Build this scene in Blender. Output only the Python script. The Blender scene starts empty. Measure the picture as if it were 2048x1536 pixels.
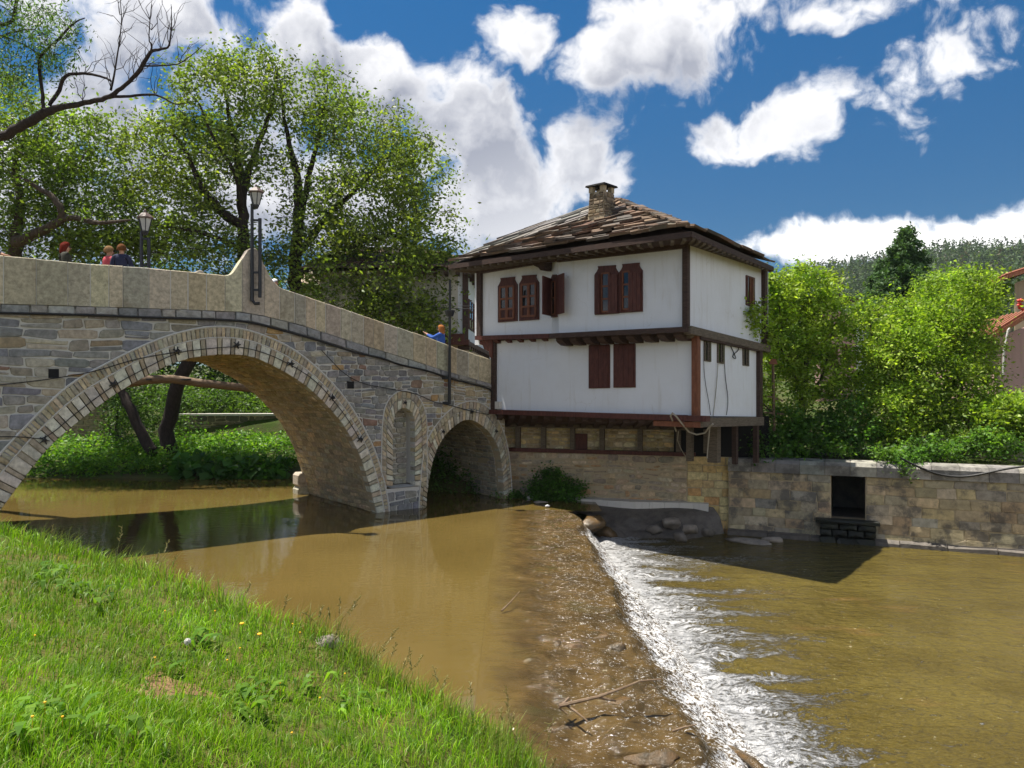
import bpy, math, random
import numpy as np
from mathutils import Vector, Matrix

R = math.radians
rng = random.Random(7)
nr = np.random.default_rng(11)
scene = bpy.context.scene
C = scene.collection

# ------------------------------------------------------------------ camera
CAM_Z, F = 3.65, 1540.0
cam_d = bpy.data.cameras.new('camera')
cam = bpy.data.objects.new('camera', cam_d); C.objects.link(cam)
cam.location = (0, 0, CAM_Z); cam.rotation_euler = (R(90), 0, 0)
cam_d.sensor_width = 36.0; cam_d.lens = 36.0 * F / 2048.0
cam_d.clip_start = 0.1; cam_d.clip_end = 6000
scene.camera = cam

# ------------------------------------------------------------------ node helper
class NB:
    def __init__(s, tree):
        s.t = tree; tree.nodes.clear()
    def n(s, typ, ins=None, **props):
        nd = s.t.nodes.new(typ)
        for k, v in props.items(): setattr(nd, k, v)
        for k, v in (ins or {}).items():
            sock = nd.inputs[k]
            if isinstance(v, bpy.types.NodeSocket): s.t.links.new(v, sock)
            else: sock.default_value = v
        return nd
    def m(s, op, a, b=0.0, c=0.0, clamp=False):
        return s.n('ShaderNodeMath', {0: a, 1: b, 2: c}, operation=op, use_clamp=clamp).outputs[0]
    def vm(s, op, a, b=(0, 0, 0), out=0):
        return s.n('ShaderNodeVectorMath', {0: a, 1: b}, operation=op).outputs[out]
    def noise(s, vec, scale, detail=4, rough=0.55, dist=0.0, out=0):
        return s.n('ShaderNodeTexNoise', {'Vector': vec, 'Scale': scale, 'Detail': detail, 'Roughness': rough, 'Distortion': dist}).outputs[out]
    def mr(s, v, a, b, c=0.0, d=1.0, smooth=True):
        return s.n('ShaderNodeMapRange', {0: v, 1: a, 2: b, 3: c, 4: d}, interpolation_type='SMOOTHSTEP' if smooth else 'LINEAR').outputs[0]
    def mix(s, f, a, b, mode='MIX'):
        nd = s.n('ShaderNodeMix', {0: f, 6: a, 7: b}, data_type='RGBA', blend_type=mode)
        return nd.outputs[2]
    def link(s, a, b): s.t.links.new(a, b)

# ------------------------------------------------------------------ sun, sky, exposure
SUN_AZ, SUN_EL = R(-74), R(69.5)
S = Vector((math.sin(SUN_AZ)*math.cos(SUN_EL), math.cos(SUN_AZ)*math.cos(SUN_EL), math.sin(SUN_EL)))
sun_d = bpy.data.lights.new('sun', 'SUN'); sun_d.energy = 4.6; sun_d.angle = R(0.53); sun_d.color = (1.0, 0.94, 0.84)
sun = bpy.data.objects.new('sun', sun_d); C.objects.link(sun)
sun.rotation_euler = S.to_track_quat('Z', 'Y').to_euler(); sun.location = S * 200

SKY_STRENGTH = 0.14
SKY_VALUE = 0.40
world = bpy.data.worlds.new('World'); scene.world = world; world.use_nodes = True

def dirpx(px, py):
    v = Vector(((px-1024)/F, 1.0, (768-py)/F)); return v.normalized()

def cloud_group():
    g = bpy.data.node_groups.new('cloud_density', 'ShaderNodeTree')
    g.interface.new_socket('Vector', in_out='INPUT', socket_type='NodeSocketVector')
    g.interface.new_socket('Density', in_out='OUTPUT', socket_type='NodeSocketFloat')
    b = NB(g)
    gi = b.n('NodeGroupInput'); go = b.n('NodeGroupOutput')
    v = gi.outputs[0]
    # domain warp so that no head is a plain oval
    w = b.noise(v, 6.0, 3, 0.6, out=1)
    w = b.vm('SUBTRACT', w, (0.5, 0.5, 0.5))
    w = b.n('ShaderNodeVectorMath', {0: w, 'Scale': 0.085}, operation='SCALE').outputs[0]
    vw = b.vm('ADD', v, w)
    # cumulus heads: direction, half width, half height, weight
    blobs = [(310, 30, 250, 90, 1.0), (215, 200, 120, 70, .75), (440, 150, 130, 70, .9), (602, 95, 70, 100, 1.05),
             (770, 170, 115, 70, 1.05), (940, 250, 135, 110, 1.1), (985, 390, 170, 125, 1.15),
             (1165, 320, 100, 95, 1.05), (1050, 85, 95, 60, .9), (1260, 105, 165, 75, 1.05), (1430, 60, 110, 45, .55), (1560, 262, 170, 66, 1.0),
             (1730, 220, 110, 80, .46), (1930, 110, 190, 60, .34), (560, 400, 320, 120, 1.05), (90, 400, 260, 110, .95), (1640, 20, 150, 45, .6),
             (1600, 500, 150, 40, 1.0), (1780, 478, 200, 46, 1.0), (2000, 455, 230, 55, 1.05)]
    acc = None
    for px, py, rx, ry, wt in blobs:
        c = dirpx(px, py)
        d = b.vm('SUBTRACT', vw, tuple(c))
        d = b.vm('MULTIPLY', d, (F/rx, F/rx*0.9, F/ry))
        l = b.n('ShaderNodeVectorMath', {0: d}, operation='LENGTH').outputs['Value']
        q = b.m('MULTIPLY', b.m('SUBTRACT', 1.3, l), wt)
        acc = q if acc is None else b.m('SMOOTH_MAX', acc, q, 0.35)
    acc = b.m('MAXIMUM', acc, -0.75)
    # cumulus over the unseen sky, made denser to throw fill light on shaded faces
    sep = b.n('ShaderNodeSeparateXYZ', {0: v})
    flat = b.vm('MULTIPLY', v, (1, 1, 1.8))
    low = b.noise(flat, 2.6, 2, 0.5)
    low = b.m('MULTIPLY_ADD', low, 5.0, -2.1)
    front = b.mr(sep.outputs[1], 0.42, 0.66, 0.0, 2.0)
    low = b.m('SUBTRACT', low, front)
    acc = b.m('MAXIMUM', acc, low)
    n1 = b.noise(vw, 8.0, 8, 0.66)
    n2 = b.n('ShaderNodeTexVoronoi', {'Vector': vw, 'Scale': 13.0, 'Detail': 3.0, 'Roughness': 0.6, 'Randomness': 1.0}, feature='F1', normalize=True).outputs[0]
    d = b.m('MULTIPLY_ADD', b.m('SUBTRACT', n1, 0.5), 2.5, b.m('MULTIPLY', acc, 1.25))
    d = b.m('MULTIPLY_ADD', b.m('SUBTRACT', 0.16, n2), 2.6, d)
    b.link(d, go.inputs[0])
    return g

def build_world():
    b = NB(world.node_tree)
    sky = b.n('ShaderNodeTexSky', sky_type='NISHITA', sun_disc=False, sun_elevation=SUN_EL, sun_rotation=SUN_AZ,
              altitude=450.0, air_density=0.8, dust_density=0.0, ozone_density=4.0)
    tc = b.n('ShaderNodeTexCoord').outputs['Generated']
    g = cloud_group()
    d0 = b.n('ShaderNodeGroup', {0: tc}, node_tree=g).outputs[0]
    off = b.vm('ADD', tc, (S.x*0.06, 0.0, S.z*0.06))
    d1 = b.n('ShaderNodeGroup', {0: off}, node_tree=g).outputs[0]
    alpha = b.mr(d0, -0.05, 0.55)
    rel = b.m('SUBTRACT', d0, d1)
    thick = b.mr(d0, 0.05, 0.85)
    lit = b.m('MULTIPLY_ADD', thick, -1.0, 1.0)
    lit = b.m('MULTIPLY_ADD', rel, 0.55, lit, clamp=True)
    # clouds facing the sun are lit through and through, those towards it show grey cores
    away = b.mr(b.vm('DOT_PRODUCT', tc, tuple(S), out=1), 0.45, -0.15)
    lit = b.m('MAXIMUM', lit, away)
    k = 1.0/SKY_STRENGTH
    ccol = b.mix(lit, (0.155*k, 0.17*k, 0.215*k, 1), (0.50*k, 0.50*k, 0.515*k, 1))
    ccol = b.mix(away, ccol, (0.88*k, 0.87*k, 0.86*k, 1))  # clouds away from the sun get extra brightness as fill for shaded faces
    # deep spring blue
    skyc = b.n('ShaderNodeHueSaturation', {'Hue': 0.492, 'Saturation': 1.34, 'Value': SKY_VALUE, 'Fac': 1.0, 'Color': sky.outputs[0]}).outputs[0]
    # air is clear after rain: the blue stays deep down to the hills
    el = b.n('ShaderNodeSeparateXYZ', {0: tc}).outputs[2]
    deep = b.mr(el, 0.0, 0.55, 0.52, 1.0)
    skyc = b.mix(1.0, skyc, b.n('ShaderNodeCombineColor', {0: b.m('MULTIPLY', deep, b.mr(el, 0.0, 0.5, 0.80, 0.9)), 1: b.m('MULTIPLY', deep, 0.95), 2: deep}).outputs[0], 'MULTIPLY')
    col = b.mix(alpha, skyc, ccol)
    bg = b.n('ShaderNodeBackground', {'Color': col, 'Strength': SKY_STRENGTH})
    out = b.n('ShaderNodeOutputWorld', {0: bg.outputs[0]})
build_world()
world.cycles.sampling_method = 'NONE'

scene.view_settings.view_transform = 'Standard'
scene.view_settings.look = 'None'
scene.view_settings.exposure = 1.05
scene.view_settings.gamma = 1.0
scene.view_settings.use_curve_mapping = False
scene.cycles.use_denoising = True
scene.cycles.max_bounces = 6
scene.cycles.diffuse_bounces = 3
scene.cycles.glossy_bounces = 3
scene.cycles.transmission_bounces = 3
scene.cycles.transparent_max_bounces = 4
scene.cycles.caustics_reflective = False
scene.cycles.caustics_refractive = False
scene.cycles.sample_clamp_indirect = 6.0

# ------------------------------------------------------------------ projection: a photo point at depth D
def W(px, py, D):
    return Vector(((px-1024)/F*D, D, CAM_Z + (768-py)/F*D))

# ------------------------------------------------------------------ object helpers
def tag(o, label=None, cat=None, group=None, kind=None):
    if label: o['label'] = label
    if cat: o['category'] = cat
    if group: o['group'] = group
    if kind: o['kind'] = kind
    return o

def thing(name, label, cat, loc=(0, 0, 0), group=None):
    o = bpy.data.objects.new(name, None); C.objects.link(o)
    o.location = loc; o.empty_display_size = 0.2
    return tag(o, label, cat, group)

def origin(o):
    v = Vector((0, 0, 0))
    while o is not None:
        v += Vector(o.location); o = o.parent
    return v

def mk(name, verts, faces, mat, parent=None, tint=None, smooth=False, loc=None):
    """one mesh object from world-space vertices"""
    me = bpy.data.meshes.new(name)
    off = origin(parent) if parent is not None else Vector((0, 0, 0))
    if loc is not None: off = off + (Vector(loc) - off)
    if isinstance(verts, np.ndarray):
        v = verts - np.array(off)
        me.vertices.add(len(v)); me.vertices.foreach_set('co', v.astype(np.float32).ravel())
        fa = np.asarray(faces, dtype=np.int32); k = fa.shape[1]
        me.loops.add(fa.size); me.loops.foreach_set('vertex_index', fa.ravel())
        me.polygons.add(len(fa)); me.polygons.foreach_set('loop_start', np.arange(0, fa.size, k, dtype=np.int32))
        try: me.polygons.foreach_set('loop_total', np.full(len(fa), k, dtype=np.int32))
        except Exception: pass
        me.update(calc_edges=True)
    else:
        me.from_pydata([tuple(Vector(p) - off) for p in verts], [], faces); me.update()
    me.materials.append(mat)
    if tint is not None:
        a = me.attributes.new('tint', 'FLOAT_COLOR', 'FACE')
        nf = len(me.polygons)
        t = np.asarray(tint, dtype=np.float32)
        if t.ndim == 1: t = np.tile(t, (nf, 1))
        if t.shape[1] == 3: t = np.hstack([t, np.ones((len(t), 1), np.float32)])
        a.data.foreach_set('color', t.ravel())
    if smooth: me.polygons.foreach_set('use_smooth', [True]*len(me.polygons))
    o = bpy.data.objects.new(name, me); C.objects.link(o)
    if parent is not None:
        o.parent = parent
    if loc is not None: o.location = Vector(loc) - (origin(parent) if parent is not None else Vector((0, 0, 0)))
    return o

class MB:
    """collects polygons"""
    def __init__(s): s.v = []; s.f = []; s.c = []
    def add(s, verts, faces, tint=None):
        k = len(s.v); s.v += [Vector(p) for p in verts]
        s.f += [tuple(i + k for i in f) for f in faces]
        if tint is not None: s.c += [tuple(tint)]*len(faces)
        return s
    def box8(s, p, tint=None):  # bottom 4 ccw, top 4 ccw
        return s.add(p, [(3, 2, 1, 0), (4, 5, 6, 7), (0, 1, 5, 4), (1, 2, 6, 5), (2, 3, 7, 6), (3, 0, 4, 7)], tint)
    def box(s, a, b, tint=None):
        x0, y0, z0 = a; x1, y1, z1 = b
        return s.box8([(x0, y0, z0), (x1, y0, z0), (x1, y1, z0), (x0, y1, z0), (x0, y0, z1), (x1, y0, z1), (x1, y1, z1), (x0, y1, z1)], tint)
    def beam(s, a, b, w, h, up=(0, 0, 1), tint=None):
        a = Vector(a); b = Vector(b); d = (b - a).normalized(); up = Vector(up)
        sd = d.cross(up)
        if sd.length < 1e-4: sd = d.cross(Vector((0, 1, 0)))
        sd.normalize(); u = sd.cross(d).normalized()
        q = []
        for p in (a, b):
            q.append([p - sd*w/2 - u*h/2, p + sd*w/2 - u*h/2, p + sd*w/2 + u*h/2, p - sd*w/2 + u*h/2])
        return s.add(q[0] + q[1], [(0, 1, 2, 3), (7, 6, 5, 4), (0, 4, 5, 1), (1, 5, 6, 2), (2, 6, 7, 3), (3, 7, 4, 0)], tint)
    def tube(s, pts, rad, n=6, tint=None, cap=True):
        pts = [Vector(p) for p in pts]
        if not hasattr(rad, '__len__'): rad = [rad]*len(pts)
        k0 = len(s.v); prev = None
        for i, p in enumerate(pts):
            d = (pts[min(i+1, len(pts)-1)] - pts[max(i-1, 0)])
            d = d.normalized() if d.length > 1e-6 else Vector((0, 0, 1))
            if prev is None:
                a = d.cross(Vector((0.3, 0.2, 1))); a = a.normalized() if a.length > 1e-3 else Vector((1, 0, 0))
            else:
                a = (prev - d*prev.dot(d)).normalized()
            prev = a; bb = d.cross(a)
            for j in range(n):
                t = 2*math.pi*j/n
                s.v.append(p + (a*math.cos(t) + bb*math.sin(t))*rad[i])
        fs = []
        for i in range(len(pts)-1):
            for j in range(n):
                fs.append((k0+i*n+j, k0+i*n+(j+1) % n, k0+(i+1)*n+(j+1) % n, k0+(i+1)*n+j))
        if cap:
            fs.append(tuple(k0+j for j in reversed(range(n)))); e = k0+(len(pts)-1)*n
            fs.append(tuple(e+j for j in range(n)))
        s.f += fs
        if tint is not None: s.c += [tuple(tint)]*len(fs)
        return s
    def lathe(s, prof, c, n=12, tint=None):  # prof: [(r,z)]
        c = Vector(c); k0 = len(s.v)
        for r, z in prof:
            for j in range(n):
                t = 2*math.pi*j/n; s.v.append(c + Vector((r*math.cos(t), r*math.sin(t), z)))
        fs = []
        for i in range(len(prof)-1):
            for j in range(n):
                fs.append((k0+i*n+j, k0+i*n+(j+1) % n, k0+(i+1)*n+(j+1) % n, k0+(i+1)*n+j))
        fs.append(tuple(k0+j for j in reversed(range(n)))); e = k0+(len(prof)-1)*n
        fs.append(tuple(e+j for j in range(n)))
        s.f += fs
        if tint is not None: s.c += [tuple(tint)]*len(fs)
        return s
    def build(s, name, mat, parent=None, smooth=False, loc=None):
        return mk(name, s.v, s.f, mat, parent, s.c if s.c else None, smooth, loc)

# vectorised value noise
_perm = np.random.default_rng(3).permutation(512).astype(np.int64)
_vals = np.random.default_rng(4).random(512)
def vnoise(x, y, seed=0):
    xi = np.floor(x).astype(np.int64); yi = np.floor(y).astype(np.int64)
    xf = x - xi; yf = y - yi
    u = xf*xf*xf*(xf*(xf*6-15)+10); v = yf*yf*yf*(yf*(yf*6-15)+10)
    def h(a, b): return _vals[(_perm[(a + seed*57) & 511] + b*37 + seed*13) & 511]
    # second hash pass to avoid axis pattern
    def hh(a, b): return _vals[_perm[(_perm[(a + seed*57) & 511] + b) & 511]]
    return (hh(xi, yi)*(1-u) + hh(xi+1, yi)*u)*(1-v) + (hh(xi, yi+1)*(1-u) + hh(xi+1, yi+1)*u)*v
def fbm(x, y, oct=4, seed=0, gain=0.5):
    x = np.asarray(x, float); y = np.asarray(y, float)
    a = 1.0; t = 0.0; s = 0.0
    for i in range(oct):
        s = s + a*vnoise(x*2**i, y*2**i, seed+i); t += a; a *= gain
    return s/t

def grid_mesh(name, X, Y, Z, mat, parent=None, smooth=True, tint=None):
    ny, nx = X.shape
    v = np.stack([X, Y, Z], -1).reshape(-1, 3)
    i = np.arange(ny-1)[:, None]*nx + np.arange(nx-1)[None, :]
    f = np.stack([i, i+1, i+nx+1, i+nx], -1).reshape(-1, 4)
    return mk(name, v, f, mat, parent, tint, smooth)

def interp(pts):
    xs = [p[0] for p in pts]; ys = [p[1] for p in pts]
    return lambda x: float(np.interp(x, xs, ys))

def resample(pts, n, smooth=2):
    p = np.array(pts, float)
    for _ in range(smooth):
        q = np.empty((2*len(p), 2)); a, b = p[:-1], p[1:]
        q = np.vstack([p[:1], np.stack([a*.75+b*.25, a*.25+b*.75], 1).reshape(-1, 2), p[-1:]]); p = q
    d = np.r_[0, np.cumsum(np.hypot(*np.diff(p, axis=0).T))]
    t = np.linspace(0, d[-1], n)
    return np.stack([np.interp(t, d, p[:, 0]), np.interp(t, d, p[:, 1])], 1)
# ------------------------------------------------------------------ materials
MATS = {}
def material(name):
    m = bpy.data.materials.new(name); m.use_nodes = True
    MATS[name] = m
    return m, NB(m.node_tree)

def finish(b, bsdf, disp=None):
    b.n('ShaderNodeOutputMaterial', {0: bsdf})

def principled(b, col, rough=0.8, normal=None, **kw):
    ins = {'Base Color': col, 'Roughness': rough}
    if normal is not None: ins['Normal'] = normal
    ins.update(kw)
    return b.n('ShaderNodeBsdfPrincipled', ins).outputs[0]

def bump(b, h, strength=0.4, dist=0.02):
    return b.n('ShaderNodeBump', {'Height': h, 'Strength': strength, 'Distance': dist}).outputs[0]

def wpos(b): return b.n('ShaderNodeNewGeometry').outputs['Position']
def tint_of(b): return b.n('ShaderNodeAttribute', attribute_name='tint').outputs['Color']

def tinted(name, rough=0.85, vary=0.5, scale=9.0, bstr=0.6, bdist=0.015, bscale=22.0, stain=None, spec=0.3):
    m, b = material(name)
    p = wpos(b); t = tint_of(b)
    n = b.noise(p, scale, 6, 0.65)
    f = b.n('ShaderNodeMapRange', {0: n, 1: 0.25, 2: 0.75, 3: 1-vary, 4: 1+vary*0.6}).outputs[0]
    c = b.mix(1.0, t, b.n('ShaderNodeCombineColor', {0: f, 1: f, 2: f}).outputs[0], 'MULTIPLY')
    if stain:
        s = b.mr(b.noise(p, 1.7, 5, 0.7), stain[0], stain[0]+0.16)
        c = b.mix(b.m('MULTIPLY', s, stain[1]), c, stain[2])
    h = b.noise(p, bscale, 5, 0.7)
    finish(b, principled(b, c, rough, bump(b, h, bstr, bdist), **{'Specular IOR Level': spec}))
    return m

tinted('stone', stain=(0.58, 0.32, (0.15, 0.14, 0.12, 1)))
tinted('slab_stone', vary=0.5, scale=11, bscale=34, bstr=1.0, bdist=0.02, stain=(0.52, 0.42, (0.19, 0.155, 0.10, 1)))
tinted('roof_slab', vary=0.4, scale=7, bscale=30, stain=(0.6, 0.5, (0.07, 0.06, 0.05, 1)))
tinted('ashlar', vary=0.4, scale=6, bscale=28, bdist=0.02, stain=(0.47, 0.80, (0.105, 0.098, 0.088, 1)))
tinted('paint', rough=0.6, vary=0.2, scale=5, bstr=0.1)
tinted('cloth', rough=0.95, vary=0.25, scale=30, bstr=0.3, bscale=120, bdist=0.004)

def plaster(name, col, dirt):
    m, b = material(name); p = wpos(b)
    n = b.mr(b.noise(p, 0.8, 6, 0.7), 0.42, 0.8)
    st = b.noise(b.vm('MULTIPLY', p, (5, 5, 0.5)), 1.3, 4, 0.6)
    st = b.mr(st, 0.52, 0.8)
    c = b.mix(b.m('MULTIPLY', n, 0.22), col, dirt)
    c = b.mix(b.m('MULTIPLY', st, 0.42), c, dirt)
    cr = b.n('ShaderNodeTexVoronoi', {'Vector': b.vm('ADD', p, b.n('ShaderNodeVectorMath', {0: b.noise(p, 3, 3, 0.6, out=1), 'Scale': 0.5}, operation='SCALE').outputs[0]), 'Scale': 0.55}, feature='DISTANCE_TO_EDGE').outputs[0]
    crk = b.m('MULTIPLY', b.mr(cr, 0.0, 0.006, 1.0, 0.0), b.mr(b.noise(p, 0.7, 2, 0.5), 0.52, 0.62))
    c = b.mix(b.m('MULTIPLY', crk, 0.5), c, dirt)
    h = b.m('ADD', b.noise(p, 2.2, 4, 0.5), b.m('MULTIPLY', b.noise(p, 40, 3, 0.6), 0.12))
    finish(b, principled(b, c, 0.9, bump(b, h, 0.35, 0.05), **{'Specular IOR Level': 0.2}))
plaster('white_plaster', (0.735, 0.76, 0.80, 1), (0.50, 0.48, 0.44, 1))
plaster('old_plaster', (0.58, 0.55, 0.47, 1), (0.36, 0.33, 0.27, 1))
plaster('pink_plaster', (0.56, 0.36, 0.33, 1), (0.36, 0.24, 0.2, 1))
plaster('tan_plaster', (0.50, 0.38, 0.24, 1), (0.3, 0.22, 0.13, 1))
plaster('mortar', (0.56, 0.55, 0.52, 1), (0.33, 0.31, 0.28, 1))
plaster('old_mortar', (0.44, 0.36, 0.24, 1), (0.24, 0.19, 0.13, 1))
plaster('concrete', (0.60, 0.57, 0.52, 1), (0.34, 0.31, 0.28, 1))

def wood(name, c0, c1, rough=0.75, axis=(3, 3, 22)):
    m, b = material(name)
    p = b.n('ShaderNodeTexCoord').outputs['Object']
    p = wpos(b)
    g = b.noise(b.vm('MULTIPLY', p, axis), 2.0, 6, 0.7, 0.6)
    w = b.noise(p, 3.0, 4, 0.6)
    c = b.mix(b.mr(g, 0.3, 0.72), c0, c1)
    c = b.mix(b.m('MULTIPLY', b.mr(w, 0.5, 0.8), 0.35), c, tuple(x*0.55 for x in c0[:3]) + (1,))
    finish(b, principled(b, c, rough, bump(b, g, 0.35, 0.01), **{'Specular IOR Level': 0.3}))
wood('dark_wood', (0.034, 0.021, 0.017, 1), (0.088, 0.054, 0.042, 1))
wood('red_wood', (0.060, 0.020, 0.016, 1), (0.125, 0.045, 0.034, 1), 0.62, (9, 9, 2))
wood('warm_wood', (0.14, 0.050, 0.025, 1), (0.24, 0.092, 0.048, 1), 0.6, (9, 9, 2))
wood('grey_wood', (0.085, 0.068, 0.052, 1), (0.19, 0.155, 0.115, 1), 0.85)
wood('bark', (0.035, 0.026, 0.018, 1), (0.11, 0.085, 0.062, 1), 0.95, (7, 7, 2))
wood('dark_bark', (0.018, 0.013, 0.012, 1), (0.05, 0.038, 0.032, 1), 0.95, (7, 7, 2))
wood('twig_wood', (0.10, 0.065, 0.04, 1), (0.24, 0.17, 0.11, 1), 0.8)

def simple(name, col, rough=0.5, metallic=0.0, **kw):
    m, b = material(name); p = wpos(b)
    n = b.noise(p, 12, 4, 0.6)
    c = b.mix(b.m('MULTIPLY', b.mr(n, 0.4, 0.8), 0.4), col, tuple(x*0.5 for x in col[:3]) + (1,))
    finish(b, principled(b, c, rough, None, Metallic=metallic, **kw))
simple('black_metal', (0.018, 0.020, 0.024, 1), 0.5)
simple('rubber', (0.012, 0.012, 0.012, 1), 0.6)
simple('rope', (0.34, 0.31, 0.25, 1), 0.9)
simple('frosted', (0.50, 0.50, 0.48, 1), 0.35)
simple('lamp_roof', (0.11, 0.07, 0.055, 1), 0.6)
simple('skin', (0.50, 0.27, 0.18, 1), 0.55)
simple('terracotta', (0.24, 0.085, 0.045, 1), 0.85)
simple('red_flower', (0.6, 0.04, 0.02, 1), 0.6)
simple('yellow_flower', (0.75, 0.42, 0.01, 1), 0.6)
simple('seed_white', (0.62, 0.60, 0.55, 1), 0.8)
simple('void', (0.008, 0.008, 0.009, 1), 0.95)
simple('white_plastic', (0.7, 0.72, 0.75, 1), 0.4)
simple('blue_plastic', (0.08, 0.28, 0.55, 1), 0.4)

m, b = material('glass')
finish(b, principled(b, (0.012, 0.014, 0.016, 1), 0.04, None, **{'Specular IOR Level': 0.6}))

def foliage(name, rough=0.5, trans=0.50, gain=1.0, spec=0.35):
    m, b = material(name)
    t = tint_of(b)
    n = b.noise(wpos(b), 1.3, 3, 0.5)
    f = b.n('ShaderNodeMapRange', {0: n, 1: 0.25, 2: 0.75, 3: 0.72*gain, 4: 1.25*gain}).outputs[0]
    c = b.mix(1.0, t, b.n('ShaderNodeCombineColor', {0: f, 1: f, 2: f}).outputs[0], 'MULTIPLY')
    tr = b.mix(1.0, c, (1.15, 1.22, 0.40, 1), 'MULTIPLY')
    d = principled(b, c, rough, None, **{'Specular IOR Level': spec})
    tl = b.n('ShaderNodeBsdfTranslucent', {'Color': tr}).outputs[0]
    mx = b.n('ShaderNodeMixShader', {0: trans, 1: d, 2: tl}).outputs[0]
    finish(b, mx)
foliage('leaf')
foliage('grass_blade', 0.45, 0.45)
foliage('needle', 0.6, 0.30)

def ground_mat(name, a, c2, scale=1.5, patch=None):
    m, b = material(name); p = wpos(b)
    n = b.noise(p, scale, 7, 0.65)
    c = b.mix(b.mr(n, 0.35, 0.65), a, c2)
    n2 = b.noise(p, 18, 4, 0.6)
    c = b.mix(b.m('MULTIPLY', b.mr(n2, 0.5, 0.75), 0.5), c, tuple(x*0.5 for x in a[:3]) + (1,))
    finish(b, principled(b, c, 0.95, bump(b, b.noise(p, 9, 6, 0.7), 0.7, 0.05), **{'Specular IOR Level': 0.15}))
ground_mat('soil_grass', (0.060, 0.105, 0.014, 1), (0.115, 0.095, 0.03, 1), 3.5)
ground_mat('bare_soil', (0.27, 0.165, 0.085, 1), (0.17, 0.105, 0.055, 1), 6)
ground_mat('far_ground', (0.045, 0.075, 0.014, 1), (0.075, 0.07, 0.03, 1), 0.7)
ground_mat('hill_ground', (0.030, 0.048, 0.018, 1), (0.05, 0.055, 0.028, 1), 0.05)
ground_mat('mud', (0.085, 0.065, 0.036, 1), (0.05, 0.04, 0.025, 1), 1.0)
ground_mat('deck_stone', (0.24, 0.22, 0.19, 1), (0.16, 0.15, 0.13, 1), 2.0)

def wet_rock(name, a, c2, rough=0.35):
    m, b = material(name); p = wpos(b)
    n = b.noise(p, 4, 7, 0.7)
    c = b.mix(b.mr(n, 0.35, 0.68), a, c2)
    g = b.noise(p, 16, 6, 0.7)
    finish(b, principled(b, c, rough, bump(b, g, 0.9, 0.03), **{'Specular IOR Level': 0.5}))
wet_rock('wet_rock', (0.125, 0.072, 0.026, 1), (0.060, 0.046, 0.024, 1), 0.22)
wet_rock('dark_rock', (0.15, 0.13, 0.11, 1), (0.08, 0.072, 0.062, 1), 0.6)
wet_rock('pale_rock', (0.34, 0.29, 0.235, 1), (0.20, 0.17, 0.14, 1), 0.8)
wet_rock('black_moss', (0.012, 0.014, 0.013, 1), (0.022, 0.026, 0.014, 1), 0.6)

# still, silty pool above the weir
m, b = material('pool_water'); p = wpos(b)
n = b.noise(b.vm('MULTIPLY', p, (1, 1, 0)), 0.22, 3, 0.5)
c = b.mix(b.mr(n, 0.35, 0.65), (0.118, 0.083, 0.024, 1), (0.096, 0.067, 0.019, 1))
sp = b.n('ShaderNodeSeparateXYZ', {0: p})
w1 = b.noise(b.vm('MULTIPLY', p, (1.2, 2.4, 0)), 2.6, 2, 0.5)
w2 = b.noise(b.vm('MULTIPLY', p, (1, 1.6, 0)), 14.0, 2, 0.5)
calm = b.mr(b.noise(p, 0.35, 2, 0.5), 0.42, 0.6, 0.25, 1.0)
h = b.m('MULTIPLY', b.m('ADD', w1, b.m('MULTIPLY', w2, 0.10)), calm)
finish(b, principled(b, c, 0.045, bump(b, h, 0.07, 0.08), IOR=1.33, **{'Specular IOR Level': 0.5}))

# ruffled water below the weir with foam drifting off the foot of the chute
def chute_foot(b, p):
    """distance east of the foot line of the chute"""
    sp = b.n('ShaderNodeSeparateXYZ', {0: p})
    foot = b.n('ShaderNodeMapRange', {0: sp.outputs[1], 1: 8.0, 2: 21.8, 3: 3.15, 4: 2.5}, clamp=False).outputs[0]
    return b.m('SUBTRACT', sp.outputs[0], foot), sp

m, b = material('river_water'); p = wpos(b)
dist, sp = chute_foot(b, p)
n = b.noise(b.vm('MULTIPLY', p, (1, 1, 0)), 0.5, 4, 0.55)
c = b.mix(b.mr(n, 0.35, 0.65), (0.112, 0.086, 0.021, 1), (0.084, 0.063, 0.015, 1))
bedn = b.mr(b.noise(b.vm('ADD', b.vm('MULTIPLY', p, (0.35, 0.9, 0)), (3.1, 0, 0)), 1.0, 3, 0.6), 0.60, 0.72)
c = b.mix(b.m('MULTIPLY', bedn, 0.45), c, (0.16, 0.09, 0.03, 1))
warp = b.noise(p, 1.1, 2, 0.5, out=1)
pw = b.vm('ADD', p, b.n('ShaderNodeVectorMath', {0: b.vm('SUBTRACT', warp, (.5, .5, .5)), 'Scale': 0.8}, operation='SCALE').outputs[0])
fing = b.noise(b.vm('MULTIPLY', pw, (0.22, 1.25, 0)), 1.15, 2, 0.5)
reach = b.n('ShaderNodeMapRange', {0: fing, 1: 0.38, 2: 0.68, 3: 0.35, 4: 2.3}).outputs[0]
reach = b.m('MULTIPLY', reach, b.n('ShaderNodeMapRange', {0: sp.outputs[1], 1: 7.0, 2: 21.0, 3: 1.2, 4: 3.0}).outputs[0])
fall = b.n('ShaderNodeMapRange', {0: b.m('DIVIDE', dist, reach), 1: 0.0, 2: 1.0, 3: 1.0, 4: 0.0}).outputs[0]
lace = b.noise(b.vm('MULTIPLY', pw, (2.2, 6.5, 0)), 2.4, 7, 0.72)
lace2 = b.noise(b.vm('MULTIPLY', pw, (8, 12, 0)), 2.0, 4, 0.7)
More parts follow.
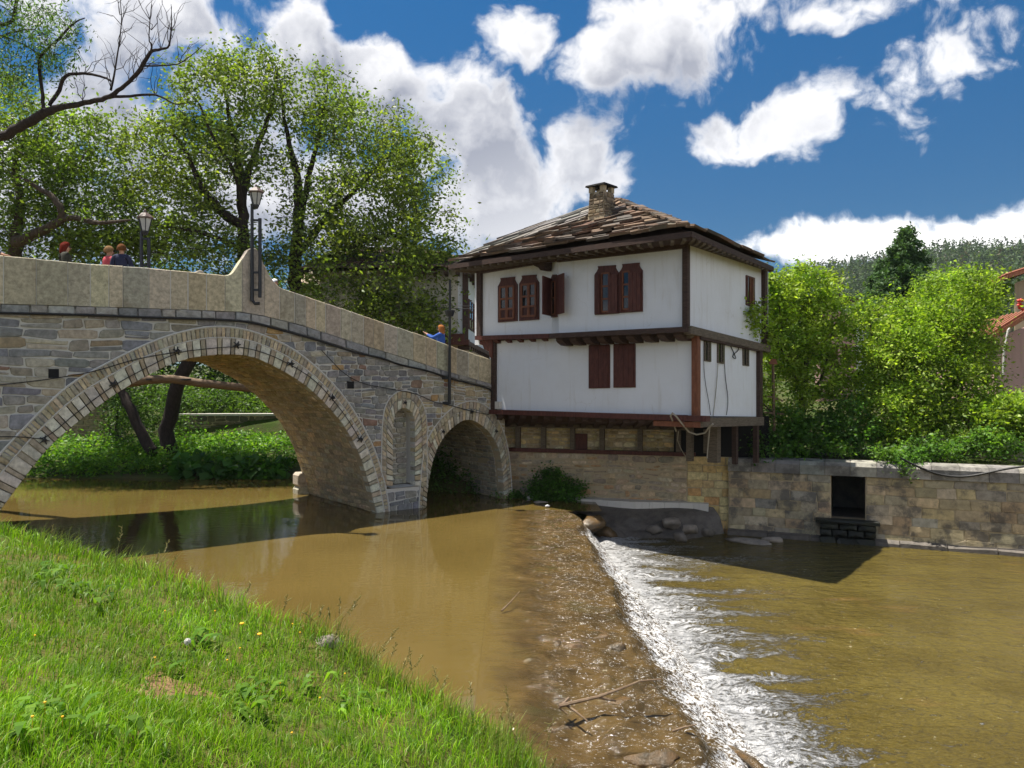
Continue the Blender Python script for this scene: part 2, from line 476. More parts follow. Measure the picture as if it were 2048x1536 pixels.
fo = b.m('ADD', b.m('MULTIPLY', fall, 0.62), b.m('ADD', b.m('MULTIPLY', b.m('SUBTRACT', lace, 0.5), 1.7), b.m('MULTIPLY', b.m('SUBTRACT', lace2, 0.5), 1.1)))
foam = b.m('MULTIPLY', b.mr(fo, 0.22, 0.60), b.m('GREATER_THAN', fall, 0.001))
# thin lines of froth carried further off
thin = b.mr(b.noise(b.vm('MULTIPLY', pw, (0.8, 5, 0)), 2.2, 6, 0.75), 0.57, 0.66)
thin = b.m('MULTIPLY', thin, b.m('MULTIPLY', b.mr(lace2, 0.50, 0.60), b.mr(dist, 2.0, 11.0, 0.9, 0.0)))
foam = b.m('MAXIMUM', foam, thin)
c = b.mix(foam, c, (0.72, 0.72, 0.72, 1))
near = b.mr(dist, 0.3, 9.0, 1.0, 0.7)
w1 = b.noise(b.vm('MULTIPLY', p, (1.3, 2.6, 0)), 1.5, 3, 0.6)
w2 = b.noise(b.vm('MULTIPLY', p, (1, 1.8, 0)), 6.5, 3, 0.6)
w3 = b.noise(p, 26, 2, 0.5)
h = b.m('ADD', b.m('ADD', w1, b.m('MULTIPLY', w2, 0.30)), b.m('MULTIPLY', w3, 0.03))
h = b.m('ADD', b.m('MULTIPLY', h, near), b.m('MULTIPLY', foam, b.m('MULTIPLY', lace2, 0.7)))
finish(b, principled(b, c, b.m('MULTIPLY_ADD', foam, 0.5, 0.07), bump(b, h, 1.0, 0.24), IOR=1.33, **{'Specular IOR Level': 0.5}))

# thin fast sheet over the weir stones: brown, glossy, breaking white on the chute
m, b = material('weir_water'); p = wpos(b)
dist, sp = chute_foot(b, p)
st = b.noise(b.vm('MULTIPLY', p, (0.75, 2.3, 0.75)), 4.0, 4, 0.58, 0.8)
bed = b.noise(p, 1.6, 5, 0.65)
c = b.mix(b.mr(bed, 0.35, 0.65), (0.092, 0.058, 0.019, 1), (0.052, 0.034, 0.012, 1))
algae = b.mr(b.noise(p, 0.9, 4, 0.6), 0.55, 0.72)
c = b.mix(b.m('MULTIPLY', algae, 0.4), c, (0.045, 0.050, 0.016, 1))
# silt-brown where the sheet leaves the pool
c = b.mix(b.mr(b.m('ADD', sp.outputs[0], b.m('MULTIPLY', b.noise(p, 2.2, 4, 0.6), 0.9)), 0.0, 0.75), (0.112, 0.078, 0.023, 1), c)
# edge height decides where the sheet breaks
brk = b.mr(sp.outputs[2], -0.12, -0.42)
spl = b.noise(b.vm('MULTIPLY', p, (2.5, 7, 4)), 3.6, 7, 0.78)
spl2 = b.noise(p, 34, 3, 0.7)
calm = b.mr(sp.outputs[0], 0.0, 1.3, -0.22, 0.0)
fo = b.m('ADD', b.m('MULTIPLY_ADD', brk, 0.36, calm), b.m('ADD', b.m('MULTIPLY', b.m('SUBTRACT', spl, 0.5), 1.7), b.m('MULTIPLY', b.m('SUBTRACT', spl2, 0.5), 1.0)))
foam = b.mr(fo, 0.20, 0.50)
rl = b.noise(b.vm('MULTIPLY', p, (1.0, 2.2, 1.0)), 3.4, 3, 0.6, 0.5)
line = b.mr(b.m('ABSOLUTE', b.m('SUBTRACT', rl, 0.5)), 0.004, 0.022, 1.0, 0.0)  # sun sparkles painted into the colour as thin white crest lines
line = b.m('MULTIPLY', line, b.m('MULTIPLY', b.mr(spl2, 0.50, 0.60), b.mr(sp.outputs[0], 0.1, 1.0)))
foam = b.m('MAXIMUM', foam, b.m('MULTIPLY', line, 0.6))  # from here the mask holds foam plus the painted sparkle lines
c = b.mix(foam, c, (0.66, 0.66, 0.66, 1))
h = b.m('ADD', b.m('ADD', st, b.m('MULTIPLY', b.noise(b.vm('MULTIPLY', p, (2, 4, 2)), 6.0, 4, 0.6), 0.4)), b.m('MULTIPLY', spl2, 0.16))
h = b.m('MULTIPLY', h, b.mr(sp.outputs[0], -0.4, 0.6, 0.06, 1.0))
finish(b, principled(b, c, b.m('MULTIPLY_ADD', foam, 0.4, 0.06), bump(b, h, 1.0, 0.042), IOR=1.33, **{'Specular IOR Level': 0.6}))
# ------------------------------------------------------------------ stones laid as pieces
def stone_geo(poly, FR, proud, back=0.07, inset=0.018, jit=0.006, cut=0.16, r=rng):
    """a dressed stone: rounded outline, chamfered, slightly bulging face. poly in (a,b); FR(a,b,t) -> world"""
    n = len(poly); pts = []
    for i in range(n):
        p0, p1, p2 = poly[i-1], poly[i], poly[(i+1) % n]
        c = cut*r.uniform(0.5, 1.3)
        for q in (p0, p2):
            pts.append((p1[0] + (q[0]-p1[0])*c + r.uniform(-jit, jit), p1[1] + (q[1]-p1[1])*c + r.uniform(-jit, jit)))
    m = len(pts); cx = sum(p[0] for p in pts)/m; cy = sum(p[1] for p in pts)/m
    v = []
    for a, b_ in pts: v.append(FR(a, b_, back))
    for a, b_ in pts: v.append(FR(a, b_, -proud*0.45))
    for a, b_ in pts:
        d = math.hypot(a-cx, b_-cy) or 1; k = max(0.3, 1 - inset/d)
        v.append(FR(cx+(a-cx)*k, cy+(b_-cy)*k, -proud*r.uniform(0.85, 1.1)))
    v.append(FR(cx, cy, -proud*1.12))
    f = []
    for i in range(m):
        j = (i+1) % m
        f += [(i, j, m+j, m+i), (m+i, m+j, 2*m+j, 2*m+i), (2*m+i, 2*m+j, 3*m)]
    return v, f

def fix_winding(v, f, toward):
    """faces wound so that the piece's front looks back at the camera side"""
    a, b_, c_ = (v[i] for i in f[-1])
    nrm = (b_-a).cross(c_-a)
    if nrm.dot(toward) < 0: return [tuple(reversed(q)) for q in f]
    return f

def emit(polys, FR, parent, name, mat, tintf, proud=0.025, limit=300, rest='rubble', back=0.07, toward=Vector((0, -1, 0)), **kw):
    """polys -> one object each for the largest, the rest as one stuff part"""
    def size(p):
        n = len(p); A = abs(sum(p[i-1][0]*p[i][1] - p[i][0]*p[i-1][1] for i in range(n)))/2
        c = FR(sum(q[0] for q in p)/n, sum(q[1] for q in p)/n, 0)
        return A/max(1.0, c.y)**2
    order = sorted(polys, key=size, reverse=True)
    mb = MB(); out = []
    for i, p in enumerate(order):
        pr = proud*rng.uniform(0.6, 1.35)
        v, f = stone_geo(p, FR, pr, back, **kw)
        f = fix_winding(v, f, toward)
        cx = sum(q[0] for q in p)/len(p); cy = sum(q[1] for q in p)/len(p)
        t = tintf(cx, cy)
        if i < limit: out.append(mk(name, v, f, MATS[mat], parent, t))
        else: mb.add(v, f, t)
    if mb.v:
        o = mb.build(rest, MATS[mat], parent); o['kind'] = 'stuff'
    return out

def courses(s0, s1, z0, z1, hr, lr, gap=0.014, excl=None, ztop=None, zbot=None, split=0.18, wob=0.02, seed=0, tilt=0.0):
    r = random.Random(seed); out = []; z = z0
    ph = r.uniform(0, 9)
    def wv(s, z): return wob*math.sin(s*1.3 + z*2.1 + ph) + wob*0.6*math.sin(s*3.1 + z*5 + ph*2) + tilt*(s-s0)
    while z < z1:
        h = r.uniform(*hr); zt = z + h
        if z1 - zt < hr[0]*0.5: zt = z1
        segs = [(s0, s1)]
        for a, b_ in (excl(z, zt) if excl else []):
            ns = []
            for p, q in segs:
                if b_ <= p or a >= q: ns.append((p, q)); continue
                if a > p: ns.append((p, a))
                if b_ < q: ns.append((b_, q))
            segs = ns
        for p, q in segs:
            s = p
            while s < q - 0.04:
                L = r.uniform(*lr)*(0.75 + 0.5*h/((hr[0]+hr[1])/2)*0.5)
                e = s + L
                if q - e < lr[0]*0.6: e = q
                parts = [(z, zt)]
                if r.random() < split and h > hr[0]*1.25:
                    k = r.uniform(0.35, 0.65); parts = [(z, z+(zt-z)*k), (z+(zt-z)*k, zt)]
                for za, zb in parts:
                    c = [[s+gap, za+gap+wv(s, za)], [e-gap, za+gap+wv(e, za)], [e-gap, zb-gap+wv(e, zb)], [s+gap, zb-gap+wv(s, zb)]]
                    j = min(0.02, (zb-za)*0.12)
                    for k in c: k[0] += r.uniform(-j, j); k[1] += r.uniform(-j, j)
                    if ztop:
                        for k in (2, 3): c[k][1] = min(c[k][1], ztop(c[k][0]) - gap)
                        for k in (0, 1): c[k][1] = min(c[k][1], ztop(c[k][0]) - gap - 0.02)
                    if zbot:
                        for k in (0, 1): c[k][1] = max(c[k][1], zbot(c[k][0]) + gap)
                        for k in (2, 3): c[k][1] = max(c[k][1], zbot(c[k][0]) + gap + 0.02)
                    if min(c[3][1]-c[0][1], c[2][1]-c[1][1]) < 0.03 or e - s < 0.06: continue
                    out.append([tuple(k) for k in c])
                s = e
        z = zt
    return out

def pal(cols, seed=0, jitter=0.12):
    r = random.Random(seed)
    def f(a=0, b_=0):
        c = r.choice(cols); k = r.uniform(1-jitter*1.6, 1+jitter*1.3)
        return tuple(max(0.004, x*k*r.uniform(0.96, 1.04)) for x in c) + (1,)
    return f

# ------------------------------------------------------------------ the bridge
TH = R(37.0)
BU = Vector((math.cos(TH), math.sin(TH), 0)); BN = Vector((-math.sin(TH), math.cos(TH), 0))  # along, away
BP = Vector((-3.83, 21.87, 0))
BWID = 5.0
def BW(s, z, t=0.0): return BP + BU*s + BN*t + Vector((0, 0, z))
def bpx(px, py):
    u = (px-1024)/F
    s = (u*BP.y - BP.x)/(BU.x - u*BU.y)
    D = BP.y + BU.y*s
    return (s, CAM_Z + (768-py)/F*D)
B = lambda pts: [bpx(*p) for p in pts]

main_in = B([(-75, 1110), (-40, 1065), (0, 1022), (29, 981), (73, 923), (101, 890), (135, 860), (182, 823), (217, 797), (264, 767), (325, 735), (375, 716), (440, 708),
             (500, 711), (544, 731), (588, 755), (623, 781), (664, 822), (693, 860), (717, 905), (732, 950), (747, 1005), (760, 1060)])
main_out = B([(-150, 1100), (-100, 1035), (-50, 965), (6, 900), (44, 860), (103, 799), (146, 763), (199, 734), (249, 708), (308, 681), (366, 662), (425, 652), (483, 656),
              (542, 676), (588, 699), (632, 734), (664, 766), (693, 801), (723, 848), (749, 900), (766, 955), (775, 1000), (782, 1060)])
nic_in = B([(785, 972), (785, 900), (785, 847), (788, 830), (796, 819), (807, 815), (819, 820), (827, 831), (829, 847), (829, 900), (829, 972)])
nic_out = B([(762, 972), (762, 900), (764, 835), (772, 804), (788, 786), (808, 779), (830, 786), (846, 808), (853, 838), (853, 900), (853, 972)])
rt_in = B([(851, 1040), (853, 985), (864, 920), (882, 879), (905, 853), (934, 836), (964, 850), (987, 876), (1000, 905), (1006, 960), (1008, 1030)])
rt_out = B([(836, 1040), (838, 985), (846, 894), (867, 853), (899, 817), (934, 800), (968, 806), (996, 838), (1014, 885), (1022, 960), (1024, 1030)])
cor_bot = B([(-160, 622), (0, 625), (176, 629), (293, 634), (440, 638), (498, 643), (542, 653), (600, 669), (632, 679), (720, 705), (793, 727), (893, 753), (986, 777), (1040, 792)])
par_bot = B([(-160, 604), (0, 608), (176, 613), (293, 617), (381, 620), (480, 624), (527, 632), (600, 650), (720, 689), (793, 711), (893, 743), (986, 769), (1040, 785)])
par_top = B([(-160, 492), (0, 511), (176, 528), (293, 536), (410, 547), (451, 551), (540, 567), (559, 576), (676, 615), (764, 645), (852, 674), (910, 696), (986, 721), (1040, 738)])
f_cor, f_pb, f_pt = interp(cor_bot), interp(par_bot), interp(par_top)
S0, S1 = bpx(-160, 600)[0], bpx(1010, 800)[0]

def ring(cin, cout, n):
    a = resample(cin, n); b_ = resample(cout, n)
    return a, b_
NR = 240
m_i, m_o = ring(main_in, main_out, NR); n_i, n_o = ring(nic_in, nic_out, NR); r_i, r_o = ring(rt_in, rt_out, NR)
holes = []
for a, b_, lim in ((m_i, m_o, -1.2), (n_i, n_o, None), (r_i, r_o, -1.2)):
    holes.append((a*0.45 + b_*0.55, lim))

bridge = thing('stone_bridge', 'humpbacked rubble stone footbridge with a wide arch over the pool', 'bridge', tuple(BW(-3, 0, 2.5)))

# mortar body behind the stones, strip by strip round the openings
ss = np.arange(S0, S1+0.03, 0.05)
def hole_z(mid, s):
    """interval of z open at s in this hole"""
    d = mid[:, 0] - s; idx = np.where(d[:-1]*d[1:] <= 0)[0]
    if len(idx) == 0: return None
    zs = []
    for i in idx:
        k = d[i]/(d[i]-d[i+1]) if d[i] != d[i+1] else 0
        zs.append(mid[i, 1]*(1-k) + mid[i+1, 1]*k)
    return max(zs), min(zs)
mb = MB(); mb2 = MB()
ZB = -1.3
def spans(s):
    top = f_cor(s) + 0.12; lo = ZB; res = []
    cuts = []
    for k, (mid, lim) in enumerate(holes):
        h = hole_z(mid, s)
        if h is None: continue
        smin, smax = mid[:, 0].min(), mid[:, 0].max()
        bot = ZB if lim is not None else mid[:, 1].min()
        cuts.append((bot, h[0]))
    cuts.sort()
    z = lo
    for a, b_ in cuts:
        if a > z: res.append((z, a))
        z = max(z, b_)
    if top > z: res.append((z, top))
    return res
for i in range(len(ss)-1):
    sa, sb = ss[i], ss[i+1]; sm = (sa+sb)/2
    for (za, zb) in spans(sm):
        for t in (0.0, BWID):
            q = [BW(sa, za, t), BW(sb, za, t), BW(sb, zb, t), BW(sa, zb, t)]
            (mb if t == 0 else mb2).add(q, [(0, 1, 2, 3) if t == 0 else (3, 2, 1, 0)])
mb.build('wall', MATS['mortar'], bridge); mb2.build('wall', MATS['mortar'], bridge)

# barrels
def barrel(cin, parent, name, depth, mat, t0=0.0, nd=30, k0=0, k1=None):
    c = cin[::4]; c = c[k0:k1]
    T = np.linspace(t0, depth, nd)
    X = np.zeros((nd, len(c))); Y = X.copy(); Z = X.copy()
    for j, t in enumerate(T):
        for i, (s, z) in enumerate(c):
            p = BW(s, z, t); X[j, i], Y[j, i], Z[j, i] = p
    return grid_mesh(name, X, Y, Z, mat, parent)
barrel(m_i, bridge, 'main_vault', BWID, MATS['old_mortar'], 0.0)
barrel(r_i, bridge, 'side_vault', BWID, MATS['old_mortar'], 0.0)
barrel(n_i, bridge, 'niche_lining', 0.5, MATS['mortar'], 0.0, 6)
nb = [BW(s, z, 0.48) for s, z in n_i[::6]]
mk('niche_back', nb, [tuple(range(len(nb)))], MATS['mortar'], bridge)
sl = n_i[:, 1].min(); sa, sb = n_i[:, 0].min(), n_i[:, 0].max()
mk('niche_sill', [BW(sa-.05, sl, -0.04), BW(sb+.05, sl, -0.04), BW(sb+.05, sl+.02, 0.5), BW(sa-.05, sl+.02, 0.5)], [(0, 1, 2, 3)], MATS['mortar'], bridge)

# deck
sd = np.linspace(S0, S1+3, 60)
X = np.zeros((2, 60)); Y = X.copy(); Z = X.copy()
for i, s in enumerate(sd):
    for j, t in enumerate((0.1, BWID-0.1)):
        p = BW(s, f_pb(s)-0.02, t); X[j, i], Y[j, i], Z[j, i] = p
grid_mesh('deck', X, Y, Z, MATS['deck_stone'], bridge)

FB = lambda a, b_, t: BW(a, b_, t)
toB = -BN
def excl(za, zb):
    out = []
    for mid, lim in holes:
        zz = [za + (zb-za)*k for k in (0.1, 0.5, 0.9)]
        bot = -9 if lim is not None else mid[:, 1].min()
        if zb < bot + 0.05: continue
        m_ = mid[mid[:, 1] >= min(za, zb) - 0.0]
        lo, hi = [], []
        for z in zz:
            if z > mid[:, 1].max(): continue
            d = mid[:, 1] - z; idx = np.where(d[:-1]*d[1:] <= 0)[0]
            if len(idx) >= 2: lo.append(mid[idx[0], 0]); hi.append(mid[idx[-1], 0])
            elif len(idx) == 1:
                if mid[idx[0], 0] < mid[:, 0].mean(): lo.append(mid[idx[0], 0]); hi.append(mid[:, 0].max())
                else: lo.append(mid[:, 0].min()); hi.append(mid[idx[0], 0])
        if lo: out.append((max(lo) if False else sum(lo)/len(lo), sum(hi)/len(hi)))
    return out
grey = [(0.300, 0.292, 0.270), (0.345, 0.323, 0.270), (0.255, 0.255, 0.247), (0.390, 0.345, 0.262), (0.240, 0.247, 0.270), (0.315, 0.285, 0.225), (0.420, 0.390, 0.315)]
def spandrel_tint(s, z, _p=pal(grey, 3), _q=pal([(.235, .240, .250), (.285, .285, .285), (.30, .29, .265), (.205, .21, .222)], 4), _w=pal([(.40, .27, .13), (.30, .20, .15), (.36, .28, .18)], 5), _t=pal([(0.465, 0.390, 0.262), (0.405, 0.338, 0.225), (0.360, 0.323, 0.247), (0.495, 0.435, 0.315)], 6)):
    r = rng.random()
    if r < 0.07: return _w()
    px_s = s
    if -1.6 < s < 1.4 and z > 1.6: return _q() if r < .75 else _p()
    if z < 0.9: return _q() if (s > 0 and z < 0.8) else _t()
    if s > 0.1: return _t() if r < .62 else _p()
    if s > 2.4: return _t()
    return _p()
# big coursed blocks left of the arch, smaller rubble to the right
st_polys = courses(S0, bpx(470, 600)[0], -0.5, 6.6, (0.17, 0.32), (0.34, 0.85), 0.013, excl, f_cor, split=0.34, wob=0.03, seed=5)
st_polys += courses(bpx(470, 600)[0], S1, -0.5, 6.6, (0.11, 0.24), (0.18, 0.50), 0.011, excl, f_cor, split=0.28, wob=0.04, seed=9, tilt=-0.02)
st_polys = [p for p in st_polys if sum(q[1] for q in p)/4 > -0.35]
emit(st_polys, FB, bridge, 'stone', 'stone', spandrel_tint, 0.03, 300, 'rubble', toward=toB, jit=0.014, cut=0.13)

# arch rings
def voussoirs(cin, cout, f0, f1, name, n, widths, tints, proud, seed):
    r = random.Random(seed); k = 0.0; i = 0
    wsum = []; 
    for q in range(n): wsum.append(widths[q % len(widths)]*r.uniform(0.85, 1.15))
    tot = sum(wsum); edges = np.r_[0, np.cumsum(wsum)]/tot*(len(cin)-1)
    for q in range(n):
        a, b_ = edges[q], edges[q+1]
        g = 0.010
        def at(k, fr):
            k = min(max(k, 0), len(cin)-1.001); j = int(k); w = k-j
            pi = cin[j]*(1-w) + cin[j+1]*w; po = cout[j]*(1-w) + cout[j+1]*w
            return pi*(1-fr) + po*fr
        ln = np.hypot(*(at(b_, f0)-at(a, f0))) or 1e-3
        gg = g/ln*(b_-a)
        poly = [tuple(at(a+gg, f0)), tuple(at(b_-gg, f0)), tuple(at(b_-gg, f1)), tuple(at(a+gg, f1))]
        if max(p[1] for p in poly) < -0.4: continue
        if max(p[0] for p in poly) < S0: continue
        v, f = stone_geo(poly, FB, proud*r.uniform(.8, 1.2), 0.25, inset=0.008, jit=0.003, cut=0.06)
        f = fix_winding(v, f, toB)
        mk(name, v, f, MATS['stone'], bridge, tints[q % len(tints)](0, 0))
pale = pal([(0.620, 0.600, 0.510), (0.570, 0.532, 0.465), (0.620, 0.620, 0.510)], 21, .06); brown = pal([(.44, .375, .27), (.48, .40, .285), (.40, .35, .265)], 22)
midt = pal([(0.450, 0.398, 0.300), (0.525, 0.450, 0.315), (0.390, 0.360, 0.285), (0.495, 0.413, 0.270)], 23)
voussoirs(m_i, m_o, 0.0, 0.60, 'voussoir', 84, [1.25, 0.6, 1.0, 0.55], [pale, brown, pale, brown], 0.045, 31)
voussoirs(m_i, m_o, 0.63, 0.97, 'rim_stone', 150, [1], [midt], 0.05, 32)
voussoirs(n_i, n_o, 0.0, 0.56, 'niche_voussoir', 34, [1], [midt, pale], 0.04, 33)
voussoirs(n_i, n_o, 0.60, 0.97, 'niche_rim_stone', 44, [1], [midt], 0.045, 34)
voussoirs(r_i, r_o, 0.0, 0.56, 'side_arch_voussoir', 58, [1], [midt, pale, midt], 0.04, 35)
voussoirs(r_i, r_o, 0.60, 0.97, 'side_arch_rim_stone', 64, [1], [midt], 0.045, 36)

# pale mortar fillets round the rings
def fillet(cout, fr_in, cin, name, rad, tt):
    pts = [BW(*(cin[i]*(1-fr_in) + cout[i]*fr_in), tt) for i in range(0, NR, 3) if (cin[i]*(1-fr_in) + cout[i]*fr_in)[1] > -0.2]
    MB().tube(pts, rad, 5).build(name, MATS['mortar'], bridge)
fillet(m_o, 1.0, m_i, 'mortar_line', 0.028, -0.03); fillet(m_o, 0.615, m_i, 'mortar_line', 0.018, -0.035)
fillet(n_o, 1.0, n_i, 'mortar_line', 0.02, -0.03); fillet(r_o, 1.0, r_i, 'mortar_line', 0.022, -0.03)

# stones of the vaults
def vault_stones(cin, k0, k1, name, rest, tintf, limit, row=0.17, lr=(0.22, 0.62), seed=1, depth=None):
    depth = depth or BWID
    c = cin; L = np.r_[0, np.cumsum(np.hypot(*np.diff(c, axis=0).T))]
    def FV(a, t, d):
        s = np.interp(a, L, c[:, 0]); z = np.interp(a, L, c[:, 1])
        s2 = np.interp(a+.02, L, c[:, 0]); z2 = np.interp(a+.02, L, c[:, 1]); s1 = np.interp(a-.02, L, c[:, 0]); z1 = np.interp(a-.02, L, c[:, 1])
        nx, nz = (z2-z1), -(s2-s1); q = math.hypot(nx, nz) or 1
        # inward normal of the opening (towards the void)
        return BW(s - d*nx/q*1.0, z - d*nz/q*1.0, t)
    polys = courses(0.32, depth-0.05, L[k0], L[k1], (0.10, 0.20), (0.24, 0.62), 0.012, None, split=0.1, wob=0.02, seed=seed)
    polys = [[(q[1], q[0]) for q in p] for p in polys]
    mid = FV((L[k0]+L[k1])/2, 2.0, 0)
    s_c = cin[:, 0].mean(); ctr = BW(s_c, 0.6, 2.0)
    emit(polys, FV, bridge, name, 'stone', tintf, 0.03, limit, rest, back=0.03, toward=(ctr-mid), jit=0.008, cut=0.18)
gold = pal([(.54, .43, .27), (.47, .38, .24), (.60, .47, .29), (.42, .35, .24), (.52, .45, .32)], 41)
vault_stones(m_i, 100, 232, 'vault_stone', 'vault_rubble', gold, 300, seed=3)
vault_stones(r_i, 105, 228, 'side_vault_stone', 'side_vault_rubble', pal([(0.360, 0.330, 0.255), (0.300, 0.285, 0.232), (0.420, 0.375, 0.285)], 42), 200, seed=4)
# niche back stones
emit(courses(sa+.02, sb-.02, sl+.03, n_i[:, 1].max()-0.10, (0.09, 0.17), (0.14, 0.34), 0.01, None, seed=6, wob=.01), lambda a, b_, t: BW(a, b_, t+0.45), bridge, 'niche_stone', 'stone', pal([(0.300, 0.300, 0.262), (0.360, 0.338, 0.270)], 8), 0.02, 300, 'niche_rubble', toward=toB)

# string course of thin grey stones under the parapet
cuts_px = [-150, -70, 0, 60, 95, 150, 190, 235, 275, 323, 350, 402, 430, 470, 500, 540, 575, 612, 640, 690, 735, 770, 815, 850, 880, 915, 950, 985, 1012]
sc = [bpx(p, 640)[0] for p in cuts_px]
def band_poly(s0, s1, fa, fb, g=0.008): return [(s0+g, fa(s0)+g), (s1-g, fa(s1)+g), (s1-g, fb(s1)-g), (s0+g, fb(s0)-g)]
emit([band_poly(a, b_, f_cor, f_pb) for a, b_ in zip(sc[:-1], sc[1:])], FB, bridge, 'string_course_stone', 'stone', pal([(.31, .305, .295), (.36, .345, .31), (.28, .28, .275)], 12), 0.07, 300, toward=toB, back=0.1, cut=0.05, jit=0.004)

# parapet: upright slabs on both sides
joints = [-150, -110, -60, 7, 72, 135, 180, 217, 245, 297, 340, 375, 412, 449, 483, 527, 558, 588, 610, 630, 650, 680, 701, 726, 745, 768, 793, 824, 850, 872, 893, 912, 935, 955, 986, 1010]
slabt = pal([(.530, .465, .340), (.570, .490, .350), (.470, .425, .325), (.520, .440, .300), (.455, .420, .335), (.590, .520, .380)], 51, .08)
sj = [bpx(p, 600)[0] for p in joints]
def slab_geo(s0, s1, tops, t0, t1, fb):
    g = 0.006
    top = tops; n = len(top); v = []; bev = 0.018
    lo = [(s, fb(s)+0.004) for s, z in top]
    for t, shr in ((t0, bev), (t0+bev, 0), (t1-bev, 0), (t1, bev)):
        for i, (s, z) in enumerate(top): v.append(BW(min(max(s, s0+g+shr*.5), s1-g-shr*.5), z - shr, t))
        for i, (s, z) in reversed(list(enumerate(lo))): v.append(BW(min(max(s, s0+g+shr*.5), s1-g-shr*.5), z, t))
    m = 2*n; f = [tuple(range(m)), tuple(reversed(range(3*m, 4*m)))]
    for k in range(3):
        for i in range(m):
            j = (i+1) % m; f.append((k*m+j, k*m+i, (k+1)*m+i, (k+1)*m+j))
    return v, f
crest_px = [(450, 551), (460, 549), (468, 541), (474, 531), (480, 521), (487, 514), (490, 505), (496, 498), (505, 496), (513, 499), (518, 508), (522, 519), (528, 533), (536, 549), (545, 563), (559, 576)]
crest = B(crest_px); f_crest = interp(crest)
topf = lambda s: f_crest(s) if crest[0][0] <= s <= crest[-1][0] else f_pt(s)
for side in (0, 1):
    for a, b_ in zip(sj[:-1], sj[1:]):
        ns = max(2, int((b_-a)/0.06)) if (b_ > crest[0][0] and a < crest[-1][0]) else 3
        tops = [(a + (b_-a)*k/(ns-1), topf(a + (b_-a)*k/(ns-1)) + (rng.uniform(-.008, .008) if k in (0, ns-1) else 0)) for k in range(ns)]
        dt = rng.uniform(-0.012, 0.012)
        t0, t1 = (-0.06+dt, 0.20) if side == 0 else (BWID-0.2, BWID+0.06+dt)
        v, f = slab_geo(a, b_, tops, t0, t1, f_pb)
        mk('parapet_slab', v, f, MATS['slab_stone'], bridge, slabt())

mbm = MB(); sq = np.linspace(sj[0], sj[-1], 260)
for a, b_ in zip(sq[:-1], sq[1:]):
    mbm.add([BW(a, f_pb(a), -.045), BW(b_, f_pb(b_), -.045), BW(b_, topf(b_)-.02, -.045), BW(a, topf(a)-.02, -.045)], [(0, 1, 2, 3)])
mbm.build('mortar_bed', MATS['mortar'], bridge)
# stone cutwater block at the far foot of the arch
fc = BW(m_i[-1, 0]-.55, 0, BWID-0.2)
emit([[(0, -.4), (0.5, -.4), (0.5, 0.25), (0, 0.25)], [(0, .25), (0.5, .25), (0.5, 0.7), (0, 0.7)]], lambda a, b_, t: fc + BU*a + BN*t + Vector((0, 0, b_)), bridge, 'foot_stone', 'stone', pal([(0.420, 0.375, 0.300)], 3), 0.05, back=0.4, toward=toB)

# ------------------------------------------------------------------ cables and fittings on the bridge
def bridge_cable(pts, rad, name, label, t=-0.10):
    c = resample(pts, 90, 2)
    o = MB().tube([BW(s, z, t) for s, z in c], rad, 6).build(name, MATS['rubber'])
    return tag(o, label, 'cable')
bridge_cable(B([(-160, 624), (0, 627), (90, 629), (176, 631), (293, 636), (440, 640), (498, 645), (542, 656), (600, 672), (632, 681), (680, 697), (720, 709), (760, 716), (793, 730), (850, 741), (893, 757), (940, 768), (978, 778), (982, 790), (984, 815)]), 0.032, 'power_cable', 'thick black cable sagging along the bridge just under the parapet', -0.13)
fit_px = [(88, 880), (226, 768), (353, 702), (472, 690), (580, 728), (662, 795), (718, 878)]
bridge_cable(B([(-150, 878), (0, 872), (60, 874), (88, 880), (150, 826), (226, 770), (290, 736), (353, 704), (410, 698), (472, 692), (530, 706), (580, 730), (625, 758), (662, 797), (693, 838), (718, 880)]), 0.011, 'light_string', 'thin black wire strung between the lamps of the big arch', -0.09)
bridge_cable(B([(-150, 782), (0, 770), (110, 757), (190, 743), (268, 718), (353, 704)]), 0.012, 'feed_wire', 'thin black wire crossing the stones left of the big arch', -0.09)
bridge_cable(B([(640, 700), (700, 764), (790, 780), (830, 787), (868, 806), (893, 809), (941, 823), (975, 829)]), 0.012, 'link_wire', 'thin black wire running over the niche to the small arch', -0.09)
fit_px += [(808, 805), (884, 863), (941, 823), (990, 862)]
fit_lab = ['small black star-shaped lamp lowest on the left of the big arch', 'second black star-shaped lamp up the left of the big arch', 'black star-shaped lamp just left of the big arch crown',
           'black star-shaped lamp at the crown of the big arch', 'first black star-shaped lamp right of the big arch crown', 'second black star-shaped lamp down the right of the big arch',
           'black star-shaped lamp lowest on the right of the big arch', 'black star-shaped lamp over the niche', 'black star-shaped lamp left on the small arch', 'black star-shaped lamp atop the small arch', 'black star-shaped lamp right on the small arch']
for (px, py), lab in zip(fit_px, fit_lab):
    s, z = bpx(px, py); k = 0.55 if px > 760 else 0.8
    t = thing('arch_lamp', lab, 'lamp', tuple(BW(s, z, -0.06)), 'lamps along the arches')
    MB().tube([BW(s, z, -0.04), BW(s, z, -0.15*k-0.04), BW(s, z-.01, -0.2*k-0.04)], [0.05*k, 0.06*k, 0.04*k], 8).build('body', MATS['black_metal'], t)
    for q in range(5):
        a = q*2*math.pi/5 + rng.uniform(-.3, .3)
        MB().beam(BW(s, z, -0.07), BW(s+math.cos(a)*.13*k, z+math.sin(a)*.13*k, -0.06), 0.03*k, 0.03*k).build('arm', MATS['black_metal'], t)

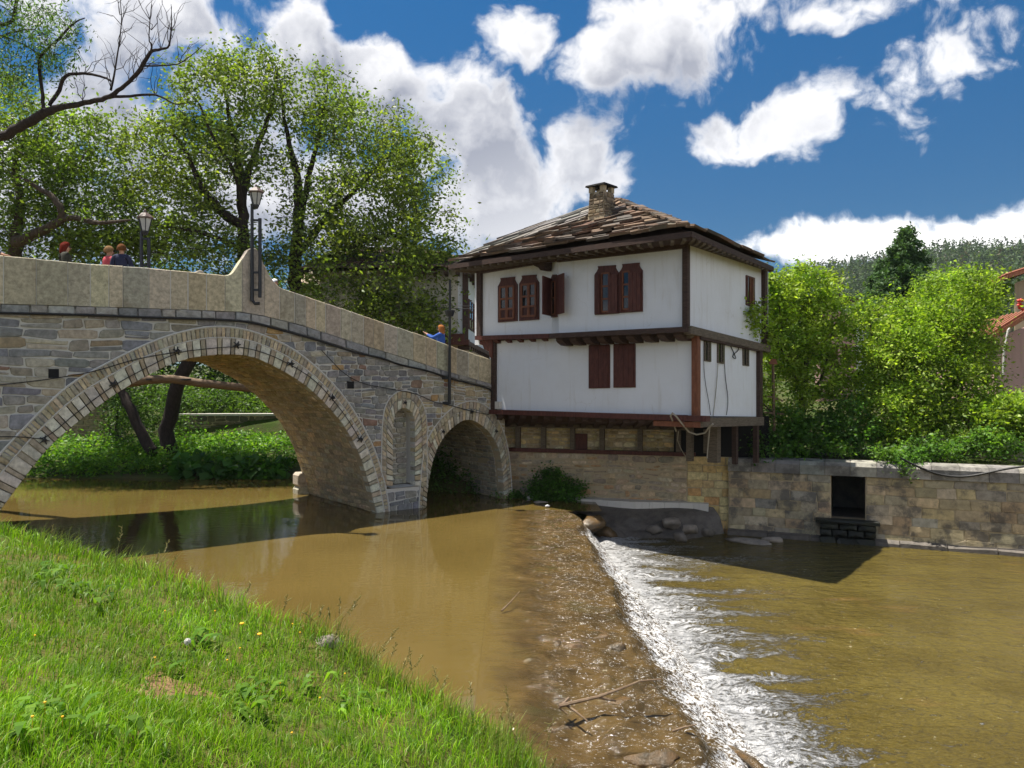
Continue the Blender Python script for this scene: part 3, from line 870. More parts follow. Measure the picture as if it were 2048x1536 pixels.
# iron socket holes and pipe
for px, py, lab in ((107, 747, 'square dark drain hole in the stones left of the arch'), (700, 770, 'square dark drain hole between big arch and niche')):
    s, z = bpx(px, py)
    o = MB().box8([BW(s-.1, z-.1, -.045), BW(s+.1, z-.1, -.045), BW(s+.1, z-.1, .02), BW(s-.1, z-.1, .02), BW(s-.1, z+.1, -.045), BW(s+.1, z+.1, -.045), BW(s+.1, z+.1, .02), BW(s-.1, z+.1, .02)]).build('drain_hole', MATS['void'], bridge)

# ------------------------------------------------------------------ street lanterns
def lantern(base, top_h, label, mat='black_metal', double=True, head=1.0, group='street lanterns'):
    t = thing('street_lantern', label, 'lamp', tuple(base), group)
    b0 = Vector(base)
    MB().tube([b0, b0+Vector((0, 0, top_h))], [0.05, 0.04], 8).build('pole', MATS[mat], t)
    if double:
        MB().tube([b0+Vector((0.2, 0, 0.1)), b0+Vector((0.2, 0, top_h*0.86))], [0.045, 0.045], 8).build('pole', MATS[mat], t)
        for k in (0.12, 0.3, 0.84): MB().beam(b0+Vector((0, 0, top_h*k)), b0+Vector((0.2, 0, top_h*k)), 0.05, 0.05).build('bracket', MATS[mat], t)
    c = b0 + Vector((0.0 if not double else 0.1, 0, top_h)); h = head
    MB().lathe([(0.05*h, -.12*h), (0.09*h, -.05*h), (0.10*h, 0)], c, 8).build('lamp_base', MATS[mat], t)
    gl = MB().lathe([(0.095*h, 0.0), (0.19*h, 0.36*h)], c, 6).build('lamp_glass', MATS['frosted'], t)
    for j in range(6):
        a = 2*math.pi*j/6
        MB().beam(c+Vector((math.cos(a)*.10*h, math.sin(a)*.10*h, 0)), c+Vector((math.cos(a)*.195*h, math.sin(a)*.195*h, .36*h)), 0.022*h, 0.022*h).build('glazing_bar', MATS[mat], gl)
    MB().lathe([(0.235*h, 0.35*h), (0.245*h, 0.385*h), (0.11*h, 0.50*h), (0.05*h, 0.53*h), (0.03*h, 0.6*h), (0.005*h, 0.63*h)], c, 6).build('lamp_roof', MATS['lamp_roof'], t)
    return t
s, z = bpx(500, 604)
p = BW(s, z, -0.16)
lt = lantern(p, bpx(500, 412)[1]-z, 'black twin-pole lantern clamped to the crest of the bridge parapet', head=0.85)
MB().tube([p+Vector((.02, 0, .02)), p+Vector((.08, -.03, -.06)), p+Vector((.2, -.02, -.05))], 0.04, 6).build('foot_bracket', MATS['black_metal'], lt)
p = BW(bpx(270, 600)[0], 5.4, 2.4)
D = p.y; p = W(283, 560, D+1.0)
lantern(p, W(283, 462, D+1.0).z-p.z, 'lantern with tan roof standing behind the parapet near the seated pair', head=0.95)
# slim post with a dark cup at the house end
s, z = bpx(893, 808)
pb = BW(s, z, -0.16); ptp = W(900, 560, pb.y-0.3)
t = thing('slim_post', 'slim black post with a dark cup fitting at the house end of the bridge', 'post', tuple(pb))
MB().tube([pb, ptp], [0.05, 0.035], 8).build('pole', MATS['black_metal'], t)
cc = pb.lerp(ptp, (808-626)/(808-560))
MB().lathe([(0.08, -.1), (0.10, -.09), (0.155, .07), (0.15, .09), (0.04, .1)], cc, 6).build('cup', MATS['black_metal'], t)
for py in (755, 806):
    q = pb.lerp(ptp, (808-py)/248.0)
    MB().beam(q, q + BN*0.2 - BU*0.12, 0.08, 0.08).build('bracket', MATS['black_metal'], t)
# ------------------------------------------------------------------ wall patches
class Patch:
    """a four-cornered (possibly crooked) wall face: bl, br, tr, tl"""
    def __init__(s, bl, br, tr, tl):
        s.c = [Vector(q) for q in (bl, br, tr, tl)]
        n = (s.c[1]-s.c[0]).cross(s.c[3]-s.c[0]).normalized()
        mid = sum(s.c, Vector())/4
        if n.dot(Vector((0, 0, CAM_Z)) - mid) < 0: n = -n
        s.n = n
    def pt(s, u, v, d=0.0):
        a, b_, c_, e = s.c
        return (a*(1-u) + b_*u)*(1-v) + (e*(1-u) + c_*u)*v + s.n*d
    def uv(s, px, py):
        u = v = 0.5
        def pr(u, v):
            p = s.pt(u, v); return ((p.x/p.y)*F + 1024 - px, 768 - (p.z-CAM_Z)/p.y*F - py)
        for _ in range(14):
            e = pr(u, v); h = 1e-3
            ea = pr(u+h, v); eb = pr(u, v+h)
            J = ((ea[0]-e[0])/h, (eb[0]-e[0])/h, (ea[1]-e[1])/h, (eb[1]-e[1])/h)
            det = J[0]*J[3]-J[1]*J[2]
            if abs(det) < 1e-9: break
            u -= (J[3]*e[0]-J[1]*e[1])/det; v -= (-J[2]*e[0]+J[0]*e[1])/det
        return u, v
    def P(s, px, py, d=0.0): return s.pt(*s.uv(px, py), d)
    def slab(s, thick=0.25, d=0.0):
        f = [s.pt(0, 0, d), s.pt(1, 0, d), s.pt(1, 1, d), s.pt(0, 1, d)]
        b_ = [q - s.n*thick for q in f]
        return f + b_, [(0, 1, 2, 3), (7, 6, 5, 4), (1, 0, 4, 5), (2, 1, 5, 6), (3, 2, 6, 7), (0, 3, 7, 4)]
    def prism(s, poly, d0, d1, px=True):
        """outline (photo points or uv) raised from d0 to d1"""
        q = [s.uv(*p) if px else p for p in poly]
        m = len(q)
        v = [s.pt(u, w, d0) for u, w in q] + [s.pt(u, w, d1) for u, w in q]
        f = [tuple(range(m, 2*m)), tuple(reversed(range(m)))] + [(i, (i+1) % m, m+(i+1) % m, m+i) for i in range(m)]
        # outward winding
        a, b_, c_ = v[m], v[m+1], v[m+2]
        if (b_-a).cross(c_-b_).dot(s.n) < 0: f = [tuple(reversed(x)) for x in f]
        return v, f
    def rect(s, x0, y0, x1, y1, d0, d1):
        """upright rectangle given by its photo corners along the wall's own directions"""
        u0, v0 = s.uv(x0, y0); u1, v1 = s.uv(x1, y1)
        return s.prism([(u0, v0), (u1, v0), (u1, v1), (u0, v1)], d0, d1, px=False)

def xy(px, D): return Vector(((px-1024)/F*D, D, 0))
def P3(v, z): return Vector((v[0], v[1], z))
def zpx(py, D): return CAM_Z + (768-py)/F*D

# plan of the old house
A_ = Vector((-0.52, 24.2, 0)); B_ = Vector((4.68, 19.52, 0)); BK_ = Vector((7.07, 22.17, 0))
fd = (B_-A_).normalized(); fn = Vector((-0.669, -0.743, 0)); rd = Vector((0.669, 0.743, 0))
UL = Vector((-0.966, 24.40, 0)); US0 = Vector((1.167, 22.48, 0)); US1 = Vector((1.334, 21.86, 0)); UR = Vector((4.345, 19.15, 0)); UB = Vector((7.30, 22.43, 0))
house = thing('timbered_house', 'white two-storey timbered house with stone slab roof jutting over the river', 'house', (3.2, 23.5, 2.0))

f_low = Patch(P3(A_, 2.83), P3(B_, 2.86), P3(B_, 4.95), P3(A_, 5.0))
r_low = Patch(P3(B_, 2.84), P3(BK_, 2.71), P3(BK_, 4.75), P3(B_, 4.95))
f_ul = Patch(P3(UL, 5.17), P3(US0, 5.10), P3(US0, 7.35), P3(UL, 7.35))
f_st = Patch(P3(US0, 5.10), P3(US1, 5.07), P3(US1, 7.35), P3(US0, 7.35))
f_ur = Patch(P3(US1, 5.07), P3(UR, 5.055), P3(UR, 7.30), P3(US1, 7.35))
r_up = Patch(P3(UR, 5.055), P3(UB, 4.75), P3(UB, 7.10), P3(UR, 7.30))
for pt_ in (f_low, r_low, f_ul, f_st, f_ur, r_up):
    v, f = pt_.slab(0.25); mk('wall', v, f, MATS['white_plaster'], house)
# hidden rear walls so that the house is closed
LB = UL + rd*5.0; 
for a, b_, z0, z1 in ((LB, UL, 4.9, 7.3), (UB, LB, 4.8, 7.2)):
    q = Patch(P3(a, z0), P3(b_, z0), P3(b_, z1), P3(a, z1)); v, f = q.slab(0.2, -0.1); mk('wall', v, f, MATS['white_plaster'], house)
AB = A_ + rd*5.0
q = Patch(P3(AB, 2.5), P3(A_, 2.8), P3(A_, 5.0), P3(AB, 5.0)); v, f = q.slab(0.2, -0.05); mk('wall', v, f, MATS['white_plaster'], house)
mk('floor_board', [P3(A_+rd*.2, 2.80), P3(B_+rd*.2, 2.80), P3(BK_, 2.66), P3(AB, 2.7)], [(0, 3, 2, 1)], MATS['dark_wood'], house)
mk('floor_board', [P3(UL+fn*.02, 5.06), P3(US0, 5.06), P3(US1, 5.04), P3(UR, 5.03), P3(UB, 4.72), P3(LB, 5.0)], [(0, 5, 4, 3, 2, 1)], MATS['dark_wood'], house)

def part(mbv, name, mat, parent=None, tint=None): return mk(name, mbv[0], mbv[1], MATS[mat], parent or house, tint)
def bm(a, b_, w, h, name='beam', mat='dark_wood', up=(0, 0, 1), parent=None):
    return MB().beam(a, b_, w, h, up).build(name, MATS[mat], parent or house)

# corner posts
bm(P3(A_, 2.83)+fn*.02-fd*.02, P3(A_, 5.0)+fn*.02-fd*.02, 0.17, 0.17, 'corner_post', 'dark_wood', fn)
bm(P3(B_, 2.80)+fn*.03, P3(B_, 4.95)+fn*.03, 0.17, 0.16, 'corner_post', 'warm_wood', fn)
bm(P3(BK_, 2.70)+Vector((.02, -.02, 0)), P3(BK_, 4.75)+Vector((.02, -.02, 0)), 0.18, 0.18, 'corner_post', 'dark_wood', fn)
bm(P3(UL, 5.15)+fn*.02-fd*.03, P3(UL, 7.35)+fn*.02-fd*.03, 0.18, 0.18, 'corner_post', 'dark_wood', fn)
bm(P3(UR, 5.05)+fn*.03, P3(UR, 7.35)+fn*.03, 0.15, 0.13, 'corner_post', 'dark_wood', fn)
bm(P3(UB, 4.7)+Vector((.02, -.02, 0)), P3(UB, 7.15)+Vector((.02, -.02, 0)), 0.18, 0.18, 'corner_post', 'dark_wood', fn)

# upper jetty: edge beams and carved joist ends
rr = Vector((.743, -.669, 0))
bm(P3(UL, 5.11)+fn*.04-fd*.15, P3(US0, 5.05)+fn*.04, 0.22, 0.13, 'jetty_beam', 'red_wood')
bm(P3(US1, 5.02)+fn*.05-fd*.22, P3(UR, 5.0)+fn*.05+fd*.08, 0.24, 0.13, 'jetty_beam', 'dark_wood')
bm(P3(UR, 4.99)+rr*.05-rd*.05, P3(UB, 4.67)+rr*.05+rd*.2, 0.2, 0.2, 'jetty_beam', 'grey_wood')
bm(P3(B_, 4.86)+rr*.06, P3(BK_, 4.66)+rr*.06, 0.14, 0.16, 'wall_plate', 'dark_wood')
def joist_end(base, out, length, name, mat, h=0.2, w=0.16):
    """a joist end with its lower corner carved to a curve"""
    side = out.cross(Vector((0, 0, 1))).normalized()*w/2
    prof = [(0, 0), (length, 0), (length, -h*.35), (length*.86, -h*.62), (length*.55, -h*.95), (0, -h)]
    v = [base + out*a + Vector((0, 0, z)) - side for a, z in prof] + [base + out*a + Vector((0, 0, z)) + side for a, z in prof]
    n = len(prof)
    f = [tuple(range(n)), tuple(reversed(range(n, 2*n)))] + [(i, n+i, n+(i+1) % n, (i+1) % n) for i in range(n)]
    return mk(name, v, f, MATS[mat], house)
L_ur = (UR-US1).length
for i in range(9):
    p = US1.lerp(UR, (i+0.1)/8.6); joist_end(P3(p, 4.96) - fn*0.45, fn, 0.50, 'joist_end', 'dark_wood', 0.22, 0.24)
for i in range(6):
    p = UL.lerp(US0, (i+0.3)/6); joist_end(P3(p, 5.05) - fn*0.3, fn, 0.32, 'joist_end', 'red_wood', 0.14, 0.16)
for i in range(8):
    p = UR.lerp(UB, (i+0.5)/8); z = 4.92 - 0.28*i/8; joist_end(P3(p, z) - rr*0.12, rr, 0.16, 'joist_end', 'grey_wood', 0.12, 0.16)
# left carved bracket under the upper corner
br = [(0, 0), (-.62, 0.0), (-.60, -.09), (-.42, -.16), (-.36, -.28), (-.16, -.36), (-.10, -.55), (0, -.58)]
base = P3(A_, 5.03) + fn*.06
v = [base + fd*a + Vector((0, 0, z)) + fn*.08 for a, z in br] + [base + fd*a + Vector((0, 0, z)) - fn*.08 for a, z in br]
n_ = len(br); mk('carved_bracket', v, [tuple(reversed(range(n_))), tuple(range(n_, 2*n_))] + [(i, (i+1) % n_, n_+(i+1) % n_, n_+i) for i in range(n_)], MATS['red_wood'], house)
# eave bracket at the step
v, f = f_ul.prism([(1080, 523), (1083, 534), (1092, 538), (1096, 543), (1104, 543), (1106, 519)], 0.02, 0.35); mk('eave_bracket', v, f, MATS['dark_wood'], house)

# lower jetty
bm(P3(A_, 2.78)+fn*.06-fd*.15, P3(B_, 2.78)+fn*.06+fd*.35, 0.22, 0.14, 'sill_beam', 'red_wood')
bm(P3(B_, 2.62)+fn*.02-fd*1.2, P3(B_, 2.62)+fn*.02+fd*.15, 0.18, 0.14, 'sill_beam', 'warm_wood')
bm(P3(B_, 2.68)+rr*.05-rd*.1, P3(BK_, 2.58)+rr*.05+rd*.1, 0.2, 0.24, 'sill_beam', 'grey_wood')

# ------------------------------------------------------------------ plinth: masonry wall the house stands on
W0 = Vector((-0.75, 25.42, 0)); W1 = Vector((6.1, 23.2, 0)); wd = (W1-W0).normalized(); wn = Vector((wd.y, -wd.x, 0))
PZ = 1.46  # top of the masonry
plinth = thing('plinth_wall', 'rubble stone river wall carrying the white house', 'wall', tuple((W0+W1)/2))
pl = Patch(P3(W0, -0.9), P3(W1+wd*.7, -0.9), P3(W1+wd*.7, PZ), P3(W0, PZ-.02))
v, f = pl.slab(0.5); mk('core', v, f, MATS['old_mortar'], plinth)
Lw = (W1-W0).length
FW = lambda a, b_, t: W0 + wd*a - wn*t + Vector((0, 0, b_))
s_as = (pl.P(1374, 960)-W0).dot(wd); s_end = (pl.P(1455, 960)-W0).dot(wd)
rub = pal([(0.465, 0.357, 0.225), (0.403, 0.333, 0.240), (0.527, 0.403, 0.264), (0.357, 0.302, 0.232), (0.558, 0.465, 0.326), (0.449, 0.295, 0.155)], 61)
emit(courses(0.0, s_as, -0.25, PZ-.01, (0.10, 0.24), (0.18, 0.55), 0.018, None, split=.25, wob=.03, seed=14), FW, plinth, 'stone', 'stone', rub, 0.025, 300, 'rubble', toward=wn, jit=0.015, cut=0.24)
emit(courses(s_as, s_end+.25, -0.9, PZ-.01, (0.20, 0.27), (0.32, 0.62), 0.007, None, split=0, wob=.004, seed=15), FW, plinth, 'ashlar_block', 'stone', pal([(0.620, 0.449, 0.194), (0.589, 0.419, 0.202), (0.620, 0.512, 0.264), (0.620, 0.372, 0.155)], 62, .08), 0.03, 300, toward=wn, jit=0.003, cut=0.05)
# timber frame strip above it, infilled with rubble
fr = Patch(P3(W0, PZ), P3(W1, PZ), P3(W1, 2.34), P3(W0, 2.34))
ib = W0 - wn*0.18
v, f = Patch(P3(ib, PZ), P3(W1-wn*.18-wd*1.2, PZ), P3(W1-wn*.18-wd*1.2, 2.75), P3(ib, 2.75)).slab(0.3); mk('infill_wall', v, f, MATS['old_mortar'], house)
FI = lambda a, b_, t: W0 + wd*a - wn*(t+0.17) + Vector((0, 0, b_))
emit(courses(0.3, s_as+.1, PZ+.04, 2.28, (0.10, 0.22), (0.16, 0.42), 0.014, None, split=.2, wob=.02, seed=16), FI, house, 'infill_stone', 'stone', pal([(0.620, 0.480, 0.232), (0.527, 0.403, 0.202), (0.434, 0.341, 0.186), (0.620, 0.542, 0.341)], 63), 0.02, 300, toward=wn, jit=0.012, cut=0.22)
bm(P3(W0, PZ+.05)+wn*.0, P3(W1, PZ+.05)+wn*.0-wd*.55, 0.2, 0.12, 'sill_beam', 'red_wood')
bm(P3(W0, 2.30), P3(W1, 2.30)-wd*.6, 0.16, 0.12, 'top_plate', 'grey_wood')
for px in (1036, 1087, 1145, 1204, 1280, 1357, 1412):
    u, v_ = fr.uv(px, 880); p = fr.pt(u, 0); bm(P3(p, PZ+.1)-wn*.02, P3(p, 2.28)-wn*.02, 0.15, 0.14, 'post', 'grey_wood', wn)
v, f = fr.rect(1148, 905, 1173, 868, -0.14, -0.08); mk('hatch_door', v, f, MATS['red_wood'], house)
# raking boards and struts between the frame and the jutting floor
q0, q1 = P3(W0, 2.36)+wn*.02, P3(W1, 2.36)-wd*.9+wn*.02
e0, e1 = P3(A_, 2.71)+fn*.0, P3(B_, 2.71)+fn*.0
mk('cove_boarding', [q0, q1, e1-fn*.12, e0-fn*.12], [(0, 1, 2, 3)], MATS['dark_wood'], house)
for i in range(15):
    k = (i+0.5)/15; a = q0.lerp(q1, k) + Vector((0, 0, -.02)); b_ = e0.lerp(e1, k) + Vector((0, 0, -.03))
    bm(a, b_, 0.17, 0.15, 'strut', 'dark_wood')
# dark undercroft on the right with posts
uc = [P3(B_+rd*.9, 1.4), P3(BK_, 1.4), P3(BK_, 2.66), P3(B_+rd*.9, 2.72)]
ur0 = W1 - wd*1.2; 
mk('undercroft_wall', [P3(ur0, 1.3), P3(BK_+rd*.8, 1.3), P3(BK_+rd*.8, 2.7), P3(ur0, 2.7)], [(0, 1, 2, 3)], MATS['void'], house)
for px, D in ((1470, 21.6), (1512, 22.0)):
    p = xy(px, D); bm(P3(p, 1.4), P3(p, 2.66), 0.13, 0.13, 'post', 'dark_wood', fn)
p = xy(1428, 21.5); bm(P3(p, 1.46), P3(p, 2.6), 0.3, 0.22, 'post', 'grey_wood', fn)
bm(P3(xy(1380, 21.9), 1.46), P3(xy(1380, 21.9), 2.6), 0.16, 0.16, 'post', 'grey_wood', fn)

# ------------------------------------------------------------------ roof
EL = W(898, 527, 24.1); ER = W(1382, 459, 18.08); PK = W(1236, 402, 24.4); HH = W(1213, 427, 22.9); BR = W(1546, 531, 22.2)
Q1 = W(1040, 464, 25.6); Q2 = W(1178, 414, 25.6); EB = EL + rd*4.6 + Vector((0, 0, .0)); BB = BR + (EL-ER)*0.9 + rd*1.0
roof_thick = 0.12
dn = Vector((0, 0, -roof_thick))
mbr = MB()
sk = [EL, ER, BR, BB, EB, PK, HH, Q1, Q2]
o_ = [q + dn*0.6 for q in sk]
mbr.add(o_, [(0, 1, 5, 6), (1, 2, 5), (2, 3, 8, 5), (3, 4, 7, 8), (4, 0, 7), (0, 6, 5, 8, 7)])
roof = mbr.build('roof', MATS['dark_wood'], house)
# soffit boards, eave beams, rafter ends
w_l, w_r, w_b = P3(UL, 7.22), P3(UR, 7.12), P3(UB, 6.98)
mk('soffit_board', [EL+dn*1.2, ER+dn*1.2, w_r, w_l], [(0, 3, 2, 1)], MATS['dark_wood'], roof)
mk('soffit_board', [ER+dn*1.2, BR+dn*1.2, w_b, w_r], [(0, 3, 2, 1)], MATS['dark_wood'], roof)
mk('soffit_board', [EL+dn*1.2, EB+dn*1.2, P3(LB, 7.15), w_l], [(0, 1, 2, 3)], MATS['dark_wood'], roof)
bm(EL+dn*.9, ER+dn*.9, 0.05, 0.14, 'fascia', 'dark_wood', parent=roof); bm(ER+dn*.9, BR+dn*.9, 0.05, 0.14, 'fascia', 'dark_wood', parent=roof); bm(EL+dn*.9, EB+dn*.9, 0.05, 0.14, 'fascia', 'dark_wood', parent=roof)
bm(w_l + fn*.05 + Vector((0, 0, .0)), P3(US1, 7.22)+fn*.05, 0.12, 0.16, 'wall_plate', 'dark_wood', parent=roof)
bm(P3(US1, 7.20)+fn*.05, w_r + fn*.05, 0.12, 0.2, 'wall_plate', 'dark_wood', parent=roof)
for i in range(26):
    k = (i+.5)/26; a = EL.lerp(ER, k) + dn*1.55; b_ = w_l.lerp(w_r, k) + Vector((0, 0, .05))
    bm(b_, a + (a-b_).normalized()*-0.02, 0.085, 0.10, 'rafter_end', 'grey_wood', parent=roof)
for i in range(18):
    k = (i+.5)/18; a = ER.lerp(BR, k) + dn*1.5; b_ = w_r.lerp(w_b, k) + Vector((0, 0, .05))
    bm(b_, a, 0.08, 0.09, 'rafter_end', 'grey_wood', parent=roof)
for i in range(8):
    k = (i+.5)/8; a = EL.lerp(EB, k) + dn*1.5; b_ = w_l.lerp(P3(LB, 7.15), k)
    bm(b_, a, 0.08, 0.09, 'rafter_end', 'grey_wood', parent=roof)

slabs = []
def polyl(pts):
    d = [0.0]
    for a, b_ in zip(pts[:-1], pts[1:]): d.append(d[-1] + (b_-a).length)
    def at(u):
        t = u*d[-1]
        for i in range(len(pts)-1):
            if t <= d[i+1] + 1e-9: return pts[i].lerp(pts[i+1], (t-d[i])/max(1e-6, d[i+1]-d[i]))
        return pts[-1]
    return at, d[-1]
def roof_face(lo, hi, rows, wr, lift, th, tintf, seed, flip=False, sag=0.0, over=0.55):
    r = random.Random(seed); fl, Ll = polyl(lo); fh, Lh = polyl(hi)
    def Rr(u, v):
        q = fl(u).lerp(fh(u), v); q = q + Vector((0, 0, -sag*math.sin(math.pi*min(1, max(0, v))))); return q
    for i in range(rows):
        v0 = i/rows; v1 = min(1.0, (i+1+over)/rows); L = Ll*(1-v0) + Lh*v0
        u = r.uniform(-.06, 0)
        while u < 1:
            w = r.uniform(*wr)/max(L, .3); e = u + w
            if 1-e < wr[0]*.6/max(L, .3): e = 1.0
            a, b_ = max(0, u), min(1, e); g = 0.006/max(L, .3)
            dv = r.uniform(-.16, .10)/rows
            A0, B0, C0, D0 = Rr(a+g, v0+dv+r.uniform(-.05, .05)/rows), Rr(b_-g, v0+dv+r.uniform(-.05, .05)/rows), Rr(b_-g, v1), Rr(a+g, v1)
            n = (B0-A0).cross(D0-A0); n = n.normalized() if n.length > 1e-6 else Vector((0, 0, 1))
            if n.z < 0: n = -n
            l0 = lift*r.uniform(.6, 1.6); l1 = l0 + lift*r.uniform(-.35, .35); t = th*r.uniform(.6, 1.5)
            bot = [A0+n*l0, B0+n*l1, C0+n*.015, D0+n*.015]; top = [A0+n*(l0+t), B0+n*(l1+t), C0+n*(.015+t), D0+n*(.015+t)]
            q = bot + top
            f = [(3, 2, 1, 0), (4, 5, 6, 7), (0, 1, 5, 4), (1, 2, 6, 5), (2, 3, 7, 6), (3, 0, 4, 7)]
            if (q[5]-q[4]).cross(q[7]-q[4]).dot(n) < 0: f = [tuple(reversed(x)) for x in f]
            area = (B0-A0).length*(D0-A0).length/max(1, A0.y)**2
            slabs.append((area, q, f, tintf()))
            u = e
tanp = pal([(.150, .098, .064), (.118, .082, .058), (.190, .128, .084), (.092, .068, .052), (.158, .098, .068), (.125, .098, .076), (.11, .092, .078)], 71, .2)
greyp = pal([(.17, .16, .148), (.14, .135, .125), (.20, .185, .168), (.16, .14, .12)], 72, .12)
roof_face([EL, ER], [HH, PK], 14, (0.3, 0.8), 0.085, 0.06, tanp, 81, sag=0.10)
roof_face([EL, HH, PK], [Q1, Q2, PK], 6, (0.35, 0.8), 0.05, 0.04, greyp, 82)
roof_face([ER, BR], [PK, PK + Vector((.3, .4, -.05))], 13, (0.35, 0.9), 0.08, 0.06, tanp, 83, sag=0.08)
slabs.sort(key=lambda q: -q[0])
mb = MB()
for i, (ar, v, f, t) in enumerate(slabs):
    if i < 300: mk('roof_slab', v, f, MATS['roof_slab'], roof, t)
    else: mb.add(v, f, t)
if mb.v: tag(mb.build('slab_scraps', MATS['roof_slab'], roof), kind='stuff')
# rubble capping along the right hip and the back plane
for a, b_, n_, sd_ in ((PK, ER, 26, 1), (EL, HH, 0, 2)):
    r = random.Random(sd_)
    for i in range(n_):
        c = a.lerp(b_, (i+.5)/n_) + Vector((0, 0, .07)); d = (b_-a).normalized(); sd2 = d.cross(Vector((0, 0, 1))).normalized()
        w, l, h = r.uniform(.10, .18), r.uniform(.10, .17), r.uniform(.04, .08)
        ax = (d*math.cos(.6*r.uniform(-1, 1)) + sd2*r.uniform(-.4, .4)).normalized()
        MB().beam(c-ax*l, c+ax*l, w*2, h, (0, 0, 1), tanp()).build('ridge_stone', MATS['roof_slab'], roof)

# chimney
cb = W(1203, 424, 22.8); cb.z -= 0.5
def ring4(c, w, d, z): 
    return [c + fd*(-w) + fn*d + Vector((0, 0, z)), c + fd*w + fn*d + Vector((0, 0, z)), c + fd*w - fn*d + Vector((0, 0, z)), c - fd*w - fn*d + Vector((0, 0, z))]
chz = W(1203, 372, 22.8).z - cb.z
chim = MB().box8(ring4(cb, .30, .30, 0) + ring4(cb, .25, .25, chz-.22)).build('chimney', MATS['old_mortar'], house)
for sx in (-1, 1):
    for sy in (-1, 1):
        c = cb + fd*sx*.20 + fn*sy*.20
        MB().box8(ring4(c, .07, .07, chz-.22) + ring4(c, .07, .07, chz-.05)).build('vent_pier', MATS['old_mortar'], chim)
c = cb + Vector((0, 0, 0))
MB().box8(ring4(c, .35, .35, chz-.05) + ring4(c, .33, .33, chz+.0)).build('cap_slab', MATS['roof_slab'], chim, ) 
chim.children[-1].data.attributes.new('tint', 'FLOAT_COLOR', 'FACE').data.foreach_set('color', [.2, .17, .13, 1]*6)
for face, (dv, nv) in enumerate(((fd, fn), (rd, rr))):
    wmax = .29
    FCc = lambda a, b_, t, dv=dv, nv=nv: cb + dv*a*(1-.18*b_/chz) + nv*(.303-.05*b_/chz - t) + Vector((0, 0, b_))
    emit(courses(-wmax, wmax, 0.35, chz-.24, (0.06, 0.12), (0.10, 0.28), .006, None, split=0, wob=.006, seed=90+face), FCc, chim, 'chimney_stone', 'stone', pal([(.25, .185, .11), (.20, .15, .095), (.16, .125, .085), (.28, .22, .145)], 91), .018, 60, 'chimney_rubble', back=.03, toward=nv, jit=.004)

# ------------------------------------------------------------------ windows
def bars(pt, x0, y0, x1, y1, xs, ys, d0, d1, w, mat, parent, name='glazing_bar', hw=None):
    u0, v0 = pt.uv(x0, y0); u1, v1 = pt.uv(x1, y1)
    Wd = (pt.c[1]-pt.c[0]).length; Hd = (pt.c[3]-pt.c[0]).length
    for k in xs:
        u = u0 + (u1-u0)*k; v, f = pt.prism([(u-w/2/Wd, v0), (u+w/2/Wd, v0), (u+w/2/Wd, v1), (u-w/2/Wd, v1)], d0, d1, False); mk(name, v, f, MATS[mat], parent)
    for k in ys:
        vv = v0 + (v1-v0)*k; v, f = pt.prism([(u0, vv-w/2/Hd), (u1, vv-w/2/Hd), (u1, vv+w/2/Hd), (u0, vv+w/2/Hd)], d0-.002, d1-.003, False); mk(name, v, f, MATS[mat], parent)

def ogee(x0, x1, ytop0, ytop1, ybot0, ybot1):
    """notched Ottoman-style head, photo outline; y at left/right edges given"""
    w = x1-x0
    def yt(k): return ytop0 + (ytop1-ytop0)*k
    def yb(k): return ybot0 + (ybot1-ybot0)*k
    hd = 16
    pts = [(0, yb(0)), (1, yb(1)), (1, yt(1)+hd), (.90, yt(.9)+hd*.62), (.85, yt(.85)+hd*.3), (.87, yt(.87)), (.13, yt(.13)), (.15, yt(.15)+hd*.3), (.10, yt(.1)+hd*.62), (0, yt(0)+hd)]
    return [(x0+w*k, y) for k, y in pts]

def casement(pt, out, gx0, gy0, gx1, gy1, bot=0.3):
    """frame panel with ogee head, glazed double casement within"""
    v, f = pt.prism(out, 0.0, 0.045); win = mk('window', v, f, MATS['red_wood'], house)
    v, f = pt.rect(gx0, gy0, gx1, gy1, 0.046, 0.052); mk('pane', v, f, MATS['glass'], win)
    # lower curtain boards seen through the glass
    for k0, k1 in ((.06, .46), (.54, .94)):
        u0, v0 = pt.uv(gx0, gy0); u1, v1 = pt.uv(gx1, gy1)
        a, b_ = u0+(u1-u0)*k0, u0+(u1-u0)*k1; vt = v0+(v1-v0)*bot
        for j in range(4):
            c0, c1 = a+(b_-a)*(j+.1)/4, a+(b_-a)*(j+.75)/4
            vv, ff = pt.prism([(c0, v0+.01), (c1, v0+.01), (c1, vt), (c0, vt)], .053, .060, False); mk('lower_slat', vv, ff, MATS['red_wood'], win)
    bars(pt, gx0, gy0, gx1, gy1, (0.0, .46, .54, 1.0), (0.0, .30, .62, 1.0), 0.054, 0.085, 0.055, 'warm_wood', win)
    return win
casement(f_ul, ogee(997.5, 1036, 557, 553, 645, 642), 1003, 638, 1030, 572)
casement(f_ul, ogee(1040, 1079, 552, 549, 642, 639), 1046, 633, 1074, 567)
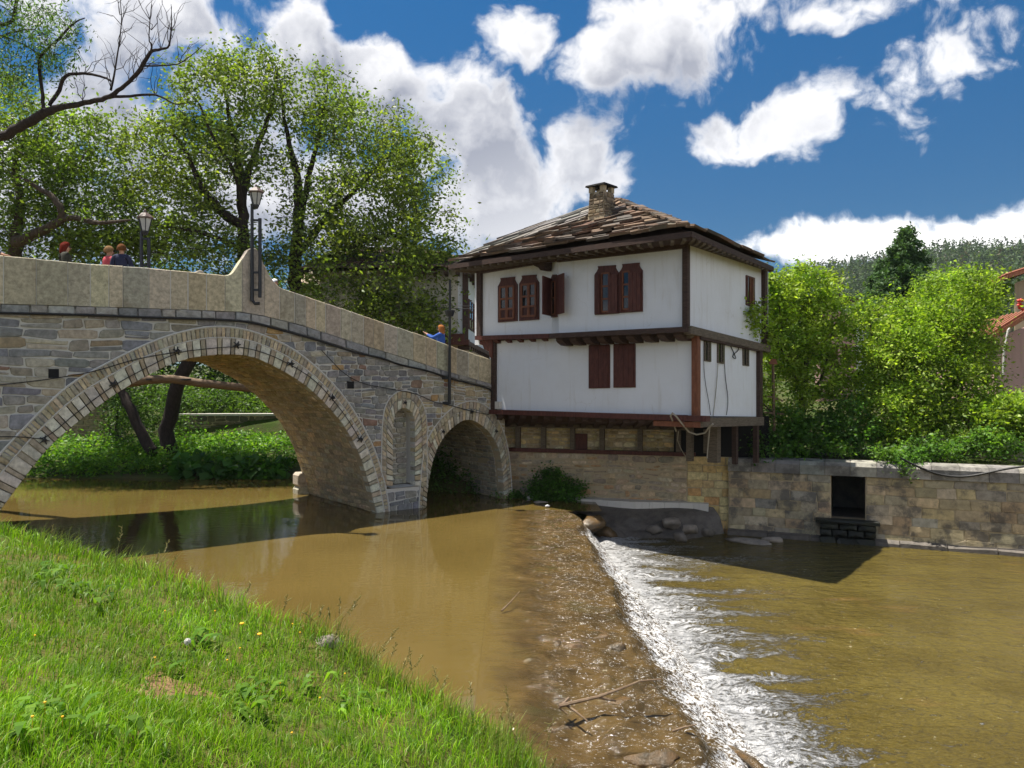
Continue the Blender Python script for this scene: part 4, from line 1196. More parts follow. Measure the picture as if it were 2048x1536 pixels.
# window turned towards the step, shutters thrown open
v, f = f_st.prism([(1105, 635), (1116, 634), (1116, 553), (1114, 549), (1108, 549), (1105, 556)], 0.0, 0.05); w3 = mk('window', v, f, MATS['red_wood'], house)
v, f = f_st.rect(1107.5, 629, 1114, 562, 0.051, 0.056); mk('pane', v, f, MATS['glass'], w3)
bars(f_st, 1107.5, 629, 1114, 562, (0, 1), (0, .5, 1), .057, .08, .04, 'warm_wood', w3)
def shutter(p0, p1, z0, z1, th, mat, parent, name='shutter', planks=3):
    p0 = Vector(p0); p1 = Vector(p1); d = (p1-p0); n = Vector((d.y, -d.x, 0)).normalized()*th/2
    o = None
    for j in range(planks):
        a = p0 + d*(j/planks) + d.normalized()*.004; b_ = p0 + d*((j+1)/planks) - d.normalized()*.004
        q = [P3(a-n, z0), P3(b_-n, z0), P3(b_+n, z0), P3(a+n, z0), P3(a-n, z1), P3(b_-n, z1), P3(b_+n, z1), P3(a+n, z1)]
        m_ = MB().box8(q)
        if o is None: o = m_.build(name, MATS[mat], parent)
        else: m_.build('plank', MATS[mat], o)
    return o
h0 = f_st.P(1105, 634); z0, z1 = h0.z+.02, f_st.P(1105, 558).z
a = Vector((h0.x, h0.y, 0)) + fn*.06
sL = xy(1085, 21.75); shutter(a, sL, z0, z1, .035, 'red_wood', w3)
h1 = f_st.P(1117, 634); a = Vector((h1.x, h1.y, 0)) + fn*.06; sR = xy(1128, 21.35)
shutter(a, sR, z0, z1+.02, .035, 'red_wood', w3)
# the pair of right-hand windows with half-open shutters
def shuttered(pt, out, gx0, gy0, gx1, gy1, leaf_l, leaf_r):
    v, f = pt.prism(out, 0.0, 0.045); win = mk('window', v, f, MATS['red_wood'], house)
    v, f = pt.rect(gx0, gy0, gx1, gy1, 0.046, 0.052); mk('pane', v, f, MATS['glass'], win)
    bars(pt, gx0, gy0, gx1, gy1, (0, 1), (0, .33, .66, 1), .053, .075, .045, 'warm_wood', win)
    for x0, x1, ya, yb, ang in (leaf_l, leaf_r):
        h_ = pt.P(x0, yb, .07); e_ = pt.P(x1, yb, .07); zt = pt.P(x0, ya).z
        d = (e_-h_); d.z = 0
        rot = Matrix.Rotation(ang, 3, 'Z'); d = rot @ d
        shutter(Vector((h_.x, h_.y, 0)), Vector((h_.x, h_.y, 0))+d, h_.z, zt, .035, 'red_wood', win)
    return win
shuttered(f_ur, ogee(1191, 1239, 533, 530, 630, 627), 1206, 624, 1221, 546, (1192.5, 1205, 551, 628, R(-20)), (1238, 1221, 549, 626, R(12)))
shuttered(f_ur, ogee(1240, 1286, 529, 525, 626, 623), 1248, 619, 1261, 543, (1241.5, 1247, 547, 625, R(-30)), (1284.5, 1262, 544, 621, R(6)))
# closed plank shutters below
for x0, x1, y0a, y1a, yb0, yb1 in ((1178.5, 1220.5, 690, 689, 777, 776), (1228, 1271.5, 688, 686.5, 775.5, 775)):
    v, f = f_low.prism([(x0, yb0), (x1, yb1), (x1, y1a+2), (x1-1.5, y1a), (x0+1.5, y0a), (x0, y0a+2)], 0.0, 0.03); win = mk('window', v, f, MATS['red_wood'], house)
    tag(win, 'closed plank shutters')
    u0, v0 = f_low.uv(x0+2.5, yb0-2.5); u1, v1 = f_low.uv(x1-2.5, y1a+3)
    for j in range(4):
        a, b_ = u0+(u1-u0)*(j/4)+.0006, u0+(u1-u0)*((j+1)/4)-.0006
        vv, ff = f_low.prism([(a, v0), (b_, v0), (b_, v1), (a, v1)], .031, .046+.004*(j % 2), False); mk('plank', vv, ff, MATS['red_wood'], win)
# small windows of the side wall
def barred(pt, x0, y0, x1, y1, fw, nb, mat='red_wood'):
    v, f = pt.rect(x0, y0, x1, y1, 0.0, 0.04); win = mk('window', v, f, MATS[mat], house)
    v, f = pt.rect(x0+fw, y0-fw*1.2, x1-fw, y1+fw*1.2, 0.041, 0.047); mk('pane', v, f, MATS['glass'], win)
    bars(pt, x0+fw, y0-fw*1.2, x1-fw, y1+fw*1.2, [(i+1)/(nb+1) for i in range(nb)], (), .048, .07, .03, 'grey_wood' if mat == 'grey_wood' else 'warm_wood', win, 'window_bar')
    return win
barred(r_up, 1491, 610, 1507.5, 556, 2.2, 3)
barred(r_low, 1407, 722, 1420, 683, 1.6, 2, 'grey_wood'); barred(r_low, 1433.5, 726, 1447, 686, 1.6, 2, 'grey_wood'); barred(r_low, 1484.5, 731, 1496, 692, 1.6, 2, 'grey_wood')

# junction boxes and hanging wires
def gadget(pt, x0, y0, x1, y1, d, name, label, mat):
    v, f = pt.rect(x0, y0, x1, y1, 0.0, d); o = mk(name, v, f, MATS[mat])
    v2, f2 = pt.rect(x0+1, y0-1, x1-1, y1+1, d, d+.012); mk('cover', v2, f2, MATS[mat], o)
    return tag(o, label, 'box')
gadget(r_up, 1427.5, 681, 1431.5, 671, .07, 'junction_box', 'cream junction box on the side beam, one of two, nearer the corner', 'seed_white')
gadget(r_up, 1433, 682, 1437.5, 672, .07, 'junction_box', 'cream junction box on the side beam, one of two, further from the corner', 'seed_white')
gadget(f_low, 994, 818, 1004, 803, .10, 'meter_box', 'grey metal box at the bottom left corner of the white wall', 'concrete')
def wire(pt, pxs, rad, name, label, mat='rubber', d=.03):
    c = resample(pxs, 30, 2)
    o = MB().tube([pt.P(a, b_, d) for a, b_ in c], rad, 5).build(name, MATS[mat]); return tag(o, label, 'wire')
wire(r_low, [(1406, 690), (1405, 725), (1408, 765), (1416, 805), (1419, 830)], .008, 'hanging_wire', 'thin dark wire hanging from the first small side window')
wire(r_low, [(1434, 727), (1432, 760), (1428, 800), (1424, 832)], .010, 'hanging_wire', 'grey wire hanging straight below the middle small side window', 'rope')
wire(r_low, [(1447, 727), (1449, 760), (1455, 800), (1451, 830)], .010, 'hanging_wire', 'thin dark wire bowing out right of the middle side window')
wire(r_low, [(1456, 685), (1463, 700), (1472, 720), (1462, 714), (1466, 708), (1476, 700), (1474, 690)], .012, 'wire_coil', 'loose loop of black wire on the white side wall')
o = MB().tube([W(px, py, D) for px, py, D in ((1352, 862, 20.6), (1347, 845, 20.0), (1341, 832, 19.5), (1345, 826, 19.3), (1352, 832, 19.3), (1366, 850, 19.6), (1378, 864, 19.8), (1393, 869, 19.8), (1410, 866, 19.6), (1420, 852, 19.3), (1426, 848, 19.2))], .022, 6).build('hose', MATS['rope'])
tag(o, 'pale grey hose looped under the house corner', 'hose')
o = MB().tube([W(px, py, D) for px, py, D in ((1357, 862, 21.5), (1355, 880, 21.8), (1363, 900, 22.3), (1372, 914, 22.6))], .014, 5).build('hose', MATS['rope'])
tag(o, 'thin grey hose dangling in front of the timber strip', 'hose')
o = MB().tube([W(px, py, D) for px, py, D in ((1424, 832, 20.2), (1419, 860, 20.2), (1416, 890, 20.3), (1414, 916, 20.4))], .016, 5).build('hose', MATS['rope'])
tag(o, 'pale hose running straight down to the wall beside the corner', 'hose')

# ------------------------------------------------------------------ ashlar river wall with the sluice opening
V0 = Vector((6.45, 22.95, 0)); V1 = Vector((14.2, 19.55, 0)); vd = (V1-V0).normalized(); vn = Vector((vd.y, -vd.x, 0))
V2 = V0 + vd*16
rw = thing('river_wall', 'weathered ashlar river wall with a dark sluice opening', 'wall', tuple(V0.lerp(V1, .5)))
rwp = Patch(P3(V0, -1.5), P3(V2, -1.5), P3(V2, 1.5), P3(V0, 1.5))
LV = 16.0
FVV = lambda a, b_, t: V0 + vd*a - vn*t + Vector((0, 0, b_))
def rws(px, py):
    p = rwp.P(px, py); return (p-V0).dot(vd), p.z
d0, dzt = rws(1662, 950); d1, _ = rws(1731, 950); _, dzb = rws(1695, 1042)
topz = 1.42
mb = MB()
for a, b_, za, zb in ((0, d0, -1.5, topz), (d1, LV, -1.5, topz), (d0, d1, dzt, topz), (d0, d1, -1.5, dzb)):
    q = [FVV(a, za, 0), FVV(b_, za, 0), FVV(b_, za, .7), FVV(a, za, .7), FVV(a, zb, 0), FVV(b_, zb, 0), FVV(b_, zb, .7), FVV(a, zb, .7)]
    mb.box8(q)
mb.build('core', MATS['old_mortar'], rw)
mb = MB()
for t in (.7, 2.6): pass
q = [FVV(d0, dzb, .7), FVV(d1, dzb, .7), FVV(d1, dzb, 2.6), FVV(d0, dzb, 2.6), FVV(d0, dzt, .7), FVV(d1, dzt, .7), FVV(d1, dzt, 2.6), FVV(d0, dzt, 2.6)]
mb.add(q, [(0, 1, 2, 3), (4, 7, 6, 5), (1, 2, 6, 5), (3, 0, 4, 7), (2, 3, 7, 6)]); mb.build('sluice_passage', MATS['dark_rock'], rw)
def ex2(za, zb): return [(d0-.02, d1+.02)] if (zb > dzb+.03 and za < dzt-.03) else []
asht = pal([(.50, .405, .255), (.46, .38, .25), (.54, .43, .255), (.42, .36, .26), (.48, .36, .215), (.40, .36, .285), (.50, .42, .30)], 65, .12)
emit(courses(0.02, LV-.02, -1.05, 1.06, (0.23, 0.31), (0.36, 0.80), 0.005, ex2, split=.05, wob=.008, seed=22), FVV, rw, 'ashlar_block', 'ashlar', asht, 0.022, 300, 'ashlar_rest', toward=vn, jit=.008, cut=.05)
# cap
mb = MB()
for i in range(24):
    a, b_ = LV*i/24, LV*(i+1)/24-.01
    prof = [(-.09, 1.07), (-.10, 1.34), (-.02, 1.44), (.5, 1.48), (.75, 1.44), (.75, 1.05)]
    v = [FVV(a+(.0), z, t) for t, z in prof] + [FVV(b_, z, t) for t, z in prof]
    f = [tuple(range(6)), tuple(reversed(range(6, 12)))] + [(j, 6+j, 6+(j+1) % 6, (j+1) % 6) for j in range(6)]
    mk('coping_stone', v, f, MATS['ashlar'], rw, pal([(0.264, 0.256, 0.232), (0.310, 0.295, 0.256)], i)())
# lintel and mossy trough below the opening
mb = MB(); a0, a1 = rws(1640, 1060)[0], rws(1752, 1060)[0]
zt_ = dzb+.02
for za_, zb_, cuts_ in ((-1.4, -.62, (0, .3, .62, 1)), (-.62, -.42, (0, .22, .5, .8, 1)), (-.42, zt_-.07, (0, .35, .68, 1))):
  for k in range(len(cuts_)-1):
    x0 = a0+(a1-a0)*cuts_[k]; x1 = a0+(a1-a0)*cuts_[k+1]
    v, f = stone_geo([(x0+.002, za_+.002), (x1-.002, za_+.002), (x1-.002, zb_-.002), (x0+.002, zb_-.002)], FVV, .28+rng.uniform(-.03, .03), .02, inset=.03, jit=.012, cut=.1)
    mk('mossy_block', v, fix_winding(v, f, vn), MATS['black_moss'], rw)
v, f = stone_geo([(a0-.12, zt_-.06), (a1+.1, zt_-.06), (a1+.1, zt_+.03), (a0-.12, zt_+.03)], FVV, .34, .02, jit=.01, cut=.03)
mk('sluice_sill', v, fix_winding(v, f, vn), MATS['black_moss'], rw)
# upper garden wall set back on the right
U0 = W(1790, 905, 23.6); U1 = W(2075, 905, 21.6); 
ud = (P3(U1, 0)-P3(U0, 0)).normalized(); un = Vector((ud.y, -ud.x, 0)); LU = (P3(U1, 0)-P3(U0, 0)).length + 3
gw = thing('garden_wall', 'overgrown upper garden wall behind the river wall coping', 'wall', (U0.x, U0.y, 1.3))
FU = lambda a, b_, t: P3(U0, 0) + ud*a - un*t + Vector((0, 0, b_))
q = [FU(0, 1.2, .02), FU(LU, 1.2, .02), FU(LU, 1.2, .4), FU(0, 1.2, .4), FU(0, 2.05, .02), FU(LU, 2.05, .02), FU(LU, 2.05, .4), FU(0, 2.05, .4)]
MB().box8(q).build('core', MATS['old_mortar'], gw)
emit(courses(0, LU, 1.3, 2.06, (.15, .25), (.25, .6), .012, None, seed=31), FU, gw, 'stone', 'ashlar', pal([(0.310, 0.279, 0.217), (0.388, 0.341, 0.248)], 66), .03, 120, 'rubble', toward=un)
# black water hose slung along the coping
o = MB().tube([rwp.P(px, py, .16) for px, py in resample([(1800, 915), (1830, 930), (1865, 945), (1900, 952), (1935, 952), (1975, 944), (2010, 936), (2060, 930)], 24, 2)], .03, 6).build('hose', MATS['rubber'])
tag(o, 'black hose slung along the top of the river wall', 'hose')
# ------------------------------------------------------------------ riverbed, water, weir
mk('river_bed', [(-3000, -800, -6.5), (3000, -800, -6.5), (3000, 5000, -6.5), (-3000, 5000, -6.5)], [(0, 1, 2, 3)], MATS['mud'])['kind'] = 'structure'
# upper pool: ends at the lip of the weir apron
nx, ny = 60, 60
X, Y = np.meshgrid(np.r_[np.linspace(-70, -8, 20), np.linspace(-7, -0.42, 30)], np.linspace(2, 60, 60))
tag(grid_mesh('pool_water', X, Y, X*0, MATS['pool_water']), kind='structure')
mk('pool_water_end', [(-0.50, 22.2, -.012), (2.6, 22.2, -0.02), (2.6, 40, -.004), (-0.50, 40, -.004)], [(0, 1, 2, 3)], MATS['pool_water'])['kind'] = 'structure'

def sstep_(t):
    t = np.clip(t, 0, 1); return t*t*(3-2*t)
weir = thing('weir', 'low stone weir with a thin brown sheet of water breaking white over it', 'weir', (1.2, 13, 0))
yv = np.exp(np.linspace(math.log(4.2), math.log(22.4), 680)); xv = np.r_[np.linspace(-0.55, 1.55, 90), np.linspace(1.57, 3.4, 120)]
X, Y = np.meshgrid(xv, yv)
foot = 3.15 + (2.5-3.15)*(Y-8.0)/(21.8-8.0)
lip = 1.78 + 0.42*(fbm(Y*0.9, Y*0+3, 4, 5, .6)-.5) + .18*np.sign(np.sin(Y*2.3+1.2*np.sin(Y*.9)))*np.clip((13-Y)/3, 0, 1)*.5
a = np.clip((X+0.42)/(lip+0.42), 0, 1)
Z = -0.003 - 0.11*a**1.3
# ripples: long crests across the flow, growing toward the lip
amp = np.clip((X+0.35)/0.5, 0, 1)*(0.35+0.65*np.clip((X+.3)/1.8, 0, 1))
wx = X + 0.25*fbm(X*1.2, Y*1.2, 3, 9); 
rd1 = 1-np.abs(2*fbm(wx*1.2+4, Y*3.0, 2, 21)-1); rd2 = 1-np.abs(2*fbm(wx*2.6+1, Y*6.2, 2, 25)-1)
rip = (rd1**2-.6)*0.075 + (rd2**2-.6)*0.036
near = np.clip((11.2-Y)/1.0, 0, 1)
lum = (fbm(X*1.7+9, Y*1.7, 4, 33)-.5)
Z = Z + rip*amp + near*amp*(lum*0.34 - 0.03)
t = np.clip((X-lip)/(foot-lip), 0, 1)
Zc = -0.11 + (-0.86+0.11)*(t**0.85) + 0.02*np.sin(t*9+Y*1.1)*(1-t)
ch = (fbm(X*3+2, Y*5, 5, 41)-.5)*0.24*np.sin(np.pi*np.clip(t, 0, 1))**.6 + (fbm(X*9, Y*9, 3, 44)-.5)*0.05
k = np.clip((X-lip+.12)/.24, 0, 1); k = k*k*(3-2*k)
Z = Z*(1-k) + (Zc+ch)*k
far_ = sstep_((Y-20.9)/1.0)*(1-k); Z = Z*(1-far_) - .014*far_
out = np.clip((X-foot)/.25, 0, 1); Z = Z*(1-out) + (-0.88)*out
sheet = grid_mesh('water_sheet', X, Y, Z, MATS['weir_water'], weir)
# masonry body under the sheet
mb = MB(); 
for i in range(16):
    y0, y1 = 3.5+18.6*i/16, 3.5+18.6*(i+1)/16-.01
    ft = 3.15 + (2.5-3.15)*((y0+y1)/2-8.0)/(13.8)
    mb.box8([(-.6, y0, -1.6), (ft-.05, y0, -1.6), (ft-.05, y1, -1.6), (-.6, y1, -1.6), (-.6, y0, -.30), (1.7, y0, -.34), (1.7, y1, -.34), (-.6, y1, -.30)])
mb.build('weir_core', MATS['wet_rock'], weir)

# river below
xv = np.r_[np.linspace(2.35, 6.0, 130), np.linspace(6.1, 30, 60)]; yv = np.exp(np.linspace(math.log(3.0), math.log(24.5), 260))
X, Y = np.meshgrid(xv, yv)
foot = 3.15 + (2.5-3.15)*(Y-8.0)/13.8; dd = X-foot
boil = np.clip(1-dd/1.6, 0, 1)*np.clip((dd+.3)/.3, 0, 1)
Z = -0.80 + boil**1.5*((fbm(X*2.6, Y*3.4, 4, 51)-.42)*0.26) + (fbm(X*1.1, Y*2.2, 3, 55)-.5)*0.035*np.clip(1-dd/9, .25, 1)
tag(grid_mesh('river_water', X, Y, Z, MATS['river_water']), kind='structure')

# rocks of the broken apron
def rock(name, c, size, mat, parent=None, seed=0, rot=0.0, flat=1.0, sub=3, rough=0.35):
    r = np.random.default_rng(seed)
    u = np.linspace(0, 2*np.pi, 15)[:-1]; w = np.linspace(0, np.pi, 9)
    v = []
    for a_ in w:
        for b_ in u:
            d = np.array([math.sin(a_)*math.cos(b_), math.sin(a_)*math.sin(b_), math.cos(a_)])
            # facet by clipping with random planes
            v.append(d)
    v = np.array(v); pl_ = r.normal(size=(13, 3)); pl_ /= np.linalg.norm(pl_, axis=1)[:, None]; off = r.uniform(.42, .85, 13)
    sc = np.ones(len(v))
    for q, o in zip(pl_, off):
        dt = v@q; sc = np.where(dt > 1e-3, np.minimum(sc, o/np.maximum(dt, 1e-3)), sc)
    sc = sc*(1 + rough*.8*(fbm(v[:, 0]*3+seed, v[:, 1]*3+v[:, 2]*2, 3, seed % 50)-.5))
    v = v*sc[:, None]*np.array(size)
    cr, sr = math.cos(rot), math.sin(rot); v = np.stack([v[:, 0]*cr-v[:, 1]*sr, v[:, 0]*sr+v[:, 1]*cr, v[:, 2]], 1) + np.array(c)
    f = []
    n = 14
    for i in range(8):
        for j in range(n): f.append((i*n+j, i*n+(j+1) % n, (i+1)*n+(j+1) % n, (i+1)*n+j))
    f = [tuple(reversed(q)) for q in f]
    return mk(name, v, np.array(f), MATS[mat], parent)
def wpt(px, py, z): # photo point on a level
    D = (CAM_Z-z)*F/(py-768); return Vector(((px-1024)/F*D, D, z))
rk = [(1065, 1297, .34, .14, .10), (1112, 1284, .24, .13, .11), (1150, 1292, .26, .15, .10), (1200, 1264, .42, .24, .16), (1238, 1284, .2, .14, .13),
      (1030, 1290, .24, .12, .06), (1185, 1180, .2, .12, .07), (1000, 1402, .5, .16, .05), (1060, 1335, .34, .12, .05), (1240, 1395, .4, .2, .08), (1100, 1440, .5, .2, .05), (1290, 1490, .45, .22, .07), (1060, 1500, .5, .2, .05)]
for i, (px, py, a_, b_, c_) in enumerate(rk):
    p = wpt(px, py, -.05); rock('weir_stone', (p.x, p.y, -.16), (a_, b_, c_+.04), 'wet_rock', weir, 100+i, rng.uniform(-.5, .5), rough=.6)

# stone ramp, ledge and rocks between weir and house wall
bk = thing('bank_ledge', 'pale concrete ledge and dark wet stone ramp under the house wall', 'ledge', (3.6, 22.9, 0))
pts_top = [(1062, 1003), (1180, 1005), (1290, 1009), (1375, 1015), (1425, 1020)]
lt_ = [pl.P(px, py, 0.02) for px, py in pts_top]
xs = np.linspace(0, 1, 60); ysn = np.linspace(0, 1, 40)
front = [wpt(1080, 1012, -.03), wpt(1180, 1014, -.02), wpt(1290, 1024, -.04), wpt(1360, 1032, -.06), wpt(1405, 1036, -.10)]
footp = [wpt(1090, 1018, -.2), wpt(1185, 1030, -.3), wpt(1235, 1080, -.84), wpt(1380, 1083, -.86), wpt(1450, 1074, -.9)]
def plx(pts):
    f, L = polyl([Vector(p) for p in pts]); return f
fa_, fb_, fc_ = plx([Vector((q.x, q.y, -.02)) for q in lt_]), plx(front), plx(footp)
X = np.zeros((40, 60)); Y = X.copy(); Z = X.copy()
for i, u in enumerate(xs):
    A0, B0, C0 = fa_(u), fb_(u), fc_(u)
    for j, w in enumerate(ysn):
        q = A0.lerp(C0, w); q.z = A0.z + (C0.z-A0.z)*(w**1.6)
        X[j, i], Y[j, i], Z[j, i] = q
nz = (fbm(X*2.3, Y*2.3, 5, 61)-.5)*0.30*np.clip((ysn[:, None]-.25)/.3, 0, 1)
Z += nz - .03
grid_mesh('ramp', X, Y, Z, MATS['dark_rock'], bk)
sl_ = np.linspace((lt_[0]-W0).dot(wd), (lt_[-1]-W0).dot(wd)-.1, 14)
for a_, b2 in zip(sl_[:-1], sl_[1:]):
    w0_, w1_ = [.40+.08*math.sin(q*1.7) - .2*max(0, (q-sl_[8])/(sl_[-1]-sl_[8])) for q in (a_, b2)]
    v = [FW(a_, -.3, .0), FW(a_, -.3, -w0_-.02), FW(b2-.008, -.3, -w1_-.02), FW(b2-.008, -.3, .0), FW(a_, .07, .0), FW(a_, .055, -w0_), FW(b2-.008, .055, -w1_), FW(b2-.008, .07, .0)]
    MB().box8([v[1], v[2], v[3], v[0], v[5], v[6], v[7], v[4]]).build('ledge_slab', MATS['concrete'], bk)
for i, (px, py, s_) in enumerate(((1340, 1045, .5), (1380, 1055, .45), (1310, 1055, .35), (1415, 1060, .3), (1360, 1066, .3))):
    p = wpt(px, py, -.4); rock('ramp_stone', (p.x, p.y, -.42-.1*i*.2), (s_, s_*.7, .22), 'pale_rock' if i < 2 else 'dark_rock', bk, 140+i, rng.uniform(-1, 1))
p = wpt(1185, 1040, -.2); rock('mossy_stone', (p.x, p.y, -.35), (.5, .45, .32), 'wet_rock', bk, 150)
p = wpt(1215, 1062, -.6); rock('mossy_stone', (p.x, p.y, -.65), (.45, .35, .25), 'wet_rock', bk, 151)
# boulder slab lying at the foot of the river wall
p = wpt(1510, 1083, -.78); o = rock('flat_rock', (p.x, p.y, -.80), (.85, .35, .13), 'pale_rock', None, 160, -.3); tag(o, 'flat pale rock awash at the foot of the river wall', 'rock')
p = wpt(1545, 1078, -.74); o = rock('flat_rock', (p.x, p.y, -.76), (.35, .25, .14), 'pale_rock', None, 161, .2); tag(o, 'small pale rock next to the flat rock by the river wall', 'rock')
p = wpt(1082, 1003, .05); o = rock('flat_rock', (p.x, p.y, .03), (.3, .14, .05), 'pale_rock', None, 162, .2); tag(o, 'thin pale slab lying at the left end of the ledge', 'rock')
p = wpt(1096, 1014, 0.0); o = rock('plastic_scrap', (p.x, p.y, .03), (.09, .06, .04), 'white_plastic', None, 163, .2); tag(o, 'scrap of pale plastic afloat at the end of the ledge', 'litter')
# footing course along the river wall waterline
mb = MB()
for i in range(14):
    a_, b2 = LV*i/14, LV*(i+1)/14
    v = [FVV(a_, -1.4, -.22), FVV(b2, -1.4, -.22), FVV(b2, -1.4, .05), FVV(a_, -1.4, .05), FVV(a_, -.70+rng.uniform(-.03, .03), -.2), FVV(b2-.02, -.70+rng.uniform(-.03, .03), -.2), FVV(b2-.02, -.62, .05), FVV(a_, -.62, .05)]
    m_ = MB().box8(v); m_.build('footing_stone', MATS['dark_rock'], rw)

# driftwood on the weir
def driftwood(pts, r0, label, name='driftwood'):
    t = thing(name, label, 'branch', tuple(pts[0][0]))
    for k, pl_ in enumerate(pts):
        MB().tube(pl_, list(np.linspace(r0*(1 if k == 0 else .75), r0*.35, len(pl_))), 6).build('stem' if k == 0 else 'twig', MATS['twig_wood'], t)
    return t
Wz = lambda px, py, z: wpt(px, py, z)
driftwood([[Wz(1118, 1412, .10), Wz(1160, 1402, .13), Wz(1195, 1394, .16), Wz(1245, 1376, .2), Wz(1280, 1362, .24), Wz(1322, 1358, .26)],
           [Wz(1195, 1394, .15), Wz(1215, 1399, .1), Wz(1232, 1402, .08)], [Wz(1125, 1405, .1), Wz(1150, 1422, .06), Wz(1175, 1442, .02)], [Wz(1138, 1396, .14), Wz(1118, 1416, .08), Wz(1135, 1428, .03)]], .023, 'forked bare branch stranded on the near end of the weir')
driftwood([[Wz(1003, 1222, .02), Wz(1020, 1205, .10), Wz(1039, 1183, .2)]], .016, 'thin straight stick standing out of the shallow weir water', 'stick')
driftwood([[Wz(1345, 1462, -.05), Wz(1370, 1454, 0), Wz(1393, 1449, .02)]], .016, 'short dark stick caught on the lip of the weir', 'stick')
lg = thing('sunken_log', 'mossy rounded log lying in the foam at the bottom of the picture', 'log', tuple(Wz(1440, 1505, -.7)))
MB().tube([Wz(1395, 1496, -.72), Wz(1425, 1500, -.66), Wz(1460, 1512, -.64), Wz(1500, 1535, -.64), Wz(1540, 1570, -.70)], [.05, .10, .12, .12, .10], 10).build('trunk', MATS['wet_rock'], lg, smooth=True)
MB().tube([Wz(1478, 1508, -.53), Wz(1510, 1530, -.52), Wz(1535, 1560, -.55)], [.03, .05, .03], 7).build('moss', MATS['wet_rock'], lg, smooth=True)
# ------------------------------------------------------------------ near bank
EDGE = np.array([(-30, 22, 1.9), (-20, 17, 1.9), (-12, 12.6, 1.95), (-9, 10.8, 1.95), (-5.96, 8.97, 1.93), (-3.6, 7.66, 1.72), (-1.97, 7.17, 1.32), (-.99, 6.78, .97), (-.10, 6.49, .62),
                 (.14, 6.1, .52), (.35, 5, .45), (.6, 3.5, .5), (1.0, 1.5, .7), (1.2, -3, .9)])
def edge_dist(x, y):
    x = np.asarray(x, float); y = np.asarray(y, float)
    best = np.full(x.shape, 1e9); sg = np.zeros(x.shape); ze = np.zeros(x.shape); wt = np.zeros(x.shape)
    for a, b_ in zip(EDGE[:-1], EDGE[1:]):
        d = b_[:2]-a[:2]; L2 = d@d
        t = np.clip(((x-a[0])*d[0]+(y-a[1])*d[1])/L2, 0, 1)
        dx, dy = x-(a[0]+t*d[0]), y-(a[1]+t*d[1]); dd = np.hypot(dx, dy)
        cr = d[0]*dy - d[1]*dx
        u = dd < best
        best = np.where(u, dd, best); sg = np.where(u, np.where(cr < 0, 1, -1), sg)
        wq = math.sqrt(L2)/(dd**4+.02); ze = ze + wq*(a[2]+t*(b_[2]-a[2])); wt = wt + wq
    return best*sg, ze/wt
def sstep(t): t = np.clip(t, 0, 1); return t*t*(3-2*t)
def bank_z(x, y):
    d, ze = edge_dist(x, y)
    ins = ze + (2.0-ze)*sstep(d/4.5)
    outz = ze - 0.10*np.minimum(-d, .3)/.3 - 1.5*np.maximum(-d-.15, 0)
    z = np.where(d > 0, ins, outz)
    return z + (fbm(x*1.3, y*1.3, 4, 71)-.5)*0.16*np.clip(d+1, .3, 1), d
X, Y = np.meshgrid(np.linspace(-14, 2.2, 190), np.linspace(-2, 16, 170))
Z, _ = bank_z(X, Y); Z = np.maximum(Z, -2.2)
tag(grid_mesh('grass_bank', X, Y, Z, MATS['soil_grass']), kind='structure')

def blades(x, y, z, h, w, ang, lean, col, name, label, mat='grass_blade'):
    n = len(x)
    base = np.stack([x, y, z], 1)
    side = np.stack([np.cos(ang), np.sin(ang), np.zeros(n)], 1)*w[:, None]/2
    ld = np.stack([np.cos(lean[0]), np.sin(lean[0]), np.zeros(n)], 1)
    up = np.array([0, 0, 1.0])
    mid = base + up*(h*.58)[:, None] + ld*(h*lean[1]*.32)[:, None]
    tip = base + up*(h*(1-.35*lean[1]))[:, None] + ld*(h*lean[1])[:, None]
    v = np.stack([base-side, base+side, mid+side*.8, mid-side*.8, tip+side*.12, tip-side*.12], 1).reshape(-1, 3)
    i = np.arange(n)[:, None]*6
    f = np.concatenate([i+np.array([[0, 1, 2, 3]]), i+np.array([[3, 2, 4, 5]])], 1).reshape(-1, 4)
    c = np.repeat(col, 2, axis=0)
    o = mk(name, v, f, MATS[mat], None, c); tag(o, label, None, None, 'stuff'); return o
def greens(n, a, b_, r=nr, jit=.25):
    k = r.random((n, 1)); c = np.array(a)*(1-k)+np.array(b_)*k
    return np.clip(c*(1+jit*r.normal(size=(n, 1))*.6), .004, 1)
def bank_hit(px, py):
    lo, hi = 2.0, 14.0
    for D in np.linspace(2.5, 13, 400):
        p = W(px, py, D); z, d = bank_z(np.array([p.x]), np.array([p.y]))
        if p.z <= z[0]: return Vector((p.x, p.y, float(z[0])))
    return W(px, py, 6)
ps_ = [bank_hit(px, py) for px, py in ((345, 1375), (260, 1382), (395, 1372))]
N = 900000
yy = np.exp(nr.uniform(math.log(3.0), math.log(10.5), N)); xx = nr.uniform(-.74, .12, N)*yy
kp = edge_dist(xx, yy)[0] > -.42; xx, yy = xx[kp], yy[kp]; N = len(xx)
zz, dd = bank_z(xx, yy)
clump = fbm(xx*3.2, yy*3.2, 3, 77)
soil_c = [(ps_[0].x, ps_[0].y, .30, .15), (ps_[1].x, ps_[1].y, .26, .08), (ps_[2].x, ps_[2].y, .16, .12)]
bare = np.zeros(N)
for cx, cy, ra, rb in soil_c: bare = np.maximum(bare, 1-((xx-cx)/ra)**2-((yy-cy)/rb)**2)
keep = (dd > -.42) & (zz > .02) & (nr.random(N) < (.45+1.1*(clump-.3))) & ((bare < 0) | (nr.random(N) < .12)) & (nr.random(N) < np.clip(.42+.12*yy, 0, 1))
xx, yy, zz, dd, clump = xx[keep], yy[keep], zz[keep], dd[keep], clump[keep]
